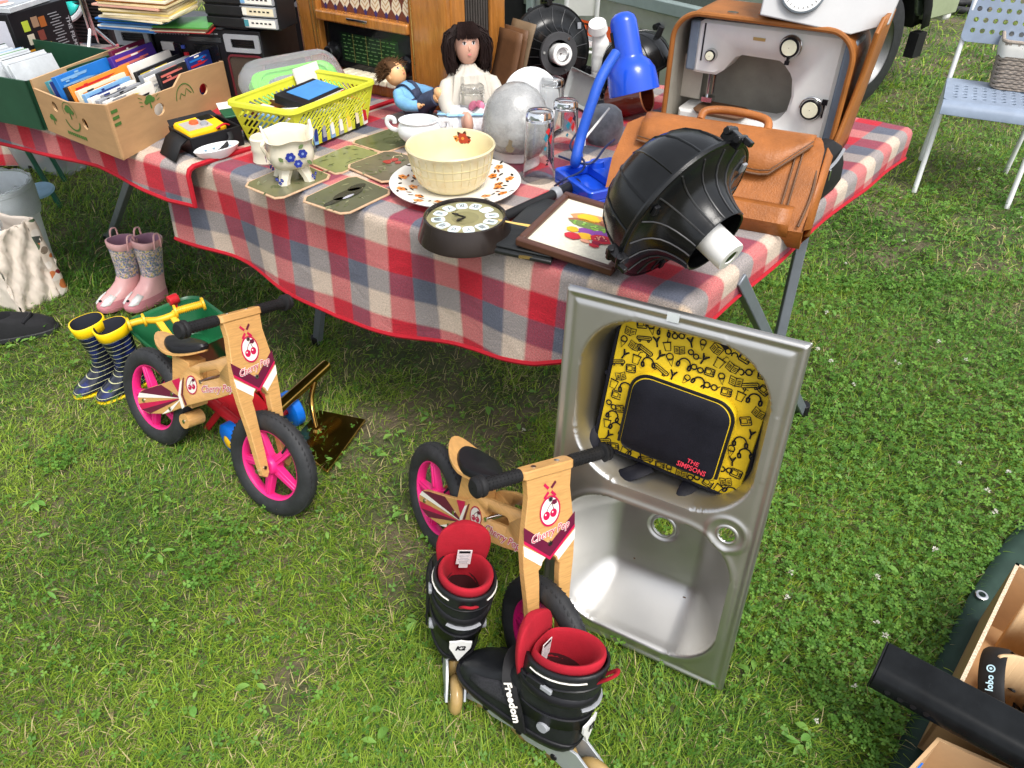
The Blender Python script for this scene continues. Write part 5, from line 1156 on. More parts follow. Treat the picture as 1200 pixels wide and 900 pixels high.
def blanket():
    R = np.random.default_rng(9); c = P(18, 208, 0); vs = []; n = 26
    for j in range(n+1):
        for i in range(n+1):
            u, v = i/n-.5, j/n-.5; e = max(0, 1-(2*max(abs(u), abs(v)))**4)
            vs.append((c.x-.1+u*.7, c.y+.35+v*.5, .02+e*(.30+.03*sin(u*21)+.03*sin(v*17+u*9)+R.normal(0, .003))))
    mb = MB(); mb.add(vs, [(j*(n+1)+i, j*(n+1)+i+1, (j+1)*(n+1)+i+1, (j+1)*(n+1)+i) for j in range(n) for i in range(n)]); o = mb.build('spare_blanket', M_plaid, None, angle=180)
    ul = o.data.uv_layers.new(name='uv')
    for lp in o.data.loops: q = vs[lp.vertex_index]; ul.data[lp.index].uv = (q[0], q[1]+q[2])
    tag(o, 'plaid blanket bundled on the ground in the shade under the table', 'blanket')
blanket()
# ------------------------------------------------------------------ left table: boxes of discs and books, hi-fi, radio, basket
TZ = TOP+.009          # top of the left cloth
def at(px, py, z=None): return P(px, py, TZ if z is None else z)
def frame_at(a, b, z=None):
    d = V((b.x-a.x, b.y-a.y, 0)).normalized(); return basis((a.x, a.y, a.z if z is None else z), d, V((-d.y, d.x, 0)), (0, 0, 1))
bA, bB, bC = at(145, 188), at(57, 153), at(272, 118); bD = bB+(bC-bA)
M_print = C('box_print_green', (70, 110, 45), .7)
def banana_box():
    t = open_box('cardboard_box', 'brown fruit box with green print full of discs and books on the table', 'box', [bA, bC, bD, bB], .14, TZ, .006,
        cuts=[[(0, .142), (.22, .138), (.30, .118), (.52, .112), (.60, .135), (.80, .128), (1, .118)], [(0, .118), (.4, .125), (1, .12)], None, [(0, .118), (.45, .112), (1, .142)], {0: [(.36, .075, .022, .016), (.76, .070, .020, .016)], 3: [(.25, .085, .013, .014), (.62, .066, .013, .015)]}])
    u = (bC-bA).normalized(); v = (bB-bA).normalized(); c = t.location
    n0 = u.cross(V((0, 0, 1))); M0 = basis(V((bA.x-c.x, bA.y-c.y, 0))+n0*.0006, u, (0, 0, 1), n0)
    n3 = V((0, 0, 1)).cross(v); d3 = -v; L3 = (bB-bA).length; M3 = basis(V((bB.x-c.x, bB.y-c.y, 0))+n3*.0006, d3, (0, 0, 1), n3)
    def tree(mb, M, x, y, s):
        mb.disc((x, y+.3*s, .0006), .62*s, 14, 0, M, .42*s); mb.disc((x-.5*s, y+.1*s, .0004), .4*s, 10, 0, M, .28*s); mb.disc((x+.5*s, y+.1*s, .0008), .4*s, 10, 0, M, .28*s); mb.poly([(x-.12*s, y-.75*s, .0005), (x+.12*s, y-.75*s, .0005), (x+.08*s, y+.2*s, .0005), (x-.08*s, y+.2*s, .0005)], 0, M)
    mb = MB(); tree(mb, M0, .155, .105, .024)
    for k in (-1, 1):
        for j in range(3): mb.poly([(.155+k*.028, .10+j*.009, .0006), (.155+k*.040, .103+j*.011, .0006), (.155+k*.040, .105+j*.011, .0006), (.155+k*.028, .102+j*.009, .0006)], 0, M0)
    for k in range(3): mb.poly([(.008, .085+k*.016, .0006), (.032, .085+k*.016, .0006), (.032, .093+k*.016, .0006), (.008, .093+k*.016, .0006)], 0, M0)
    ribbon(mb, [(.30+.04*cos(a), .070+.04*sin(a)) for a in np.linspace(.1, pi-.1, 14)], .003, 0, .0006, M0); ribbon(mb, [(.275, .075), (.285, .088), (.30, .078), (.312, .095), (.33, .078)], .003, 0, .0006, M0)
    mb.build('print', M_print, t)
    mb = MB(); x0 = L3*.45; tree(mb, M3, x0, .085, .026); ribbon(mb, [(x0+.036*cos(a), .066+.03*sin(a)) for a in np.linspace(pi+.2, 2*pi-.1, 14)], .005, 0, .0006, M3); ribbon(mb, [(x0+.032*cos(a), .085+.026*sin(a)) for a in np.linspace(-.4, pi+.4, 14)], .002, 0, .0006, M3)
    mb.build('print', M_print, t); mb = MB(); tree(mb, M3, L3*.16, .045, .020); mb.build('print', M_print, t); mb = MB()
    for k in range(9): mb.box((x0-.045+k*.011, .022, .0006), (.008, .009, .0003), 0, M3)
    mb.build('print', M_print, t)
banana_box()
def printed(mb, rnd, w, h, z, M, cols, m0=1):
    # cover art: a few flat panels and lines
    for k in range(rnd.randint(2, 4)):
        x, y, a, b_ = rnd.uniform(-.4, .2)*w, rnd.uniform(-.42, .2)*h, rnd.uniform(.15, .4)*w, rnd.uniform(.08, .3)*h
        x2, y2 = min(x+a, w*.48), min(y+b_, h*.48); mb.poly([(x, y, z), (x2, y, z), (x2, y2, z), (x, y2, z)], m0+rnd.randrange(len(cols)), M)
pal = {'white': (228, 228, 224), 'grey': (150, 152, 156), 'blue': (30, 110, 190), 'maroon': (105, 22, 42), 'purple': (70, 40, 130), 'orange': (226, 140, 50), 'yellow': (232, 205, 60), 'black': (28, 28, 32), 'navy': (30, 50, 120), 'red': (190, 35, 40), 'green': (70, 140, 60), 'cream': (228, 215, 185), 'teal': (70, 140, 150), 'skyblue': (120, 165, 205), 'pinkish': (205, 110, 100), 'brown': (95, 60, 40), 'buff': (216, 196, 150), 'straw': (222, 196, 110), 'rose': (212, 160, 140)}
def PC(n): return C('print_'+n, pal[n], .45)
# rows across the box: (v, u0, length, height, thickness, tilt, colour, art colours, label)
bu = (bC-bA).normalized(); bv = (bB-bA).normalized()
ROWS = [
 (.030, .030, .20, .150, .014, .10, 'white', ('black', 'yellow', 'green', 'grey'), 'white disc case with yellow and black cover at the front of the fruit box'),
 (.026, .245, .14, .165, .010, .10, 'black', ('pinkish', 'pinkish', 'brown'), 'disc case with a dark portrait photograph in the fruit box'),
 (.034, .385, .12, .168, .010, .08, 'navy', ('white', 'red', 'blue'), 'blue magazine with red corner at the right end of the fruit box'),
 (.058, .030, .18, .148, .015, .14, 'grey', ('black', 'white'), 'grey disc case behind the yellow and black one'),
 (.060, .225, .25, .150, .014, .12, 'white', ('grey', 'white'), 'long white brochure behind the portrait disc case'),
 (.084, .025, .19, .150, .015, .16, 'white', ('navy', 'grey'), 'white disc case with a navy spine in the fruit box'),
 (.086, .230, .24, .152, .015, .14, 'grey', ('white', 'skyblue'), 'pale grey catalogue with light blue print in the fruit box'),
 (.110, .030, .19, .155, .014, .18, 'skyblue', ('white', 'navy'), 'light blue disc case beside the navy-spined one'),
 (.112, .235, .22, .156, .012, .17, 'black', ('grey', 'yellow'), 'black disc case with a yellow mark in the fruit box'),
 (.136, .030, .20, .160, .014, .20, 'cream', ('orange', 'black'), 'cream booklet with an orange band in the fruit box'),
 (.140, .245, .20, .170, .010, .20, 'white', (), 'blank white sheet of card sticking up in the fruit box'),
 (.164, .030, .26, .168, .008, .22, 'orange', ('cream', 'red'), 'long orange folder standing in the fruit box'),
 (.192, .030, .17, .160, .014, .22, 'black', ('grey', 'white'), 'black disc case tucked behind the orange folder'),
 (.196, .230, .20, .190, .014, .24, 'purple', ('white', 'pinkish', 'purple'), 'purple book with white and pink lettering in the fruit box'),
 (.224, .030, .22, .185, .016, .24, 'blue', ('skyblue',), 'bright blue book standing tall in the fruit box'),
 (.228, .265, .18, .195, .012, .26, 'maroon', ('white', 'cream'), 'maroon book with a white corner behind the purple book'),
 (.256, .030, .20, .165, .015, .22, 'navy', ('white', 'skyblue'), 'navy disc case behind the bright blue book'),
 (.285, .040, .20, .150, .015, .22, 'grey', ('teal', 'white'), 'grey and teal disc case near the back of the fruit box'),
 (.312, .040, .20, .150, .015, .20, 'teal', ('black', 'white'), 'teal disc case at the back of the fruit box'),
 (.265, .270, .19, .150, .015, .20, 'red', ('white', 'yellow'), 'red disc case behind the maroon book'),
]
for k, (v0, u0, ln, h, th, tl, col, art, lb) in enumerate(ROWS):
    rnd = random.Random(k); o = V((bA.x, bA.y, TZ+.006))+bu*u0+bv*v0; n_ = -bv
    M = basis(o, bu, V((-bu.y, bu.x, 0)), (0, 0, 1)) @ RX(-tl)
    h *= .86; ln *= .92
    t = thing('book' if ('book' in lb or 'folder' in lb or 'magazine' in lb or 'brochure' in lb or 'catalogue' in lb or 'sheet' in lb) else 'disc_case', lb, 'book' if ('book' in lb) else ('paper' if 'sheet' in lb or 'brochure' in lb or 'folder' in lb or 'magazine' in lb or 'catalogue' in lb else 'disc case'), M=M, group='discs and books in the fruit box')
    mb = MB(); mb.box((ln/2, 0, h/2), (ln, th, h)); mb.build('cover', PC(col), t, bevel=.0012)
    if art:
        mb = MB(); Mf = basis((ln/2, -th/2-.0006, h/2), (1, 0, 0), (0, 0, 1), (0, -1, 0)); printed(mb, rnd, ln, h, 0, Mf, art, 0)
        for q in range(14): x_, z_ = rnd.uniform(-.44, .2)*ln, rnd.uniform(-.1, .47)*h; w_ = rnd.uniform(.05, .22)*ln; mb.poly([(x_, z_, .0005+.00002*q), (x_+w_, z_, .0005+.00002*q), (x_+w_, z_+.0042, .0005+.00002*q), (x_, z_+.0042, .0005+.00002*q)], rnd.randrange(len(art)), Mf)
        for q in range(2): mb.poly([(-ln*.44, h*(.40-.10*q), .0003), (ln*rnd.uniform(0, .4), h*(.40-.10*q), .0003), (ln*rnd.uniform(.0, .4), h*(.44-.10*q), .0003), (-ln*.44, h*(.44-.10*q), .0003)], rnd.randrange(len(art)), Mf)
        Mt = basis((ln/2, 0, h+.0006), (1, 0, 0), (0, 1, 0), (0, 0, 1)); mb.poly([(-ln*.3, -th*.3, 0), (ln*.2, -th*.3, 0), (ln*.2, th*.3, 0), (-ln*.3, th*.3, 0)], 0, Mt); mb.build('cover_print', [PC(c) for c in art], t)
# green crate with a row of discs, at the left edge
g0 = at(52, 153); gd = (at(0, 143)-g0); gd.z = 0; gd.normalize(); gn = V((gd.y, -gd.x, 0)); gn = gn if gn.y > 0 else -gn
CR = mat('crate_green', (.012, .060, .030), .5, var=.12)
open_box('plastic_crate', 'dark green crate of disc cases at the left edge of the table', 'crate', [g0, g0+gn*.34, g0+gn*.34+gd*.42, g0+gd*.42], .135, TZ, .006, mats=[CR, CR])
cols = ['grey', 'white', 'black', 'grey', 'green', 'skyblue', 'grey', 'white', 'black', 'grey', 'white', 'teal', 'grey', 'navy']
for k, cn in enumerate(cols):
    o = V((g0.x, g0.y, TZ+.006))+gd*(.03+k*.0265)+gn*(.02+.01*(k % 3)); t = thing('disc_case', 'jewel case with a %s insert, %s from the fruit box in the green crate' % (cn.replace('skyblue', 'sky blue'), ORD[k]), 'disc case', M=basis(o, gn, -gd, (0, 0, 1)) @ RX(.30+.05*(k % 2)), group='jewel cases in the green crate')
    mb = MB(); mb.box((.071, 0, .0625+.02), (.142, .0095, .165)); mb.build('case', mat('jewel_plastic', (.55, .58, .60), .15, var=.2), t, bevel=.001); mb = MB(); mb.box((.071, 0, .166), (.13, .006, .0015)); mb.box((.071, -.0052, .09), (.12, .0008, .12)); mb.build('insert', PC(cn), t)
# black boxed set with pictures on its front, a clear case on top
bs = at(36, 92, TZ+.03); Mb = basis((bs.x, bs.y, TZ+.02), bu, V((-bu.y, bu.x, 0)), (0, 0, 1))
t = thing('boxed_set', 'black boxed disc set with small pictures on its front behind the fruit box', 'box set', M=Mb)
mb = MB(); mb.box((.125, .085, .10), (.25, .17, .20)); mb.build('slipcase', M_black, t, bevel=.002)
mb = MB(); mb.box((-.0008, .085, .105), (.0012, .14, .15)); mb.build('side_panel', C('lilac_white', (205, 205, 215), .5), t)
pc = [(175, 190, 60), (150, 120, 95), (200, 190, 170), (120, 60, 50), (205, 140, 40), (225, 135, 30), (200, 150, 70), (160, 90, 40)]
for k, (x, z) in enumerate(((.055, .155), (.095, .160), (.060, .115), (.105, .118), (.045, .072), (.080, .075), (.120, .078), (.125, .155))):
    mb = MB(); mb.box((x, -.0007, z), (.026, .0012, .030)); mb.build('picture', C('picture_%d' % k, pc[k], .4), t)
mb = MB()
for k in range(16): mb.box((.175+.006*(k % 3), -.0006, .17-k*.0085), (.040, .0008, .0022))
mb.text('THE FILMS', .022, 0, basis((.232, -.0008, .10), (0, 0, -1), (1, 0, 0), (0, -1, 0)), 0, .0004, .0003); mb.build('small_print', C('print_grey', (170, 170, 172), .5), t)
t = thing('disc_case', 'clear disc case with an orange and grey cover on the black boxed set', 'disc case', M=Mb @ TR(.10, .075, .2008) @ RZ(.10)); mb = MB(); mb.box((0, 0, .008), (.19, .14, .015)); mb.build('case', mat('jewel_plastic', (.55, .58, .60), .15), t, bevel=.0015)
mb = MB(); mb.poly([(-.085, -.06, .0162), (.085, -.06, .0162), (.085, .06, .0162), (-.085, .06, .0162)], 0)
for q, (x, y, r, m) in enumerate(((-.03, .01, .03, 1), (.03, .025, .022, 1), (.05, -.03, .018, 1), (-.05, -.03, .026, 2))): mb.disc((x, y, .0166+q*.0002), r, 12, m, None, r*.6)
mb.build('cover', [C('cover_grey', (150, 155, 160), .3), C('cover_coral', (215, 110, 75), .3), M_white], t)
# things behind: steering-wheel fan, ribbed loudspeaker, chrome stand, bag
q = at(45, 25, TZ+.12); t = thing('toy_steering_wheel', 'grey ringed wheel with teal segments at the top left behind the boxed set', 'wheel', M=TR(q.x, q.y+.20, TZ+.16) @ RX(radians(62)))
mb = MB(); mb.tube([(.085*cos(a), .085*sin(a), 0) for a in np.linspace(0, 2*pi, 33)], .010, 8); mb.build('ring', C('ring_silver', (190, 192, 195), .3), t)
for k in range(5): mb = MB(); a = 2*pi*k/5; mb.poly([(.02*cos(a), .02*sin(a), .002)]+[(.072*cos(a+b_), .072*sin(a+b_), .002) for b_ in (.15, .45, .8, 1.1)]); mb.build('segment', C('teal', (40, 190, 180), .4), t, solid=.004)
mb = MB(); mb.disc((0, 0, -.004), .08, 24); mb.build('hub', M_black, t, solid=.004)
t = thing('plastic_bag', 'pink, white and blue patterned plastic bag standing at the top left corner', 'bag', (at(12, 40).x-.05, at(12, 40).y+.28, TZ)); mb = MB(); R = random.Random(8); mb.loft([[V((x*k+R.uniform(-.008, .008), y*k+R.uniform(-.008, .008), z)) for x, y in rrect(.34, .16, .04, 5)] for z, k in ((0, .9), (.06, 1), (.13, 1.02), (.20, .98), (.25, .9))], 0); mb.build('bag_body', floral_mat('bag_print', srgb(190, 205, 220), [srgb(225, 230, 235), srgb(130, 160, 200), srgb(210, 215, 225), srgb(215, 40, 110), srgb(120, 140, 170)], 22, .6, .35), t)
sq = at(108, 62); 
t = thing('loudspeaker', 'black ribbed loudspeaker behind the boxed set', 'speaker', M=TR(sq.x-.08, sq.y+.14, TZ) @ RZ(radians(-13))); mb = MB(); mb.box((0, .08, .15), (.24, .16, .30)); mb.build('cabinet', M_blackm, t, bevel=.006)
mb = MB()
for k in range(22): mb.box((0, -.003, .02+k*.0122), (.215, .008, .006))
mb.build('grille', M_black, t)
t = thing('tripod_stand', 'small chrome tripod stand standing in front of the ribbed loudspeaker', 'stand', M=TR(sq.x-.005, sq.y+.06, TZ))
mb = MB(); mb.cyl((0, 0, .05), (0, 0, .20), .014, .012, 14); mb.cyl((0, 0, .20), (0, 0, .215), .022, .022, 14); mb.box((.0, 0, .225), (.05, .02, .01)); mb.build('column', M_chrome, t)
for k in range(3): mb = MB(); a = 2*pi*k/3+.4; mb.cyl((.01*cos(a), .01*sin(a), .07), (.06*cos(a), .06*sin(a), .004), .006, .006, 8); mb.build('leg', M_chrome, t)
for dx in (-.10, -.02):
    mb = MB(); mb.tube([(dx, .06, .0), (dx, .06, .28)], .005, 8); mb.build('rod', M_chrome, t)
# hi-fi: two loudspeakers with a tape deck between them
Y0 = radians(-13); F0 = at(320, 122); HF = basis((F0.x, F0.y, TZ), (cos(Y0), sin(Y0), 0), (-sin(Y0), cos(Y0), 0), (0, 0, 1)) @ Matrix.Scale(.82, 4)
def hifi_speaker(x0, w, label):
    t = thing('loudspeaker', label, 'speaker', M=HF @ TR(x0, 0, 0), group='speakers of the black hi-fi'); H_ = .255
    mb = MB(); mb.box((w/2, .14, H_/2), (w, .28, H_)); mb.build('cabinet', M_black, t, bevel=.004)
    mb = MB(); mb.shape([rrect(w*.92, .060, .004, 2), rrect(w*.62, .030, .003, 2, .004)[::-1]], .008, 0, basis((w/2, -.004, H_-.044), (1, 0, 0), (0, 0, 1), (0, -1, 0))); mb.build('tweeter_bezel', M_grey, t)
    mb = MB()
    for k in range(4): mb.box((w/2+.004, -.003, H_-.054+k*.008), (w*.60, .008, .003))
    mb.build('louvre', M_gloss, t)
    mb = MB(); mb.shape([rrect(w*.92, .165, .02, 4), rrect(w*.84, .153, .016, 4)[::-1]], .010, 0, basis((w/2, -.005, .09), (1, 0, 0), (0, 0, 1), (0, -1, 0))); mb.build('trim', C('speaker_trim', (95, 30, 40), .35), t)
    mb = MB(); mb.shape([rrect(w*.84, .153, .016, 4)], .006, 0, basis((w/2, -.003, .09), (1, 0, 0), (0, 0, 1), (0, -1, 0))); mb.build('grille_cloth', mat('speaker_cloth', (.055, .038, .026), .95, var=.3, vs=200), t)
hifi_speaker(-.150, .150, 'right loudspeaker of the hi-fi with red trim beside the yellow basket'); hifi_speaker(-.60, .150, 'left loudspeaker of the hi-fi under the magazines')
t = thing('tape_deck', 'black double tape deck with equaliser between the hi-fi loudspeakers', 'hi-fi', M=HF @ TR(-.445, .01, 0)); W = .29
mb = MB(); mb.box((W/2, .13, .125), (W, .26, .25)); mb.build('case', M_black, t, bevel=.003)
def panel(t, name, m, x, z, w, h, d=.008, b=.0015): mb = MB(); mb.box((x, -d/2, z), (w, d, h)); return mb.build(name, m, t, bevel=b)
for k in range(12): panel(t, 'slider', M_grey, .02+k*.012, .232, .004, .010, .012)
for k in range(6): panel(t, 'button', M_grey, .175+k*.018, .236, .013, .005, .006)
panel(t, 'dial', mat('tuner_glass', (.03, .035, .04), .15), .21, .215, .14, .018, .004); panel(t, 'tape_door', M_gloss, .065, .165, .09, .065); panel(t, 'tape_door', M_gloss, .215, .165, .10, .065)
panel(t, 'label_plate', C('pale_label', (190, 188, 180), .5), .055, .185, .05, .03, .010); panel(t, 'red_label', M_red, .125, .160, .016, .012, .011); panel(t, 'blue_label', C('label_blue', (60, 80, 170), .4), .118, .185, .012, .012, .011)
for k in range(5): panel(t, 'key', M_grey, .03+k*.018, .112, .014, .012, .014); panel(t, 'key', M_grey, .175+k*.02, .112, .015, .012, .014)
panel(t, 'tape_door', M_gloss, .07, .06, .10, .06); panel(t, 'tape_door', M_gloss, .22, .06, .10, .06); panel(t, 'red_label', M_red, .19, .083, .02, .006, .011)
# stacks on top of the hi-fi
HT = TZ+.2565*.82
def stack(name, label, cat, px, py, z0, n, size, cols, yaw, group, th=.004, spread=.012, labels=None):
    R = random.Random(hash(label) % 97 if False else len(label)); c = P(px, py, z0)
    for k in range(n):
        cn = cols[k % len(cols)]; t = thing(name, (labels[k] if labels else '%s %s, %s from the bottom of the %s pile on the hi-fi' % ({'skyblue': 'sky blue', 'buff': 'buff', 'straw': 'straw yellow'}.get(cn, cn), name, ORD[k], 'blue' if 'blue' in label else 'yellowed')), cat, M=TR(c.x+R.uniform(-spread, spread), c.y+R.uniform(-spread, spread), z0+k*(th+.0006)) @ RZ(yaw+R.uniform(-.10, .10)), group=group)
        mb = MB(); g = 5; W, D = size
        mb.loft([[V((x*W/2, y*D/2, z+.003*(x*y))) for x, y in ((-1, -1), (0, -1), (1, -1), (1, 0), (1, 1), (0, 1), (-1, 1), (-1, 0))] for z in (0, th)]); mb.build('pages', PC(cn), t)
stack('magazine', 'old magazine in the tall yellowed pile on the hi-fi', 'magazine', 176, 17, HT+.040, 14, (.21, .16), ['cream', 'buff', 'cream', 'straw', 'buff', 'cream', 'rose', 'buff', 'orange', 'cream', 'straw'], Y0, 'yellowed magazines on the hi-fi', .0050)
stack('magazine', 'blue covered magazine under the yellowed pile', 'magazine', 168, 30, HT+.001, 8, (.18, .14), ['skyblue', 'blue', 'white', 'skyblue', 'blue', 'green', 'blue', 'skyblue', 'white'], Y0+.1, 'blue magazines on the hi-fi', .0042)
stack('booklet', '', 'booklet', 219, 33, HT+.001, 4, (.16, .13), ['red', 'cream', 'brown', 'green'], Y0+.25, 'booklets by the cassette rack', .0035, .008, ['red booklet at the bottom of the small pile beside the cassette rack', 'cream booklet second from the bottom of the small pile', 'brown booklet under the green one on the hi-fi', 'green booklet on top of the small pile on the hi-fi'])
cr = P(288, 36, HT+.001); t = thing('cassette_rack', 'black rack of cassettes with pale labels standing on the hi-fi', 'rack', M=TR(cr.x, cr.y, HT+.001) @ RZ(Y0-.06)); mb = MB(); mb.box((-.06, .06, .085), (.13, .11, .17)); mb.box((.05, .06, .085), (.12, .10, .165)); mb.build('case', M_black, t, bevel=.004)
for k in range(5):
    mb = MB(); mb.box((-.06, .003, .02+k*.032), (.125, .012, .026)); mb.build('tray', M_blackm, t, bevel=.002)
for k, (c1, c2) in enumerate((('teal', 'white'), ('white', 'cream'), ('skyblue', 'white'), ('cream', 'white'), ('white', 'grey'))):
    tt = thing('cassette', 'cassette with a %s label in the rack on the hi-fi, %s from the bottom' % (('teal', 'white', 'sky blue', 'cream', 'plain white')[k], ('first', 'second', 'third', 'fourth', 'fifth')[k]), 'cassette', M=t.matrix_basis @ TR(.05, .008, .022+k*.031), group='cassettes in the rack'); mb = MB(); mb.box((0, 0, 0), (.112, .016, .027)); mb.build('case', PC('grey'), tt, bevel=.001); mb = MB(); mb.box((.0, -.0085, 0), (.105, .0012, .020)); mb.box((-.042, -.0092, 0), (.016, .0012, .018), 1)
    for q in range(5): mb.box((-.02+q*.014, -.0092, .001), (.008, .001, .004), 2)
    mb.build('label', [PC(c2), PC(c1), M_black], tt)
# tall black equipment between hi-fi and radio
eq = at(345, 98); t = thing('amplifier', 'tall black amplifier with small silver knobs between hi-fi and radio', 'amplifier', M=TR(eq.x-.02, eq.y+.22, TZ) @ RZ(radians(-15))); mb = MB(); mb.box((0, .12, .24), (.22, .24, .48)); mb.build('case', M_blackm, t, bevel=.004)
for k in range(8):
    mb = MB(); mb.cyl((.02+(k % 2)*.035, -.002, .20+k//2*.055), (.02+(k % 2)*.035, -.016, .20+k//2*.055), .009, .008, 12); mb.build('knob', M_grey, t)
# wooden valve radio
def radio():
    L0, R0 = at(361, 93), at(528, 132); W = (R0-L0).length; d = V((R0.x-L0.x, R0.y-L0.y, 0)).normalized(); M = basis((L0.x, L0.y, TZ), d, V((-d.y, d.x, 0)), (0, 0, 1)); D, H_ = .30, .56
    t = thing('radio', 'large old wooden valve radio with patterned grille cloth and dark glass dial', 'radio', M=M)
    x0, x1 = W*.155, W*.775
    mb = MB(); mb.box((x0/2, .14, H_/2), (x0, .28, H_)); mb.box(((x1+W)/2, .012, H_/2), (W-x1, .024, H_)); mb.box(((x0+x1)/2, .14, .022), (x1-x0, .28, .044)); mb.box((W/2, D/2, H_-.02), (W+.01, D+.01, .04)); mb.box((W/2, D-.01, H_/2), (W-.004, .012, H_-.04))
    mb.box((W-.008, .058, H_/2), (.016, .068, H_-.04)); mb.box((W-.008, .258, H_/2), (.016, .075, H_-.04)); mb.build('cabinet', M_wooddark, t, bevel=.006, seg=3)
    mb = MB(); mb.box((W-.016, .156, H_/2), (.008, .13, H_-.05)); mb.build('side_grille', mat('side_cloth', (.02, .016, .013), .9, var=.5, vs=300), t)
    mb = MB()
    for k in range(9): mb.box((W-.009, .105+k*.0128, H_/2), (.004, .0022, H_-.06))
    mb.build('side_wire', C('wire_grey', (90, 85, 80), .4), t)
    for x in (.012, x0-.014, x0-.028, x1+.010): mb = MB(); mb.box((x, -.001, H_/2), (.0028, .004, H_-.05)); mb.build('brass_inlay', mat('inlay', (.7, .5, .2), .3, .9), t)
    zs = .215; mb = MB(); mb.box(((x0+x1)/2, .004, zs), (x1-x0, .034, .030)); mb.build('sill', M_wooddark, t, bevel=.005)
    mb = MB(); mb.box(((x0+x1)/2-.01, -.0145, zs+.003), (.085, .003, .007)); mb.build('maker_plate', M_chrome, t, bevel=.001)
    # grille cloth: woven leaves on brown, pale at the foot
    mb = MB(); zc0, zc1 = zs+.014, H_-.04; mb.box(((x0+x1)/2, .026, (zc0+zc1)/2), (x1-x0, .012, zc1-zc0))
    n = 9; step = (x1-x0)/n
    leaf = lambda cx, cz, w, h: [(cx, .0194, cz), (cx+w*.5, .0194, cz+h*.35), (cx+w*.42, .0194, cz+h*.62), (cx+w*.15, .0194, cz+h*.85), (cx, .0194, cz+h), (cx-w*.15, .0194, cz+h*.85), (cx-w*.42, .0194, cz+h*.62), (cx-w*.5, .0194, cz+h*.35)]
    for r in range(4):
        zb = zc0+.005+r*.062
        for k in range(n+1):
            cx = x0+step*(k+(.0 if r % 2 else .5))
            if not x0+step*.4 < cx < x1-step*.4: continue
            m = 1 if r in (0,) else (2 if r == 1 else 3); mb.poly(leaf(cx, zb, step*.92, .066 if r != 1 else .060), m)
            for s in (-1, 1):
                for j in range(3): z0 = zb+.014+j*.014; mb.poly([(cx, .0190, z0), (cx+s*step*.34, .0190, z0+.016), (cx+s*step*.30, .0190, z0+.019), (cx, .0190, z0+.005)], 4 if r != 1 else 0)
            mb.poly([(cx-.003, .0188, zb-.004), (cx+.003, .0188, zb-.004), (cx+.007, .0188, zb+.006), (cx, .0188, zb+.014), (cx-.007, .0188, zb+.006)], 5)
    mb.build('grille_cloth', [mat('cloth_brown', (.16, .045, .022), .9, var=.35, vs=260), C('cloth_cream', (226, 212, 186), .9), C('cloth_lilac', (205, 196, 206), .9), C('cloth_rust', (150, 85, 60), .9), C('cloth_sand', (196, 160, 120), .9), C('cloth_ink', (60, 50, 105), .9)], t)
    mb = MB(); mb.shape([circ(0, 0, .011, 18, .022), circ(0, 0, .006, 14, .016)[::-1]], .006, 0, basis(((x0+x1)/2+.005, .016, zs+.10), (1, 0, 0), (0, 0, 1), (0, -1, 0))); mb.build('tuning_eye', mat('inlay', (.7, .5, .2), .3, .9), t)
    # dial
    mb = MB(); mb.box(((x0+x1)/2, .026, .125), (x1-x0, .012, .13)); mb.build('dial_panel', M_gloss, t)
    mb = MB(); Md = basis(((x0+x1)/2, .0192, .125), (1, 0, 0), (0, 0, 1), (0, -1, 0)); ww = (x1-x0)*.64; mb.poly([(-ww/2, -.044, 0), (ww/2, -.044, 0), (ww/2, .042, 0), (-ww/2, .042, 0)], 0, Md)
    R = random.Random(2)
    for r in range(7):
        x = -ww*.46
        while x < ww*.44: L_ = R.uniform(.006, .022); z = -.036+r*.0115; mb.poly([(x, z, .0004), (min(x+L_, ww*.47), z, .0004), (min(x+L_, ww*.47), z+.0028, .0004), (x, z+.0028, .0004)], 1, Md); x += L_+R.uniform(.004, .012)
    for x in (-.28, -.05, .2): ribbon(mb, [(ww*x, -.044), (ww*x, .042)], .0012, 2, .0006, Md)
    mb.build('dial_glass', [mat('dial_green', (.012, .030, .014), .08, var=.4, vs=8), C('dial_print', (90, 125, 70), .4), C('dial_gold', (160, 140, 70), .4)], t)
    for x in (x0+.036, x1-.034):
        mb = MB(); Mk = basis((x, .018, .105), (1, 0, 0), (0, 0, 1), (0, -1, 0)); mb.lathe([(.030, 0), (.030, .010), (.022, .014), (.021, .030), (.018, .033), (.001, .033)], 24, 0, Mk); mb.lathe([(.0185, .0325), (.0185, .0345), (.011, .0345), (.010, .033)], 24, 1, Mk); mb.build('knob', [M_gloss, M_chrome], t)
    for k in range(7): mb = MB(); mb.box((x0+.10+k*.034, -.004, .052), (.030, .05, .020)); mb.build('key', C('ivory', (225, 215, 190), .3), t, bevel=.004)
radio()
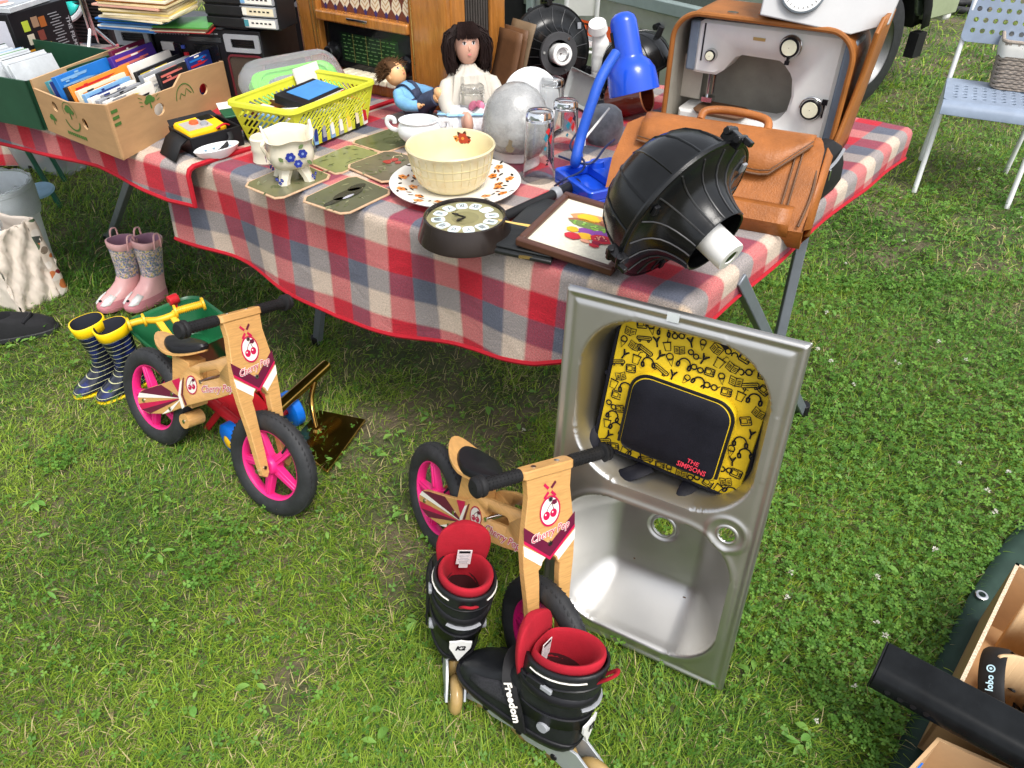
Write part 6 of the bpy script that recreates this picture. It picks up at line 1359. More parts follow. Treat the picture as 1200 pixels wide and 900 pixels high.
# yellow plastic basket of tapes
def basket():
    Z1 = TZ+.118; rim = [P(268, 119, Z1), P(342, 131, Z1), P(437, 95, Z1), P(366, 83, Z1)]; c = sum(rim, V((0, 0, 0)))/4; c.z = TZ
    t = thing('plastic_basket', 'lime yellow slotted plastic basket full of tapes in front of the radio', 'basket', (c.x, c.y, TZ)); Y = mat('lime_yellow', (.66, .68, .045), .38, var=.05)
    top = [V((p.x-c.x, p.y-c.y, .118)) for p in rim]; bot = [V((p.x*.84, p.y*.84, .004)) for p in top]
    for i in range(4):
        a, b_, p, q = bot[i], bot[(i+1) % 4], top[(i+1) % 4], top[i]; wl = (p-q).length; n = int(wl/.0165)
        loops = [[(0, 0), (1, 0), (1, 1), (0, 1)]]
        for r in range(3):
            for k in range(n-2):
                u = (k+1.5)/n; v0 = .30+r*.225; h = .085; sl = .012/wl*(1 if i % 2 == 0 else 1); w_ = .0048/wl
                loops.append([(u+sl*s+w_*cos(g), v0+h*s*.9+.030*sin(g)) for s, gs in ((1, np.linspace(0, pi, 5)), (-1, np.linspace(pi, 2*pi, 5))) for g in gs][::-1])
        mb = MB(); S = 1.0; mb.shape(loops, .02, 0)
        # bend the flat panel onto the tapered wall
        nrm = (b_-a).cross(q-a).normalized(); vv = []
        for (u, v, w) in mb.v:
            e = .5+.5*(u*2-1); pt = (a*(1-u)+b_*u)*(1-v)+(q*(1-u)+p*u)*v; vv.append(tuple(pt+nrm*w*.13))
        mb.v = vv; mb.build('wall', Y, t)
    mb = MB(); mb.loft([[p+V((0, 0, 0)) for p in bot], [p+V((0, 0, .003)) for p in bot]]); mb.build('floor', Y, t)
    mb = MB(); path = []
    for i in range(4):
        a, b_, n_ = top[i-1], top[i], top[(i+1) % 4]
        for f in (0, .5, 1): path.append(b_+((a-b_).normalized()*(1-f)+(n_-b_).normalized()*f)*.02*(1 if f != .5 else .62))
    rg = []
    for p in path+[path[0]]:
        o = V((p.x, p.y, 0)).normalized(); rg.append([p-o*.004+V((0, 0, .003)), p+o*.012+V((0, 0, .004)), p+o*.014+V((0, 0, -.008)), p+o*.010+V((0, 0, -.008)), p+o*.008+V((0, 0, -.001)), p-o*.004+V((0, 0, -.003))])
    mb.loft(rg, 0, False, False); mb.build('rim', Y, t, bevel=.0015)
    # contents: tapes standing in rows
    ux = V((top[2].x-top[1].x, top[2].y-top[1].y, 0)).normalized(); uy = V((-ux.y, ux.x, 0)); R = random.Random(21); o = V((c.x, c.y, TZ+.006)); yw = atan2(ux.y, ux.x)
    names = ['black', 'white', 'grey', 'skyblue', 'yellow', 'maroon', 'black', 'cream', 'navy', 'white', 'red', 'grey', 'black', 'skyblue', 'white', 'brown']
    k = 0
    for row in (-.075, -.005, .06):
        for j in range(9):
            cn = names[(k*5+int(row*100)) % len(names)]; p = o+ux*(-.135+j*.0335)+uy*(row+.012); h = .070+R.uniform(-.004, .010)
            tt = thing('cassette', '%s cassette, %s from the flowered pot in the %s row of the yellow basket' % (cn.replace('skyblue', 'sky blue'), ORD[j], {-.075: 'near', -.005: 'middle', .06: 'far'}[row]), 'cassette', M=TR(*p) @ RZ(yw) @ RY(R.uniform(-.1, .12)), group='cassettes in the yellow basket'); mb = MB(); mb.box((0, 0, h/2), (.017, .062, h)); mb.build('case', PC(cn), tt, bevel=.001)
            mb = MB(); mb.box((0, 0, h+.0006), (.011, .045, .0012)); mb.box((0, -.0316, h/2), (.012, .0012, h*.7)); mb.build('label', PC(names[(k*3+2) % len(names)]), tt); k += 1
    pz = P(362, 110, TZ+.110); t2 = thing('video_cassette', 'black video cassette with a blue and white label lying across the yellow basket', 'cassette', M=TR(pz.x, pz.y, TZ+.095) @ RZ(yw+.10) @ RX(radians(8))); mb = MB(); mb.box((0, 0, .011), (.165, .105, .024)); mb.build('shell', M_black, t2, bevel=.0015)
    mb = MB(); mb.box((.015, -.0530, .013), (.13, .0012, .018), 1); mb.box((.015, .0, .0236), (.13, .075, .0012), 0); mb.box((.074, -.0538, .013), (.012, .0012, .014), 2); mb.box((.015, -.0538, .011), (.075, .0012, .006), 3); mb.build('label', [C('tape_label_blue', (70, 135, 195), .4), M_white, M_red, M_black], t2)
    pz = P(345, 122, TZ+.10); t2 = thing('paper_insert', 'white cassette inserts lying loose in the near end of the yellow basket', 'paper', M=TR(pz.x, pz.y, TZ+.092) @ RZ(yw-.1) @ RX(radians(-12))); mb = MB(); mb.box((0, 0, 0), (.13, .07, .006)); mb.build('sheet', M_paper, t2, bevel=.001)
    pz = P(363, 98, TZ+.10); t2 = thing('card_sleeve', 'pale card sleeve upright at the back of the yellow basket', 'paper', M=TR(pz.x, pz.y+.02, TZ+.075) @ RZ(yw+.05) @ RX(radians(-14))); mb = MB(); mb.box((0, 0, .035), (.10, .004, .07)); mb.build('card', M_paper, t2)
basket()
def blister():
    Z = TZ+.10; p = P(340, 100, Z); t = thing('blister_pack', 'clear plastic pack with lime green tray behind the yellow basket', 'package', M=TR(p.x-.01, p.y+.10, TZ+.075) @ RZ(radians(38)) @ RX(radians(35)))
    mb = MB(); mb.loft([[V((x*k, y*k, z)) for x, y in rrect(.30, .17, .05, 6)] for z, k in ((-.02, 1.05), (.0, 1.05), (.03, .98), (.040, .9))], 0, True, True); mb.build('shell', mat('blister_clear', (.86, .88, .90), .08, trans=.85, ior=1.15, var=.02, bump=.3, bs=30), t)
    mb = MB(); mb.loft([[V((x*k, y*k-.01, z)) for x, y in rrect(.26, .12, .04, 6)] for z, k in ((-.012, 1), (.014, 1), (.022, .92), (.018, .80), (.008, .78))], 0, True, True); mb.build('tray', C('lime_green', (110, 225, 40), .4), t)
    mb = MB(); mb.loft([[V((x*k, y*k-.01, z)) for x, y in rrect(.17, .06, .02, 4)] for z, k in ((.008, 1), (.026, .8))], 0, True, True); mb.build('tool', M_grey, t)
blister()
# multimeter in its black case
def multimeter():
    a, b_ = at(229, 186), at(287, 170); M = frame_at(a, b_) @ Matrix.Scale(.92, 4); L_ = .155
    t = thing('meter_case', 'open black case with strap holding a yellow multimeter on the table', 'case', M=M @ TR(.0, 0, 0)); W, D, H_ = .155, .145, .058
    mb = MB()
    for c, s in (((W/2, .003, H_/2), (W, .006, H_)), ((W/2, D-.003, H_/2), (W, .006, H_)), ((.003, D/2, H_/2), (.006, D-.012, H_)), ((W-.003, D/2, H_/2), (.006, D-.012, H_)), ((W/2, D/2, .003), (W-.012, D-.012, .006))): mb.box(c, s)
    mb.build('case_body', M_black, t, bevel=.002)
    mb = MB(); mb.loft([[V((x, D-.004, H_-.004)) for x in (.004, W-.004)]+[V((x, D, H_)) for x in (W-.004, .004)], [V((x, D+.020, H_+.010)) for x in (.01, W-.01)]+[V((x, D+.026, H_+.006)) for x in (W-.01, .01)], [V((x, D+.040, H_-.012)) for x in (.02, W-.02)]+[V((x, D+.040, H_-.018)) for x in (W-.02, .02)]], 0); mb.build('lid', M_blackm, t, bevel=.003)
    mb = MB(); mb.loft([[V((-.001, y, z)) for y, z in ((.02, .05), (.12, .05))], [V((-.025, y, z)) for y, z in ((.015, .040), (.115, .040))], [V((-.058, y, z)) for y, z in ((.0, .004), (.10, .004))]], 0, False, False, closed=False); mb.build('flap', M_leatherd if False else M_blackm, t, solid=.004)
    mb = MB(); mb.tube(smoothpath([(.115, -.002, .05), (.11, -.012, .03), (.06, -.02, .006), (.03, -.015, .004)]), .007, 6, flat=.3); mb.build('strap', M_blackm, t)
    t2 = thing('multimeter', 'yellow multimeter with grey face and orange dial in its black case', 'meter', M=M @ TR(W/2-.012, D/2+.003, .052) @ RZ(.05) @ RX(radians(6))); mb = MB(); mb.loft([[V((x*k, y*k, z)) for x, y in rrect(.122, .100, .012, 3)] for z, k in ((-.03, .9), (.0, 1.0), (.010, .98), (.014, .94))]); mb.build('body', C('meter_yellow', (250, 190, 20), .35), t2)
    mb = MB(); mb.box((-.012, 0, .0148), (.075, .06, .002)); mb.build('face_plate', C('meter_grey', (170, 165, 158), .4), t2); mb = MB(); mb.box((.033, .028, .0155), (.042, .030, .003)); mb.build('display', M_gloss, t2, bevel=.001)
    mb = MB(); mb.cyl((-.012, .010, .0155), (-.012, .010, .022), .014, .012, 18); mb.build('dial', C('dial_orange', (225, 95, 50), .4), t2); mb = MB(); mb.cyl((.008, -.012, .0155), (.008, -.012, .021), .012, .010, 18); mb.build('dial', M_grey, t2)
    mb = MB(); mb.tube(smoothpath([(.035, -.05, .01), (.02, -.062, .018), (.045, -.058, .022), (.065, -.05, .012)]), .003, 6); mb.build('red_lead', M_red, t2)
    w = at(283, 140); t3 = thing('white_papers', 'white leaflets wedged between the meter case and the basket', 'papers', M=TR(w.x, w.y, TZ+.03) @ RZ(.5) @ RX(.25)); mb = MB(); mb.box((0, 0, 0), (.11, .09, .006)); mb.build('sheet', M_paper, t3, bevel=.001)
    g = at(278, 152); t4 = thing('green_box', 'small dark green tin beside the yellow basket', 'tin', M=TR(g.x+.01, g.y+.03, TZ) @ RZ(.5)); mb = MB(); mb.box((0, 0, .02), (.10, .07, .04)); mb.build('tin_body', M_black, t4, bevel=.003); mb = MB(); mb.box((0, 0, .042), (.104, .074, .006)); mb.build('tin_lid', M_dgreen, t4, bevel=.002)
multimeter()
def secateurs():
    a, b_ = at(234, 186), at(288, 172); M = frame_at(a, b_); t = thing('garden_shears', 'black and teal garden shears on the red plaid beside the small dish', 'shears', M=M @ TR(.035, .062, .012)); TL_ = C('grip_teal', (20, 120, 125), .5)
    for s in (-1, 1):
        mb = MB(); mb.tube(smoothpath([(.0, s*.020, 0), (.04, s*.024, .002), (.08, s*.016, .004), (.105, s*.004, .004)]), [.011]*6+[.010]*6+[.008]*7, 10, flat=.8); mb.build('handle', M_blackm, t); mb = MB(); mb.cyl((-.008, s*.020, 0), (.008, s*.021, .0), .0125, .0125, 12); mb.build('grip_end', TL_, t)
    mb = MB(); mb.loft([[V((x, y, z)) for x, y in ((.10, -.01), (.13, -.018), (.165, -.010), (.172, .0), (.15, .012), (.11, .012))] for z in (.002, .006)]); mb.build('blade', M_grey, t, bevel=.001)
    mb = MB(); mb.cyl((.108, 0, -.002), (.108, 0, .012), .009, .008, 14); mb.build('pivot', M_chrome, t)
    d0, d1 = at(236, 192), at(283, 180); t2 = thing('small_dish', 'small white boat-shaped dish with blue pattern at the edge of the table', 'dish', M=frame_at(d0, d1) @ TR(.055, .018, 0)); mb = MB(); prof = [(.55, 0), (.85, .012), (1.0, .026), (.96, .028), (.8, .014), (.5, .006), (.02, .005)]; mb.loft([[V((.062*cos(2*pi*i/28)*r, .030*sin(2*pi*i/28)*r*(1-.25*abs(cos(2*pi*i/28))**4), z)) for i in range(28)] for r, z in prof], 0, True, True); mb.build('bowl', M_porc, t2)
    mb = MB(); R = random.Random(3)
    for k in range(12): a = 2*pi*k/12; mb.disc((.047*cos(a), .0225*sin(a), .0172+.0002*k), .0042, 8, 0)
    mb.build('blue_pattern', C('glaze_blue', (60, 130, 165), .25), t2)
secateurs()
# ------------------------------------------------------------------ main table: china, dolls, lamps, sewing machine
TM = TOP+.0055
def am(px, py, z=TM): return P(px, py, z)
def flower(mb, M, r, m, mc=None, n=5, z=0.0):
    for k in range(n): a = 2*pi*k/n; mb.disc((r*.55*cos(a), r*.55*sin(a), z+.00015*(k % 2)), r*.42, 9, m, M)
    if mc is not None: mb.disc((0, 0, z+.0004), r*.28, 8, mc, M)
def leafp(mb, M, x, y, L_, w, a, m, z=0.0):
    c, s = cos(a), sin(a); mb.poly([(x+c*u-s*v, y+s*u+c*v, z) for u, v in ((0, 0), (L_*.35, w*.5), (L_*.7, w*.4), (L_, 0), (L_*.7, -w*.4), (L_*.35, -w*.5))], m, M)
# placemats
MATQ = [((283, 218), (326, 236), (392, 208), (349, 190), 'cork-backed placemat under the flowered cachepot'), ((360, 192), (396, 207), (449, 181), (411, 170), 'green placemat lying behind the flowered cachepot'),
        ((403, 196), (452, 217), (506, 190), (455, 177), 'placemat with a red flower design left of the cream bowl'), ((409, 168), (450, 181), (500, 164), (462, 150), 'dark placemat partly under the white sugar bowl'), ((350, 236), (404, 254), (463, 226), (414, 206), 'placemat with a dark bird design nearest the table edge')]
CORK = mat('cork', (.56, .36, .22), .85, var=.25, vs=120)
for k, (*q, lb) in enumerate(MATQ):
    lift = .0045 if k in (2,) else .0005; p = [am(x, y, TM+lift) for x, y in q]; c = sum(p, V((0, 0, 0)))/4; t = thing('placemat', lb, 'placemat', (c.x, c.y, TM+lift), group='cork-backed placemats'); l = [V((a.x-c.x, a.y-c.y, 0)) for a in p]
    def chf(kk, f=.10):
        o = []
        for i in range(4):
            a, b_, d = l[i-1]*kk, l[i]*kk, l[(i+1) % 4]*kk; o += [b_+(a-b_)*f, b_+(d-b_)*f]
        return o
    mb = MB(); mb.loft([chf(1), [v+V((0, 0, .0038)) for v in chf(1)]]); mb.build('cork_base', CORK, t, bevel=.001)
    base = [(108, 106, 78), (126, 130, 86), (104, 98, 80), (94, 98, 70), (90, 92, 72)][k]
    mb = MB(); mb.add([v+V((0, 0, .0043)) for v in chf(.94)], [tuple(range(8))], 0); ux = (l[2]-l[1]).normalized(); uy = (l[0]-l[1]).normalized(); Mm = basis((0, 0, .0047), ux, (V((0, 0, 1)).cross(ux)), (0, 0, 1)); R = random.Random(k+3)
    # a picture: soft vegetation below and a motif in the middle
    for j in range(26): leafp(mb, Mm, R.uniform(-.085, .07), R.uniform(-.055, .05), R.uniform(.012, .03), R.uniform(.004, .008), R.uniform(0, 6.28), R.choice((1, 1, 2)), .0001*(j % 3))
    if k == 2:
        for j in range(7): mb.disc((.02+R.uniform(-.022, .022), R.uniform(-.016, .016), .0005+.0001*j), R.uniform(.006, .011), 9, 3, Mm)
        ribbon(mb, [(.03, .01), (.05, .022), (.065, .012), (.06, .0)], .003, 4, .001, Mm)
    if k == 4:
        for x, y, a, b_, m in ((.0, 0, .045, .02, 5), (.04, .012, .028, .014, 5), (-.05, -.005, .03, .009, 5), (.02, .002, .03, .010, 4), (-.01, -.012, .018, .005, 6)): mb.disc((x, y, .0005+.0002*m), a, 14, m, Mm, b_)
    mb.build('picture', [C('mat_base_%d' % k, base, .22), C('mat_green', (84, 90, 58), .25), C('mat_pale', (124, 126, 96), .25), C('mat_red', (160, 62, 52), .25), C('mat_cream', (190, 180, 140), .25), C('mat_dark', (52, 54, 46), .25), C('mat_lilac', (170, 170, 180), .25)], t)
# flowered cachepot on four feet
def cachepot():
    b = am(345, 208, TM+.0046); t = thing('cachepot', 'cream pottery cachepot with pointed rim, small feet and blue flowers', 'pot', M=TR(b.x, b.y, TM+.0045) @ RZ(radians(25)) @ RX(radians(4))); n = 48
    def rad(a, z):      # rounded square outline
        return 1/ (abs(cos(a))**4+abs(sin(a))**4)**.16
    rings = []; prof = [(.022, .034), (.036, .036), (.050, .046), (.056, .062), (.056, .080), (.052, .096), (.053, .104), (.060, .112)]
    def rz(a): return .030*max(0, cos(2*a))**6*1.0+.006*max(0, -cos(2*a))**4
    for r, z in prof: rings.append([V((r*rad(2*pi*i/n, z)*cos(2*pi*i/n), r*rad(2*pi*i/n, z)*sin(2*pi*i/n), z+(rz(2*pi*i/n)*((z-.08)/.032)**1.5 if z > .08 else 0))) for i in range(n)])
    for r, z in [(.055, .111), (.046, .098), (.046, .07), (.040, .048), (.01, .042)]: rings.append([V((r*rad(2*pi*i/n, z)*cos(2*pi*i/n), r*rad(2*pi*i/n, z)*sin(2*pi*i/n), z+(rz(2*pi*i/n)*((z-.08)/.032)**1.5 if z > .08 else 0))) for i in range(n)])
    Pm = mat('pottery_cream', (.74, .68, .54), .18, var=.05, coat=.4, rv=.04); mb = MB(); mb.loft(rings, 0, True, True); mb.build('bowl', Pm, t)
    for k in range(4):
        a = pi/4+k*pi/2; d = V((cos(a), sin(a), 0)); s = V((-d.y, d.x, 0)); mb = MB(); mb.loft([[d*(.020+o)+s*w+V((0, 0, z)) for o, w in ((.0, -ww), (.012, -ww*.9), (.020, 0), (.012, ww*.9), (.0, ww))] for z, ww, dd in ((.045, .020, 0), (.03, .017, 0), (.012, .013, 0), (.0, .014, 0))]+[]); 
        mb.v = [(x+d.x*(.045-z)*.45, y+d.y*(.045-z)*.45, z) for x, y, z in mb.v]; mb.build('foot', Pm, t)
        Mf = basis(d*.058+V((0, 0, .016)), s, V((0, 0, 1)), d); mb = MB()
        for dx in (-.007, .007, 0): flower(mb, Mf @ TR(dx, .004 if dx else -.004, .0015), .0055, 0, 1)
        mb.build('painted_flower', [C('glaze_cobalt', (45, 60, 150), .2), C('glaze_lightblue', (130, 150, 200), .2)], t)
    for k in range(4):
        a = k*pi/2+.0; d = V((cos(a), sin(a), 0)); s = V((-d.y, d.x, 0)); R = random.Random(k); rr = .0585
        mb = MB()
        for dx, dz, r, m in ((-.010, .008, .013, 0), (.006, -.010, .011, 0), (.020, .012, .012, 3 if k % 2 == 0 else 0)):
            Mf = basis(d*(rr+.0022-abs(dx)*.12)+s*dx+V((0, 0, .072+dz)), s, V((0, 0, 1)), d); flower(mb, Mf, r, m, 1, 6)
        for dx, dz, an in ((-.028, -.002, 2.2), (.012, .026, .6), (.028, -.006, -.8)): leafp(mb, basis(d*(rr+.001-abs(dx)*.12)+s*dx+V((0, 0, .072+dz)), s, V((0, 0, 1)), d), 0, 0, .016, .010, an, 2, .001)
        mb.build('painted_flower', [C('glaze_cobalt', (45, 60, 150), .2), C('glaze_lightblue', (130, 150, 200), .2), C('glaze_olive', (110, 130, 85), .25), C('glaze_rust', (160, 85, 50), .25)], t)
    for k in range(2):
        a = pi+.35+k*pi; d = V((cos(a), sin(a), 0)); mb = MB(); mb.tube(smoothpath([d*.054+V((0, 0, .112)), d*.070+V((0, 0, .104)), d*.064+V((0, 0, .085)), d*.056+V((0, 0, .066))]), .005, 8); mb.build('handle', Pm, t)
cachepot()
b = am(313, 190); t = thing('candle_holder', 'plain cream pottery cylinder behind the flowered cachepot', 'holder', (b.x-.002, b.y+.01, TM)); mb = MB(); mb.lathe([(.001, 0), (.034, 0), (.036, .004), (.034, .012), (.033, .03), (.035, .036), (.033, .042), (.034, .062), (.030, .066), (.028, .060), (.026, .02), (.001, .02)], 32); mb.build('body', mat('pottery_cream', (.74, .68, .54), .18), t)
# sugar bowl
b = am(493, 175); t = thing('sugar_bowl', 'white porcelain sugar bowl with two curled handles', 'bowl', M=TR(b.x, b.y, TM+.004) @ RZ(radians(-8))); mb = MB(); mb.lathe([(.001, .004), (.026, .003), (.034, 0), (.036, .003), (.026, .010), (.040, .020), (.056, .036), (.060, .052), (.054, .064), (.050, .070), (.054, .077), (.0515, .0775), (.047, .070), (.050, .060), (.053, .048), (.045, .030), (.001, .018)], 40, 0, None, 1.0, .86); mb.build('body', M_porc, t)
for s in (-1, 1): mb = MB(); mb.tube(smoothpath([(s*.056, 0, .045), (s*.076, 0, .050), (s*.087, 0, .064), (s*.082, 0, .078), (s*.068, 0, .076), (s*.066, 0, .064)]), .0048, 8, flat=1.3); mb.build('handle', M_porc, t)
# plate and cream bowl
b = am(534, 221); t = thing('plate', 'white plate with orange and brown flowers under the cream bowl', 'plate', M=TR(b.x, b.y, TM)); pr = .158; mb = MB(); mb.lathe([(.001, .004), (.085, .003), (.09, 0), (.094, .003), (.12, .010), (pr, .020), (pr+.0015, .023), (pr-.003, .0235), (.118, .014), (.095, .0085), (.001, .0075)], 64); mb.build('disc', mat('plate_glaze', (.78, .76, .70), .2, var=.03, coat=.3), t)
def zpl(r): return float(np.interp(r, [0, .095, .118, pr-.003], [.0075, .0085, .014, .0235]))+.0008
mb = MB(); R = random.Random(12)
for k in range(34):
    a = 2*pi*k/34+R.uniform(-.05, .05); r = .104+.030*((k*2) % 3)/2+R.uniform(-.004, .004); M = TR(r*cos(a), r*sin(a), zpl(r)) @ RZ(a) @ RY(-.22)
    if k % 3 != 2: flower(mb, M, .0125, 0 if k % 2 else 1, 2, 5)
    leafp(mb, M, .010, .008, .018, .007, R.uniform(0, 6.28), 3, .0002); leafp(mb, M, -.010, -.006, .016, .006, R.uniform(0, 6.28), 3 if k % 2 else 2, .0003)
mb.build('flower_decor', [C('decor_orange', (222, 130, 50), .25), C('decor_amber', (232, 150, 80), .25), C('decor_brown', (120, 62, 30), .25), C('decor_dark', (55, 48, 42), .25)], t)
zb = TM+.0085; t = thing('mixing_bowl', 'cream glazed bowl with a pressed grid outside and a red flower inside', 'bowl', M=TR(b.x-.008, b.y+.004, zb) @ Matrix.Diagonal((1, 1, .93, 1))); mb = MB(); prof = [(.001, .004), (.060, .003), (.064, 0), (.070, .004), (.084, .020), (.093, .045), (.099, .075), (.1025, .098), (.1055, .102), (.107, .107), (.1045, .111), (.101, .109), (.097, .098), (.092, .07), (.084, .04), (.070, .018), (.001, .012)]; mb.lathe(prof, 64); mb.build('body', M_cream, t)
mb = MB()
for k in range(30): a = 2*pi*k/30; mb.tube([(r*cos(a), r*sin(a), z) for r, z in ((.0812, .016), (.0925, .0435), (.0985, .073), (.1022, .096))], .0012, 5)
for z, r in ((.030, .0868), (.052, .0944), (.074, .0988)): mb.tube([(r*cos(a), r*sin(a), z) for a in np.linspace(0, 2*pi, 65)], .0012, 5)
mb.build('grid_relief', mat('cream_relief', (.64, .54, .29), .3, var=.05), t)
mb = MB(); an = radians(75); rr = .0945; d = V((cos(an), sin(an), 0)); s = V((-d.y, d.x, 0)); Mf = basis(d*rr+V((0, 0, .088)), -s, V((d.x*.06, d.y*.06, 1)).normalized(), -d)
for k in range(6): leafp(mb, Mf, 0, 0, .022, .010, k*1.047+.2, 2, .0012)
flower(mb, Mf @ TR(0, 0, .002), .015, 0, 1, 6); flower(mb, Mf @ TR(-.018, -.002, .0022), .009, 1, 2, 5); flower(mb, Mf @ TR(.016, -.006, .0022), .008, 0, 2, 5); DC = [C('decor_redbrown', (165, 60, 40), .3), C('decor_gold', (205, 130, 60), .3), C('decor_darkred', (70, 35, 30), .3)]; mb.build('flower_decor', DC, t); mb = MB()
an2 = radians(188); d = V((cos(an2), sin(an2), 0)); s = V((-d.y, d.x, 0)); flower(mb, basis(d*(rr-.001)+V((0, 0, .085)), -s, (0, 0, 1), -d) @ TR(0, 0, .002), .012, 0, 1, 6); mb.build('flower_decor', [C('decor_redbrown', (165, 60, 40), .3), C('decor_gold', (205, 130, 60), .3), C('decor_darkred', (70, 35, 30), .3)], t)
# wall clock lying on its back
b = am(546, 277); t = thing('wall_clock', 'round brown wall clock lying face up with Roman numerals', 'clock', M=TR(b.x, b.y, TM) @ RZ(radians(-20))); BRN = mat('clock_brown', (.030, .022, .019), .20, .35, var=.15); mb = MB(); mb.lathe([(.001, .0), (.100, 0), (.104, .003), (.103, .010), (.091, .044), (.089, .050), (.086, .052), (.083, .050), (.082, .044), (.001, .043)], 64, [0]*9); mb.build('case', BRN, t, angle=30)
mb = MB(); mb.disc((0, 0, .0445), .0822, 48, 0); mb.disc((0, 0, .0452), .030, 32, 2)
for k in range(12):
    a = pi/2-k*pi/6; M = TR(.058*cos(a), .058*sin(a), .0454) @ RZ(a-pi/2) @ Matrix.Scale(1.14, 4); mb.poly([(x, y, 0) for x, y in rrect(.0215, .026, .007, 3)], 1, M); mb.text(['XII', 'I', 'II', 'III', 'IIII', 'V', 'VI', 'VII', 'VIII', 'IX', 'X', 'XI'][k], .019, 3, M @ TR(0, 0, .0004), 0, .0003, 0, .55)
mb.build('dial', [mat('dial_olive', (.36, .33, .16), .3, .3, var=.12, vs=5), C('cartouche', (214, 228, 230), .35), mat('dial_olive_dark', (.28, .26, .12), .35, .3, var=.2), M_black], t)
for a, L_ in ((2.9, .034), (-1.9, .026)): mb = MB(); mb.bar((0, 0, .0465), (L_*cos(a), L_*sin(a), .0465), .004, .0012); mb.disc((L_*.7*cos(a), L_*.7*sin(a), .0475), .0055, 8); mb.build('hand', M_black, t)
mb = MB(); mb.disc((0, 0, .0498), .0825, 48); mb.build('glass', mat('watch_glass', (.97, .98, .98), .03, trans=1.0, ior=1.03, var=0, rv=.01), t)
# black umbrella, wallet, strip
a, b_ = am(592, 254, TM+.013), am(668, 220, TM+.013); t = thing('folding_umbrella', 'black stick with a ringed handle between clock and blue lamp', 'umbrella', M=frame_at(a, b_, TM+.014)); L_ = (b_-a).length
mb = MB(); mb.tube([(x, 0, 0) for x in (-.04, 0, L_*.72)], [.011, .012, .012], 14); mb.build('shaft', M_blackm, t); mb = MB(); mb.tube([(L_*.72, 0, 0), (L_*.74, 0, 0), (L_*.80, 0, 0), (L_*.81, 0, 0)], [.014, .0165, .0165, .014], 14); mb.build('collar', M_grey, t); mb = MB(); mb.tube([(L_*.80, 0, 0), (L_*1.12, 0, 0)], [.0135, .0145], 14); mb.build('handle', M_black, t)
q = [am(571, 296), am(646, 312), am(668, 247), am(629, 239)]; c = sum(q, V((0, 0, 0)))/4; t = thing('wallet', 'black crocodile-grain wallet lying between the clock and the framed picture', 'wallet', (c.x, c.y, TM)); l = [p-c for p in q]
def croc():
    m = bpy.data.materials.new('croc_leather'); m.use_nodes = True; nt = m.node_tree; L = nt.links; bb = nt.nodes['Principled BSDF']; bb.inputs['Base Color'].default_value = (.014, .015, .015, 1); bb.inputs['Roughness'].default_value = .38
    tc = nn(nt, 'ShaderNodeTexCoord'); v = nn(nt, 'ShaderNodeTexBrick'); v.inputs['Scale'].default_value = 45; v.inputs['Mortar Size'].default_value = .06; v.inputs['Color1'].default_value = (1, 1, 1, 1); v.inputs['Color2'].default_value = (.8, .8, .8, 1); v.inputs['Mortar'].default_value = (0, 0, 0, 1); L.new(tc.outputs['Object'], v.inputs['Vector']); bp = nn(nt, 'ShaderNodeBump'); bp.inputs['Strength'].default_value = .8; bp.inputs['Distance'].default_value = .003; L.new(v.outputs['Color'], bp.inputs['Height']); L.new(bp.outputs[0], bb.inputs['Normal']); return m
CROC = croc()
mb = MB(); mb.loft([[p*.97+V((0, 0, .0)) for p in l], [p+V((0, 0, .003)) for p in l], [p+V((0, 0, .010)) for p in l], [p*.96+V((0, 0, .0125)) for p in l]]); mb.build('lower_cover', CROC, t, bevel=.002)
mb = MB(); mb.loft([[p*.97+V((0, .004, .013)) for p in l], [p*.98+V((0, .004, .018)) for p in l], [p*.93+V((0, .004, .021)) for p in l]]); mb.build('upper_cover', CROC, t, bevel=.002); mb = MB(); mm = (l[0]*.35+l[1]*.65); mb.bar(mm*.99+V((-.02, .004, .008)), mm*.99+V((.015, -.002, .008)), .005, .006); mb.build('clasp', mat('inlay', (.7, .5, .2), .3, .9), t)
a, b_ = am(584, 258, TM+.05), am(630, 266, TM+.030); mb = MB(); d = (b_-a); mb.loft([[a+V((0, -.0015, 0)), a+V((0, .0015, 0)), a+V((0, 0, .002))], [a+d*.5+V((0, -.004, -.001)), a+d*.5+V((0, .004, -.001)), a+d*.5+V((0, 0, .002))], [b_+V((0, -.007, 0)), b_+V((0, .007, 0)), b_+V((0, 0, .003))]]); tag(mb.build('wooden_pointer', C('pointer_tan', (200, 165, 80), .4), None), 'thin tan strip from the clock rim to the framed picture', 'strip')
# framed embroidery
q = [am(603, 288, TM+.024), am(716, 325, TM+.006), am(785, 260, TM+.006), am(672, 235, TM+.028)]; o = q[0]; ex = (q[1]-q[0]); W = ex.length; ex.normalize(); ey = (q[3]-q[0]); Hh = ey.length; nz = ex.cross(ey).normalized(); ey = nz.cross(ex); PF = basis(o, ex, ey, nz)
t = thing('framed_picture', 'small brown framed embroidery of vegetables lying against the black lamp', 'picture', M=PF); fr = mat('frame_brown', (.085, .035, .022), .35, var=.15); fw = .016
for (x0, y0, x1, y1) in ((0, 0, W, fw), (0, Hh-fw, W, Hh), (0, fw, fw, Hh-fw), (W-fw, fw, W, Hh-fw)):
    mb = MB(); mb.box(((x0+x1)/2, (y0+y1)/2, .009), (x1-x0, y1-y0, .018)); mb.build('frame_bar', fr, t, bevel=.004, seg=3)
mb = MB(); mb.box((W/2, Hh/2, .006), (W-2*fw+.002, Hh-2*fw+.002, .006)); mb.build('linen', mat('linen', (.68, .64, .52), .9, var=.10, vs=120, bump=.4, bs=600), t)
mb = MB(); S = (W-2*fw)*1.22; ox, oy = W*.53, Hh*.52
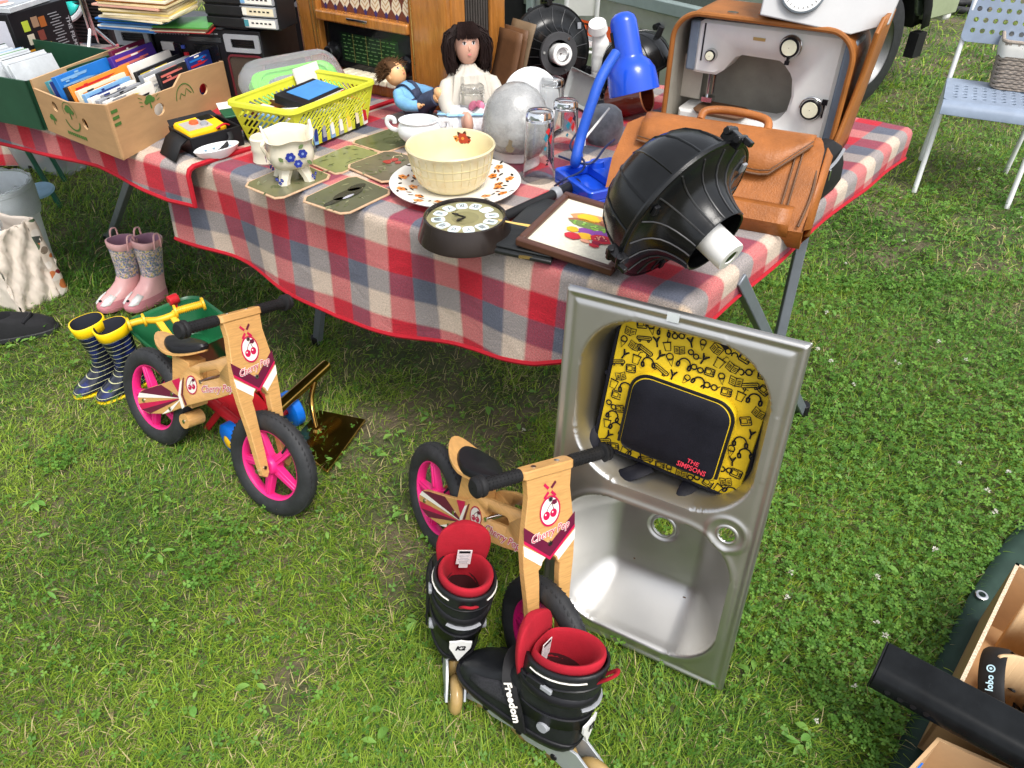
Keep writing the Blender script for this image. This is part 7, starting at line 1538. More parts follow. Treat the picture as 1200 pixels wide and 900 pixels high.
def blob(x, y, a, b_, m, k): mb.poly([(ox+x*S+cos(2*pi*i/18)*a*S*(1+.06*sin(i*2.3)), oy+y*S+sin(2*pi*i/18)*b_*S*(1+.06*cos(i*1.7)), .0094+k*.0003) for i in range(18)], m)
blob(.02, .19, .30, .12, 0, 0); blob(-.10, .20, .12, .08, 1, 1); blob(.15, .20, .14, .07, 2, 1); blob(.0, .10, .27, .085, 2, 1); blob(.0, .07, .25, .065, 3, 2)
R = random.Random(5)
for k in range(26): blob(R.uniform(-.20, .14), R.uniform(.02, .10), .014, .012, R.choice((4, 4, 8)), 3+k % 4)
for x, y, a, b_, m, k in ((-.02, -.05, .09, .06, 5, 4), (.14, -.01, .10, .05, 5, 5), (.16, -.11, .11, .075, 6, 7), (.16, -.11, .06, .04, 7, 8), (.0, -.14, .08, .06, 1, 6), (-.15, -.08, .06, .05, 1, 5), (-.10, -.20, .08, .06, 6, 8), (.14, -.25, .05, .035, 6, 8), (.14, -.20, .045, .03, 7, 9), (.04, -.22, .05, .03, 9, 7)): blob(x, y, a, b_, m, k)
for k in range(14): blob(.16+R.uniform(-.07, .07), -.11+R.uniform(-.05, .05), .008, .008, 9, 9+k % 3)
mb.build('stitched_picture', [C('st_tan', (190, 140, 95), .9), C('st_gold', (228, 175, 45), .9), C('st_brown', (150, 95, 75), .9), C('st_moss', (105, 125, 70), .9), C('st_green', (130, 175, 75), .9), C('st_purple', (130, 70, 150), .9), C('st_red', (190, 40, 55), .9), C('st_crimson', (150, 30, 60), .9), C('st_lime', (205, 220, 150), .9), C('st_pink', (228, 160, 130), .9)], t)
# tumblers standing upside down
def tumbler(px, py, h, r0, r1, label, logo=0):
    b = am(px, py); t = thing('glass_tumbler', label, 'glass', M=TR(b.x, b.y, TM) @ RZ(radians(-80+15*logo)), group='upturned glass tumblers'); mb = MB(); mb.lathe([(.0004, h-.0025), (r1-.010, h-.002), (r1-.004, h), (r1-.001, h-.003), (r1, h-.012), (r0, .003), (r0-.0006, .0), (r0-.0014, .0), (r0-.002, .003), (r1-.0026, h-.022), (r1-.008, h-.017), (.0004, h-.016)], 40); mb.build('glass_body', M_glass, t)
    mb = MB(); R = random.Random(logo)
    if logo:
        for k, (x, z, w, hh, m) in enumerate(((-.010, .055, .012, .022, 0), (.004, .060, .012, .026, 1), (-.004, .040, .014, .018, 1), (.008, .038, .012, .016, 2), (-.012, .080, .008, .012, 0))):
            z = h-z-.0; r = r0+(r1-r0)*z/h+.0006; c = lambda x, z_: ((r+.0)*cos(x/r), (r+.0)*sin(x/r), z_); mb.poly([c(x-w/2, z), c(x+w*.1, z-hh*.5), c(x+w/2, z+hh*.2), c(x+w*.1, z+hh*.5)], m)
        if logo == 2:
            z = h-.115; r = r0+(r1-r0)*z/h+.0006
            for k in (-1, 1): mb.text('20'[0 if k < 0 else 1], .018, 3, basis((r*cos(k*.008/r), r*sin(k*.008/r), z), (-sin(k*.008/r), cos(k*.008/r), 0), (0, 0, 1), (cos(k*.008/r), sin(k*.008/r), 0)), .2, .0005)
        mb.build('printed_motif', [C('motif_teal', (40, 130, 150), .4), C('motif_red', (200, 45, 45), .4), C('motif_dark', (40, 40, 60), .4), M_black], t)
tumbler(555, 157, .135, .040, .034, 'upturned glass tumbler in front of the doll in white', 0); tumbler(631, 209, .168, .040, .033, 'upturned glass tumbler with a printed 20 beside the blue lamp', 2); tumbler(661, 172, .125, .038, .033, 'upturned glass tumbler with red and teal print behind the taller one', 1); tumbler(646, 143, .125, .038, .033, 'upturned plain glass tumbler behind the frosted globe', 0)
# frosted globe lampshade with white collar, plate behind
b = am(603, 184); t = thing('globe_lampshade', 'grey frosted glass globe on a white collar', 'lampshade', M=TR(b.x+.004, b.y+.01, TM) @ Matrix.Diagonal((1.0, 1.0, .93, 1))); FRG = mat('frosted_glass', (.36, .36, .35), .28, .2, var=.2, vs=30, bump=.3, bs=240, var2=(.27, .27, .265)); mb = MB(); mb.lathe([(.068, .030), (.078, .040), (.088, .062), (.0905, .085), (.088, .092), (.086, .115), (.074, .152), (.055, .180), (.030, .197), (.001, .202)], 48); mb.build('globe', FRG, t)
mb = MB(); mb.lathe([(.001, 0), (.060, 0), (.064, .004), (.064, .032), (.066, .036), (.05, .036), (.001, .036)], 40); mb.build('collar', M_whitep, t)
mb = MB(); an = radians(-100); M = basis((.0895*cos(an), .0895*sin(an), .062), (-sin(an), cos(an), 0), (0, 0, 1), (cos(an), sin(an), 0))
mb.poly([(x*.013, y*.016, .0012-.0006*abs(x)) for x, y in ((-.6, -1), (.4, -1.1), (.9, -.3), (.3, .1), (.5, 1.0), (-.2, 1.2), (-.4, .3), (-.9, -.2))], 0, M); mb.build('worn_patch', C('patch_khaki', (120, 108, 85), .6), t)
b = am(622, 150); t = thing('plate', 'plain white plate standing upright behind the frosted globe', 'plate', M=TR(b.x, b.y+.05, TM+.072) @ RX(radians(72)) @ Matrix.Scale(.92, 4)); mb = MB(); mb.lathe([(.001, 0), (.055, 0), (.085, .010), (.088, .012), (.085, .014), (.055, .004), (.001, .004)], 40); mb.build('disc', M_porc, t)
b = am(684, 128); t = thing('glass_tray', 'grey glass tray standing on edge behind the blue lamp', 'tray', M=TR(b.x-.01, b.y+.02, TM) @ RZ(radians(-62)) @ RX(radians(72))); mb = MB(); mb.loft([[V((x*k, y*k+.05, z)) for x, y in rrect(.16, .10, .012, 3)] for z, k in ((0, .85), (.004, .9), (.022, 1.0), (.022, .94), (.008, .84))]); mb.build('dish', mat('smoke_glass', (.35, .38, .37), .12, var=.1), t, bevel=.001)
# dolls
def doll(label, M, hair, skin, girl):
    t = thing('doll', label, 'doll', M=M); SK = C('doll_skin_%d' % girl, skin, .45); mb = MB()
    mb.loft([[V((w*cos(2*pi*i/16), dpt*sin(2*pi*i/16), z)) for i in range(16)] for z, w, dpt in ((.0, .034, .028), (.02, .040, .032), (.06, .034, .026), (.09, .040, .024), (.105, .026, .020), (.112, .013, .013), (.122, .012, .012))], 0)
    Hc = V((0, -.002, .155)); hr = .032
    mb.ell(Hc, (hr, hr*1.02, hr*1.18), 14)
    mb.ell(Hc+V((0, -hr*.97, -.005)), (.0034, .0042, .0055), 8)                # nose
    for s in (-1, 1):
        mb.ell(Hc+V((s*hr*.98, .002, -.002)), (.004, .007, .009), 6)         # ears
        arm = [V((s*.036, 0, .095)), V((s*.055, -.012, .070)), V((s*.058, -.035, .045)), V((s*.050, -.055, .030))] if not girl else [V((s*.036, 0, .095)), V((s*.060, -.010, .065)), V((s*.062, -.038, .036)), V((s*.040, -.062, .020))]
        mb.tube(smoothpath(arm, 4), [.013]*5+[.011]*4+[.009]*4, 10); h = arm[-1]
        mb.ell(h, (.009, .010, .007), 6)
        for f in range(5): a = -.9+f*.42; mb.tube([h, h+V((s*.010*sin(a)*1.2, -.012*cos(a)-.004, -.002)), h+V((s*.013*sin(a)*1.2, -.018*cos(a)-.004, -.006))], [.0030, .0026, .0020], 6)
        leg = [V((s*.020, -.005, .018)), V((s*.028, -.065, .028)), V((s*.034, -.12, .018))]; mb.tube(smoothpath(leg, 4), [.018]*4+[.015]*5, 10); mb.ell(leg[-1]+V((0, -.008, .006)), (.013, .016, .020), 8)
    mb.build('body', SK, t)
    face = MB()
    for s in (-1, 1):
        y = -sqrt(max(0, 1-(.0115/hr)**2))*hr*1.02; Me = basis(Hc+V((s*.0115, y+.0005, .004)), (1, 0, 0), (0, 0, 1), (0, -1, 0)) @ RY(s*.36); face.disc((0, 0, .0005), .0050, 12, 0, Me, .0036); face.disc((0, 0, .0009), .0030, 10, 1, Me); ribbon(face, [(-.0050, .0015), (0, .0032), (.0050, .0015)], .0009, 1, .0010, Me); ribbon(face, [(-.006, .0068), (0, .0082), (.006, .0070)], .0007, 3, .0006, Me)
    Mm = basis(Hc+V((0, -hr*.965, -.0165)), (1, 0, 0), (0, .25, 1), (0, -1, .25)); face.disc((0, 0, .0006), .0046, 12, 2, Mm, .0018); face.build('face', [M_white, C('doll_eye', (50, 38, 34), .3), C('doll_lip', (190, 100, 95), .4), C('doll_brow', (120, 85, 70), .6)], t)
    R = random.Random(girl+1); hb = MB(); HM = mat('hair_%d' % girl, hair, .6, var=.3, vs=30, spec=.15)
    cap = [[V(((hr*1.10*sin(q)+.001)*cos(2*pi*i/20), (hr*1.12*sin(q)+.001)*sin(2*pi*i/20)+.004, hr*1.24*cos(q)))+Hc for i in range(20)] for q in np.linspace(.02, 1.25, 6)]; hb.loft(cap, 0, True, False)
    if girl:
        for k in range(900):
            a = R.uniform(-.45, pi+.45); st = Hc+V((cos(a)*hr*R.uniform(.5, 1.0), sin(a)*hr*.9+.004, hr*R.uniform(.5, 1.15))); fr = R.uniform(1.15, 1.85)
            hb.tube(smoothpath([st, Hc+V((cos(a)*hr*fr, sin(a)*hr*fr*.9, hr*.35+R.uniform(-.01, .012))), Hc+V((cos(a)*hr*(fr+R.uniform(-.1, .3)), sin(a)*hr*fr, -hr*R.uniform(.2, .8))), Hc+V((cos(a)*hr*(fr-.1)+R.uniform(-.008, .008), sin(a)*hr*fr+R.uniform(-.006, .006), -hr*R.uniform(.9, 1.75)))], 3), [.0015]*9+[.0006], 4)
        for k in range(130): x = R.uniform(-.028, .028); hb.tube(smoothpath([Hc+V((x*.6+R.uniform(-.004, .004), -.004, hr*1.25)), Hc+V((x, -hr*.95, hr*.85)), Hc+V((x*1.1+R.uniform(-.003, .003), -hr*1.10, hr*R.uniform(.28, .55)))], 3), [.0014]*6+[.0006], 4)
    else:
        for k in range(620):
            a = R.uniform(-.6, pi+.6); e = R.uniform(.15, 1.5); d = V((cos(a)*cos(e), sin(a)*cos(e)*1.0+.1, sin(e))); hb.tube([Hc+d*hr*.9, Hc+d*hr*1.35+V((R.uniform(-.006, .006), 0, R.uniform(-.004, .008))), Hc+d*hr*1.75+V((R.uniform(-.012, .012), R.uniform(-.01, .01), -.004))], [.0016, .0013, .0005], 4)
    hb.build('hair', HM, t)
    if girl:
        CW = mat('doll_cotton', (.54, .50, .43), .9, var=.10, vs=25, bump=.4, bs=60); LACE = mat('doll_lace', (.60, .60, .62), .85, var=.15, vs=160, bump=.8, bs=260); BL = C('ribbon_blue', (150, 195, 225), .6)
        def skirt(z, r, fl, y0=0, n=48): return [V(((r+fl*sin(i*2*pi/n*12))*cos(2*pi*i/n), (r+fl*sin(i*2*pi/n*12))*.82*sin(2*pi*i/n)+y0, z)) for i in range(n)]
        mb = MB(); mb.loft([skirt(.120, .017, .001), skirt(.112, .024, .002), skirt(.100, .050, .004, -.004), skirt(.06, .062, .005, -.008), skirt(.030, .074, .006, -.012)], 0, False, False); mb.build('smock', CW, t, solid=.002)
        mb = MB(); mb.loft([skirt(.050, .066, .006, -.018), skirt(.030, .085, .008, -.028), skirt(.012, .098, .009, -.036), skirt(.004, .100, .010, -.038)], 0, False, False); mb.build('lace_skirt', LACE, t, solid=.002)
        mb = MB(); p = skirt(.034, .086, .008, -.028); mb.tube(p+[p[0]], .006, 6, flat=.5); mb.build('blue_ribbon', BL, t)
        for s in (-1, 1):
            mb = MB(); mb.tube(smoothpath([V((s*.034, 0, .100)), V((s*.062, -.010, .070)), V((s*.066, -.036, .040)), V((s*.048, -.056, .026))], 4), [.016]*3+[.024]*4+[.020]*3+[.014]*3, 12); mb.build('sleeve', CW, t); mb = MB(); h = V((s*.046, -.058, .025)); mb.ell(h, (.017, .012, .014), 8); mb.build('cuff', LACE, t)
        mb = MB()
        for s in (-1, 1): mb.ell((s*.010, -.080, .050), (.012, .006, .008), 8, 0, None, Matrix.Rotation(s*.5, 3, 'Y'))
        mb.ell((0, -.082, .050), (.004, .004, .004), 6); mb.build('pink_bow', C('bow_pink', (235, 130, 160), .6), t)
    else:
        SH = mat('doll_shirt', (.16, .36, .58), .85, var=.2, vs=30, bump=.3, bs=80); DN = mat('doll_denim', (.035, .045, .085), .9, var=.3, vs=90, bump=.3, bs=200)
        mb = MB(); mb.loft([[V((w*cos(2*pi*i/18), dp*sin(2*pi*i/18), z)) for i in range(18)] for z, w, dp in ((.05, .042, .034), (.085, .046, .031), (.104, .034, .027), (.116, .020, .020), (.120, .022, .022))], 0, False, False); mb.build('shirt', SH, t)
        for s in (-1, 1):
            mb = MB(); mb.tube(smoothpath([V((s*.034, 0, .100)), V((s*.058, -.010, .074)), V((s*.062, -.034, .046)), V((s*.053, -.050, .034))], 4), [.018]*4+[.020]*4+[.017]*5, 12); mb.build('sleeve', SH, t)
            mb = MB(); mb.tube(smoothpath([V((s*.018, -.002, .022)), V((s*.027, -.062, .032)), V((s*.033, -.112, .022))], 4), [.027]*3+[.024]*6, 12); mb.build('trouser_leg', DN, t)
            mb = MB(); mb.tube(smoothpath([V((s*.016, -.034, .075)), V((s*.020, -.024, .110)), V((s*.020, .010, .116)), V((s*.016, .030, .080))], 4), .0055, 6, flat=.5); mb.build('brace', DN, t)
        mb = MB(); mb.loft([[V((w*cos(2*pi*i/18), dp*sin(2*pi*i/18), z)) for i in range(18)] for z, w, dp in ((.0, .038, .034), (.02, .046, .038), (.055, .044, .036), (.062, .042, .035))], 0, True, False); mb.loft([[V((x, -.034-.003*(1-abs(x)/.02), z)) for x in (-.020, -.01, 0, .01, .020)] for z in (.055, .085)], 0, False, False, closed=False); mb.build('dungarees', DN, t, solid=.002)
b = am(508, 147); doll('doll with spiky brown hair in blue shirt and denim dungarees leaning on the radio', TR(b.x-.03, b.y+.02, TM+.012) @ RZ(radians(62)) @ RX(radians(-38)) @ Matrix.Scale(.94, 4), (.09, .045, .02), (222, 170, 120), 0)
b = am(545, 150); doll('dark haired doll in a white dress sitting against the radio', TR(b.x+.02, b.y+.0, TM+.004) @ RZ(radians(14)) @ RX(radians(-10)) @ Matrix.Diagonal((1.06, 1.12, 1.40, 1)), (.014, .007, .006), (206, 158, 136), 1)
# brown leather folder standing between doll and round lamp
b = am(585, 124); t = thing('leather_folder', 'brown leather folder standing open between the doll and the round lamp', 'folder', M=TR(b.x-.015, b.y-.01, TM) @ RZ(radians(-52)) @ RX(radians(-16)) @ Matrix.Scale(1.05, 4))
for k, (dy, an, h) in enumerate(((0, 0, .21), (.018, .05, .22), (.036, .09, .24))):
    mb = MB(); mb.loft([[V((x, dy+an*z+.010*sin(z*12+k)*1.0, z)) for x in np.linspace(-.052, .052, 5)] for z in np.linspace(0, h, 8)], 0, False, False, closed=False); mb.build('leaf', M_leatherd if k != 2 else mat('taupe_leather', (.17, .115, .065), .6, var=.15, bump=.3, bs=250), t, solid=.004)
# black ribbed round lamps
def round_lamp(label, c, axis, R, up=(0, 0, 1), neck=True, bulb=0, clipdir=None, group='black ribbed round lamps'):
    a = V(axis).normalized(); x, y, _ = frame_from(a, up); t = thing('round_lamp', label, 'lamp', M=basis(c, x, y, a), group=group); S = R
    G = mat('lamp_black', (.007, .0075, .008), .20, var=.35, vs=20, rv=.07, bump=.12, bs=420, spec=.38)
    dome = [(.02, -.90), (.22, -.885), (.45, -.825), (.64, -.72), (.78, -.58), (.875, -.40), (.93, -.20), (.955, -.02), (1.0, -.01), (1.015, .01), (1.0, .03)]
    mb = MB(); mb.lathe([(r*S, z*S) for r, z in dome], 64); mb.build('dome', G, t)
    bell = [(1.0, .03), (.96, .045), (.88, .055), (.76, .075), (.66, .12), (.58, .19), (.52, .29), (.48, .40), (.455, .50), (.45, .56), (.44, .575), (.42, .565), (.43, .50), (.46, .38), (.52, .24), (.60, .13)]
    mb = MB(); mb.lathe([(r*S, z*S) for r, z in bell], 64); mb.build('bell', G, t)
    RB = mat('rib_edge', (.045, .045, .047), .3, var=.2)
    for k in range(14):
        an = 2*pi*k/14; mb = MB(); mb.tube([(r*S*1.002*cos(an), r*S*1.002*sin(an), z*S) for r, z in dome[1:8]], .0021*S/.15, 5); mb.build('dome_rib', G, t)
    for k in range(18):
        an = 2*pi*k/18+.1; mb = MB(); mb.tube([(r*S*1.004*cos(an), r*S*1.004*sin(an), z*S+.0006) for r, z in bell[1:10]], .0016*S/.15, 5); mb.build('bell_rib', RB, t)
    mb = MB(); mb.lathe([(1.0*S, -.03*S), (1.03*S, -.03*S), (1.045*S, 0), (1.03*S, .035*S), (1.0*S, .035*S)], 64); mb.build('rim', G, t)
    for k in range(3):
        an = 2*pi*k/3+(clipdir or 0); Mc = RZ(an) @ TR(1.0*S, 0, 0); mb = MB(); mb.box((.010, 0, 0), (.022, .018, .040), 0, Mc); mb.cyl((.016, -.016, .012), (.016, .016, .012), .007, .007, 10, 0, Mc); mb.cyl((.016, -.016, -.012), (.016, .016, -.012), .007, .007, 10, 0, Mc); mb.box((.020, 0, .026), (.010, .012, .018), 0, Mc); mb.build('clip', M_gloss, t, bevel=.0015)
    for k in range(3):
        an = 2*pi*k/3+.6; r, z = .90*S, .056*S; mb = MB(); mb.box((r*cos(an), r*sin(an), z+.003), (.012, .018, .006)); mb.build('catch', M_grey if k == 0 else M_black, t, bevel=.001)
    mb = MB(); mb.lathe([(.001, .20*S), (.40*S, .20*S), (.41*S, .44*S), (.38*S, .45*S)], 40); mb.build('inner_dark', M_gloss, t)
    if bulb == 1:       # plain white lampholder sleeve
        mb = MB(); mb.lathe([(.001, .2*S), (.20*S, .2*S), (.20*S, .83*S), (.19*S, .85*S), (.10*S, .855*S), (.095*S, .84*S), (.001, .80*S)], 32); mb.build('lampholder', M_whitep, t)
        mb = MB(); mb.disc((0, 0, .845*S), .085*S, 20); mb.build('socket', M_gloss, t)
    if bulb == 2:       # flange ring and porcelain socket
        mb = MB(); mb.lathe([(.30*S, .50*S), (.30*S, .585*S), (.46*S, .585*S), (.47*S, .57*S), (.47*S, .50*S)], 40); mb.build('flange', mat('flange_grey', (.05, .05, .052), .4), t)
        for k in range(3): an = 2*pi*k/3+.9; mb = MB(); mb.cyl((.39*S*cos(an), .39*S*sin(an), .585*S), (.39*S*cos(an), .39*S*sin(an), .61*S), .035*S, .03*S, 10); mb.build('screw', M_chrome, t)
        mb = MB(); mb.lathe([(.001, .3*S), (.22*S, .3*S), (.23*S, .70*S), (.24*S, .78*S), (.22*S, .80*S), (.16*S, .80*S), (.15*S, .74*S), (.001, .66*S)], 32); mb.build('lampholder', M_whitep, t); mb = MB(); mb.lathe([(.15*S, .79*S), (.13*S, .76*S), (.12*S, .68*S), (.001, .67*S)], 24); mb.build('socket', M_chrome, t)
        mb = MB(); mb.box((0, 1.03*S, -.03), (.02, .05, .03)); mb.build('hook', M_black, t, bevel=.003)
    mb = MB(); an = radians(264 if bulb == 1 else 100); mb.cyl((.70*S*cos(an), .70*S*sin(an), -.60*S), (.88*S*cos(an), .88*S*sin(an), -.82*S), .085*S, .075*S, 12); mb.build('nipple', M_blackm, t)
    return t
fl = P(800, 248, TOP+.155); round_lamp('big black ribbed lamp with a white sleeve at the front of the table', (fl.x, fl.y, TOP+.155), (.60, -.70, -.36), .150, bulb=1, clipdir=1.35)
rl = P(644, 63, TOP+.128); round_lamp('black ribbed lamp with an open white socket behind the tumblers', (rl.x, rl.y, TOP+.135), (.30, -.80, .12), .130, bulb=2, clipdir=1.6)
sl_ = P(752, 80, TOP+.125); round_lamp('black ribbed lamp standing behind the blue desk lamp', (sl_.x-.01, sl_.y+.02, TOP+.120), (.35, -.05, -.93), .112, bulb=0)
# blue desk lamp
def desk_lamp():
    q = [am(648, 212), am(690, 243), am(735, 205), am(690, 178)]; c = sum(q, V((0, 0, 0)))/4; M = frame_at(q[0], q[1], TM); o = q[0]; ex = V((M[0][0], M[1][0], 0)); ey = V((M[0][1], M[1][1], 0)); W = (q[1]-q[0]).length; D = .17
    t = thing('desk_lamp', 'bright blue desk lamp with a pen tray base and bent neck', 'lamp', M=M)
    mb = MB(); o_ = rrect(W, D, .012, 4, W/2, D/2); inner = [rrect(W*.78, D*.40, .006, 3, W*.52, D*.30)[::-1]]
    mb.shape([o_], .010, 0, TR(0, 0, .006), .001); mb.shape([o_]+inner, .022, 0, TR(0, 0, .0226), .002); mb.build('tray', M_blue, t)
    mb = MB(); Mc = TR(W*.74, D*.72, .033); mb.lathe([(.018, 0), (.023, 0), (.023, .030), (.0245, .032), (.0215, .032), (.020, .03), (.020, .002), (.001, .002)], 28, 0, Mc); mb.build('pen_cup', M_blue, t); mb = MB(); mb.lathe([(.016, 0), (.019, 0), (.017, .014), (.001, .015)], 22, 0, TR(W*.22, D*.60, .033)); mb.build('knob', M_blue, t)
    inv = M.inverted(); base = inv @ am(677, 196, TM); base.z = .03
    bw = am(677, 196, TM); pts = [base]
    for px, py, h in ((674, 190, .06), (681, 160, .12), (692, 125, .19), (705, 90, .255), (722, 62, .30)): 
        pts.append(inv @ P(px, py, TM+h*0.92))
    mb = MB(); mb.tube(smoothpath(pts, 8), .0125, 16); mb.build('gooseneck', mat('blue_ribbed', (.012, .085, .50), .45, var=.1, bump=.6, bs=420), t)
    hz = TM+.275; top = P(729, 28, hz+.035); bot = P(746, 99, hz-.105); top = V((bot.x-.02, bot.y+.03, top.z)); ax = (bot-top).normalized()
    c0 = P(736, 62, hz-.02); ax = V((.22, -.30, -.93)).normalized(); x, y, _ = frame_from(ax); Mh = inv @ basis(c0, x, y, ax)
    L0 = -.082; mb = MB(); mb.lathe([(.001, L0-.012), (.018, L0-.009), (.029, L0), (.033, L0+.012), (.0345, .006), (.036, .014), (.050, .026), (.060, .045), (.0625, .068), (.0635, .094), (.0615, .095), (.058, .07), (.045, .03), (.03, .01), (.001, .0)], 40, 0, Mh); mb.build('lamp_head', M_blue, t)
    for k in range(5): mb = MB(); a = pi*1.08+k*.16; mb.box((.0338*cos(a), .0338*sin(a), -.035), (.003, .003, .036), 0, Mh); mb.build('vent_slot', M_black, t)
    cab = [inv @ am(655, 183, TM+.045), inv @ am(690, 192, TM+.05), inv @ am(710, 172, TM+.06), inv @ am(720, 164, TM+.05)]; mb = MB(); mb.tube(smoothpath(cab), .0028, 8); mb.build('cable', C('cable_navy', (25, 40, 80), .5), t)
    cab = [inv @ am(680, 150, TM+.06), inv @ am(668, 172, TM+.05), inv @ am(684, 188, TM+.04), inv @ am(682, 200, TM+.035), inv @ am(662, 210, TM+.030), inv @ am(650, 218, TM+.005)]; mb = MB(); mb.tube(smoothpath(cab), .0028, 8); mb.build('cable', C('cable_navy', (25, 40, 80), .5), t)
desk_lamp()
mb = MB(); a, b_ = am(683, 165, TM+.065), am(714, 127, TM+.11); mb.cyl(a, b_, .0032, .0028, 8); mb.box(a, (.014, .012, .022)); tag(mb.build('white_rod', M_whitep, None), 'thin white plastic rod leaning on the grey stone jar', 'rod')
b = am(706, 170); t = thing('stone_jar', 'grey patterned stone jar behind the blue pen tray', 'jar', (b.x+.005, b.y+.03, TM)); mb = MB(); mb.lathe([(.001, 0), (.042, 0), (.050, .02), (.052, .05), (.044, .082), (.030, .094), (.001, .096)], 28); mb.build('body', mat('grey_stone', (.16, .17, .19), .55, var=.35, vs=40, bump=.4, bs=90), t)
b = am(706, 120); t = thing('white_pipe_trap', 'white plastic pipe trap standing behind the blue lamp neck', 'pipe', (b.x-.012, b.y+.04, TM)); mb = MB(); mb.tube(smoothpath([(.0, 0, 0), (.0, 0, .06), (-.002, 0, .11), (.0, .0, .15), (-.012, 0, .20)]), [.020]*9+[.024]*6+[.026]*6+[.022]*4, 18); mb.build('pipe', M_whitep, t)
for z, r in ((.060, .027), (.072, .025)): mb = MB(); mb.cyl((0, 0, z), (0, 0, z+.010), r, r, 20); mb.build('collar', M_whitep, t)
mb = MB(); mb.cyl((-.014, -.01, .205), (-.018, -.02, .225), .030, .026, 20); mb.build('cap', M_whitep, t)
t = thing('cup', 'glossy dark brown pottery mug lying on its side behind the briefcase', 'mug', M=TR(am(735, 140).x, am(735, 140).y+.02, TM+.052) @ RZ(radians(-28)) @ RY(radians(70))); mb = MB(); mb.lathe([(.001, -.06), (.040, -.06), (.046, -.054), (.049, .0), (.050, .058), (.0485, .062), (.046, .060), (.045, 0), (.040, -.050), (.001, -.052)], 36, [0, 0, 0, 0, 1, 1, 0, 0, 0]); mb.build('body', [mat('brown_glaze', (.070, .012, .006), .12, var=.3, coat=.4, rv=.04), C('glaze_rim', (150, 95, 60), .25)], t)
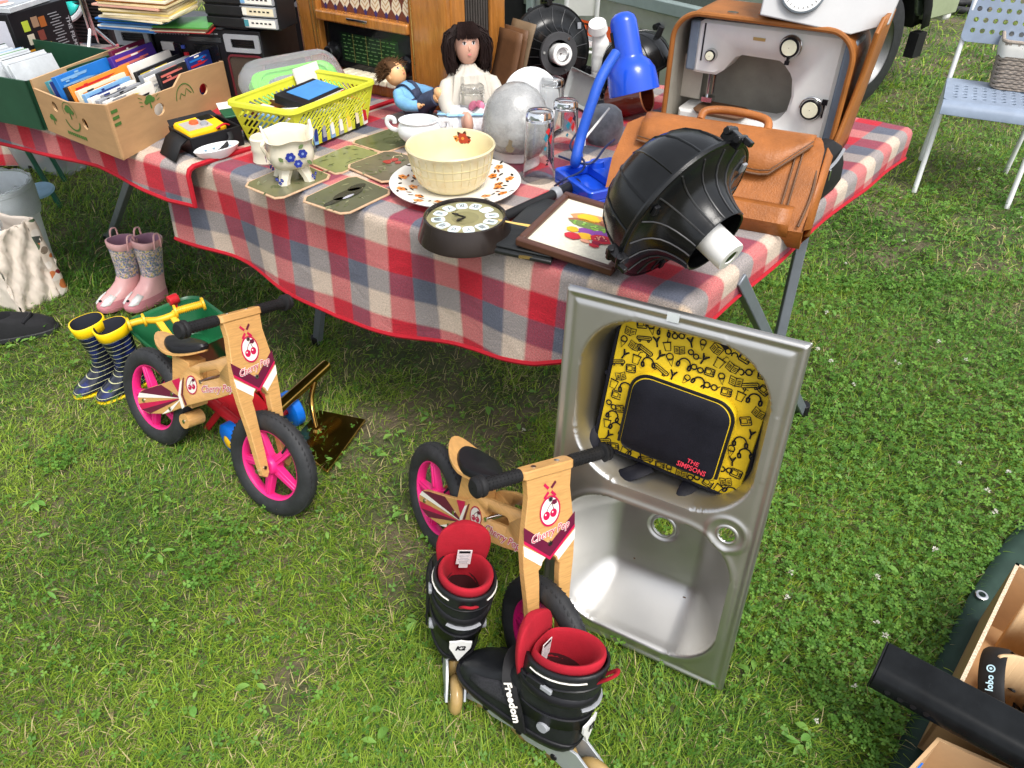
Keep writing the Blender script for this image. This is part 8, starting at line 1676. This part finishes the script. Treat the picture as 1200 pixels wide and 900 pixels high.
# sewing machine in its tan case
def sewing():
    a, b_ = am(777, 153), am(966, 191); M = frame_at(a, b_, TM) @ Matrix.Scale(.93, 4); W = (b_-a).length/.93; H_ = .335; D = .20
    t = thing('sewing_machine_case', 'tan leather carrying case standing open around the sewing machine', 'case', M=M); tan = mat('tan_case', (.32, .115, .025), .48, var=.24, vs=9, bump=.45, bs=260, spec=.35); lin = mat('case_lining', (.34, .315, .26), .85, var=.15, vs=12, bump=.4, bs=35)
    def arch(off, n=10):
        x0, x1, z1, r = -off, W+off, H_+off, .07+off; o = [(x0, 0), (x0, z1-r)]+[(x0+r-r*cos(k/n*pi/2), z1-r+r*sin(k/n*pi/2)) for k in range(1, n+1)]+[(x1-r+r*sin(k/n*pi/2), z1-r+r*cos(k/n*pi/2)) for k in range(0, n)]+[(x1, z1-r), (x1, 0)]; return o
    mb = MB(); oa_, ia = arch(.007), arch(0); rings = []
    def rr(o, y): return [V((x, y, z)) for x, z in o]
    mb.loft([rr(ia, .0), rr(oa_, .0), rr(oa_, D), rr(ia, D), rr(ia, .0)], 0, False, False, closed=False); ob = mb.build('shell', [tan, lin], t, angle=40)
    inn = MB(); inn.loft([rr(arch(-.001), .006), rr(arch(-.001), D-.002)], 0, False, False, closed=False); inn.build('lining', lin, t)
    mb = MB(); mb.shape([arch(.007)], .006, 0, basis((0, D, 0), (1, 0, 0), (0, 0, 1), (0, -1, 0))); mb.build('back_panel', lin, t)
    pp = [V((x, -.004, z)) for x, z in arch(.004)]; mb = MB(); mb.tube(pp, .0075, 8); mb.build('edge_roll', tan, t)
    mb = MB(); mb.box((W/2, -.03+D/2, -.0+.012), (W+.005, D+.06, .022)); mb.build('wooden_base', C('base_grey', (150, 148, 140), .5), t, bevel=.004)
    # open side wall of the case folded towards the viewer at the right
    mb = MB(); Wl = lambda f, z: V((W+.012+.030*(z/H_)**1.2+.018*f*0, -.01+f*.19, z)); q = []
    for z, f0, f1 in ((.0, -.12, 1.1), (.03, -.10, 1.1), (.10, .05, 1.08), (.17, .15, 1.05), (.24, .16, 1.02), (.30, .10, 1.0), (.345, .05, .95), (.375, .20, .90)): q.append([Wl(f, z) for f in np.linspace(f0, f1, 6)])
    mb.loft(q, 0, False, False, closed=False); mb.build('side_flap', tan, t, solid=.009); e = [r[0] for r in q]; mb = MB(); mb.tube(e, .006, 8); mb.build('flap_edge', tan, t)
    mb = MB(); mb.shape([circ(0, 0, .016, 20, .010)], .003, 0, TR(W*.30, .035, H_+.009)); mb.build('badge', M_chrome, t); mb = MB(); mb.tube(smoothpath([(W*.44, .06, H_+.01), (W*.47, .06, H_+.022), (W*.62, .06, H_+.022), (W*.65, .06, H_+.01)]), .012, 8, flat=.5); mb.build('carry_handle', M_leather, t)
    # the machine
    s = thing('sewing_machine', 'grey white sewing machine with round dials inside the tan case', 'sewing machine', M=M @ TR(.055, .035, .024)); WM = mat('machine_white', (.80, .795, .75), .34, var=.05, coat=.2); BG = C('machine_bluegrey', (122, 136, 150), .4); L_ = W-.085; Y1 = .11
    out = [(0, .115), (.0, .285), (.012, .292), (L_, .300), (L_, 0), (-.01, 0), (-.01, .045), (.075, .045)]
    hole_c = (L_*.50, .135)
    body = [(0, .150), (0, .285), (.012, .293), (L_, .298), (L_, .0), (-.03, .0), (-.03, .040), (.10, .040), (L_*.60, .042), (L_*.675, .055), (L_*.72, .085), (L_*.73, .125), (L_*.71, .170), (L_*.665, .200), (L_*.60, .213), (L_*.34, .214), (L_*.29, .205), (L_*.22, .165), (L_*.17, .150), (L_*.08, .149)]
    mb = MB(); mb.shape([body], Y1, 0, basis((0, Y1/2, 0), (1, 0, 0), (0, 0, 1), (0, -1, 0)), .008); mb.build('body', WM, s)
    mb = MB(); mb.box((-.012, Y1/2, .220), (.030, Y1*.94, .135)); mb.build('head_cover', BG, s, bevel=.006); mb = MB(); mb.box((L_+.014, Y1/2, .145), (.030, Y1*.94, .285)); mb.build('end_cover', BG, s, bevel=.008)
    mb = MB(); mb.box((.020, -.0008, .235), (.004, .003, .10)); mb.build('thread_slot', M_black, s)
    def dial(x, z, r, lever=True):
        Md = basis((x, -.001, z), (1, 0, 0), (0, 0, 1), (0, -1, 0)); mb = MB(); mb.lathe([(.001, 0), (r*1.25, 0), (r*1.25, .005), (r*1.1, .008), (r*1.05, .012)], 30, 0, Md); mb.lathe([(r*1.05, .008), (r*1.05, .016), (r*.98, .018), (r*.84, .018)], 30, 1, Md); mb.lathe([(r*.84, .0165), (r*.80, .0205), (.001, .021)], 30, 2, Md)
        mb.build('dial', [M_chrome, M_black, C('dial_ivory', (236, 234, 205), .3)], s)
        if lever: mb = MB(); mb.bar((x, -.008, z-r), (x, -.008, z-r*1.6), .008, .006); mb.box((x, -.009, z-r*1.65), (.012, .008, .010)); mb.build('lever', M_black, s)
    dial(L_*.66, .255, .0245); dial(.05, .205, .0145, False); dial(L_*.885, .105, .026, False)
    mb = MB(); mb.bar((L_*.965, -.003, .128), (L_*.965, -.003, .085), .004, .004); mb.box((L_*.965, -.005, .128), (.014, .006, .014)); mb.build('lever', M_black, s)
    mb = MB(); mb.box((L_*.44, -.0008, .262), (.034, .002, .008)); mb.build('maker_badge', mat('inlay', (.7, .5, .2), .3, .9), s)
    mb = MB(); mb.cyl((.045, .03, .16), (.045, .03, .075), .006, .005, 10); mb.cyl((.060, .03, .16), (.060, .03, .09), .004, .004, 8); mb.box((.050, .028, .074), (.032, .03, .014)); mb.cyl((.045, .03, .075), (.045, .03, .042), .0018, .001, 6); mb.build('needle_bar', M_chrome, s)
    mb = MB(); mb.box((-.035, .075, .115), (.085, .004, .125)); mb.build('flap_plate', C('plate_putty', (205, 198, 182), .5), s, bevel=.002)
    mb = MB(); mb.loft([[V((x*k, y*k, z)) for x, y in rrect(.16, .10, .03, 4)] for z, k in ((.041, .9), (.050, 1), (.056, .9))], 0, True, True, TR(.10, .02, 0)); mb.build('cloth_scrap', M_leatherd, s)
    return M, W, H_
SM, SW, SH = sewing()
# white scale on top of the case
kc = SM @ TR(SW*.53, -.035, SH+.012); t = thing('kitchen_scale', 'white box-shaped scale with a round dial on top of the tan case', 'scale', M=kc @ RZ(radians(10)) @ RY(radians(4)) @ RX(radians(-10))); mb = MB(); mb.loft([[V(p) for p in ((-.02, -.0, .012), (.215, -.0, .0), (.30, .075, .035), (.30, .24, .035), (-.02, .24, .02))], [V(p) for p in ((-.03, .05, .17), (.23, .05, .17), (.31, .10, .17), (.31, .24, .17), (-.03, .24, .17))]]); mb.build('housing', mat('scale_white', (.47, .47, .47), .35, var=.04), t, bevel=.004)
n_ = V((0, -.95, .30)).normalized(); Md = basis((.072, .018, .082), (1, 0, 0), V((0, .30, .95)).normalized(), n_); mb = MB(); mb.lathe([(.048, -.004), (.056, .0), (.057, .010), (.053, .011), (.051, .006)], 40, 0, Md); mb.build('dial_ring', C('dial_ring_grey', (90, 98, 104), .35), t); mb = MB(); mb.lathe([(.052, .004), (.001, .005)], 40, 0, Md); mb.build('dial', M_whitep, t)
mb = MB(); mb.bar(Md @ V((0, 0, .009)), Md @ V((.0, .034, .009)), .003, .002)
for k in range(24): a = 2*pi*k/24; mb.bar(Md @ V((.040*cos(a), .040*sin(a), .006)), Md @ V((.046*cos(a), .046*sin(a), .006)), .0012, .001)
mb.build('scale_marks', M_black, t)
# tan briefcase leaning on the sewing machine
def briefcase():
    a, b_ = am(703, 236), am(938, 281); d = V((b_.x-a.x, b_.y-a.y, 0)); W = d.length; d.normalize(); n_ = V((-d.y, d.x, 0)); tl = radians(46); up = (n_*sin(tl)+V((0, 0, cos(tl)))); ou = d.cross(up)      # ou: out of the front face
    o = V((a.x, a.y, TM+.006)); t = thing('briefcase', 'tan leather briefcase with a front flap leaning on the sewing machine', 'briefcase', M=basis(o, d, up, ou)); Hb = .245; T_ = .085
    lf = mat('tan_leather', (.43, .155, .036), .44)
    def sec(y, z0, z1, i0, i1, n=14): return [V((x, y+.004*sin(x*14), z0+(.006*sin(x*9+y*20)))) for x in np.linspace(i0, W-i1, n)]+[V((x, y, z1)) for x in np.linspace(W-i1, i0, n)]
    mb = MB(); mb.loft([sec(0, -.02, -T_+.01, .02, .0), sec(.012, .0, -T_, .006, .0), sec(.10, .004, -T_, .0, .0), sec(.20, .0, -T_, .006, .004), sec(Hb-.02, -.012, -T_+.008, .03, .012), sec(Hb, -.03, -T_+.025, .05, .02)]); mb.build('body', lf, t, angle=50)
    # flap wrapped over the top with its pointed lower seam
    fl_ = []
    for x in np.linspace(.045, W-.03, 22):
        f = (x-.045)/(W-.075); low = .155-.055*min(1, f/.75)-.0+(.10*max(0, (f-.80)/.20)) if f > .75 else .155-.055*(f/.75); yb = Hb*.62-.0+(-.035*min(1, f/.70)) if f < .8 else Hb*.62-.035+.085*(f-.8)/.2
        fl_.append([V((x, Hb-.002, -T_+.03)), V((x, Hb+.006, -.035)), V((x, Hb-.015, -.004)), V((x, (Hb+yb)/2, .010)), V((x, yb, .013))])
    mb = MB(); mb.loft(fl_, 0, False, False, closed=False); mb.build('flap', lf, t, solid=.005)
    e = [r[-1]+V((0, -.0, .003)) for r in fl_]; mb = MB(); mb.tube(e, .0028, 6); mb.tube([p+V((0, .010, .0005)) for p in e], .0012, 5); mb.build('flap_piping', M_leatherd, t)
    # lower front section, stepped, with a gusset at the right end
    mb = MB(); mb.loft([[V((x, y, z)) for x in np.linspace(.50*W, W-.03, 8)] for y, z in ((-.004, -.005), (.012, .022), (.045, .024), (.06, .008))], 0, False, False, closed=False); mb.build('pocket_front', lf, t, solid=.004)
    for x in (W-.058, W-.045): mb = MB(); mb.tube([(x, y, .0045+.003) for y in np.linspace(.01, Hb-.05, 8)], .0022, 6); mb.build('seam', M_leatherd, t)
    mb = MB(); mb.loft([[V((W+.000, y, z)) for y, z in ((.015, .0), (Hb-.03, -.01))], [V((W+.014, y, z)) for y, z in ((.03, -.02), (Hb-.04, -.025))], [V((W+.004, y, z)) for y, z in ((.02, -.045), (Hb-.03, -.045))], [V((W+.013, y, z)) for y, z in ((.03, -.065), (Hb-.04, -.065))], [V((W+.0, y, z)) for y, z in ((.02, -T_), (Hb-.03, -T_+.01))]], 0, False, False, closed=False); mb.build('gusset', lf, t, solid=.003)
    mb = MB(); pts = [V((W*.36, Hb+.004, -.035)), V((W*.37, Hb+.030, -.040)), V((W*.46, Hb+.042, -.045)), V((W*.60, Hb+.040, -.045)), V((W*.685, Hb+.028, -.040)), V((W*.70, Hb+.002, -.035))]; mb.tube(smoothpath(pts, 6), .0095, 10); mb.build('handle', lf, t)
    mb = MB(); mb.tube(smoothpath([V((W-.012, .02, .004)), V((W-.004, .10, .006)), V((W-.014, Hb-.04, -.004))]), .003, 6); mb.build('piping', M_leatherd, t)
    # black zip bag lying behind it
    c = am(958, 232); tb = thing('zip_bag', 'small black zip bag squeezed behind the right end of the briefcase', 'bag', M=TR(c.x+.0, c.y+.02, TM+.0) @ RZ(radians(50))); mb = MB(); mb.loft([[V((x*k, y*k+z*.12, z)) for x, y in rrect(.20, .06, .026, 5)] for z, k in ((0, .75), (.02, 1), (.06, 1.02), (.10, .85), (.118, .5))]); mb.build('pouch', M_blackm, tb)
    mb = MB(); mb.tube(smoothpath([(-.085, -.022, .07), (0, -.026, .085), (.07, -.018, .095)]), .004, 6); mb.build('zip', M_grey, tb); mb = MB(); mb.box((-.03, -.030, .066), (.007, .004, .026)); mb.build('zip_pull', M_chrome, tb, bevel=.001)
briefcase()
grow_lawn()
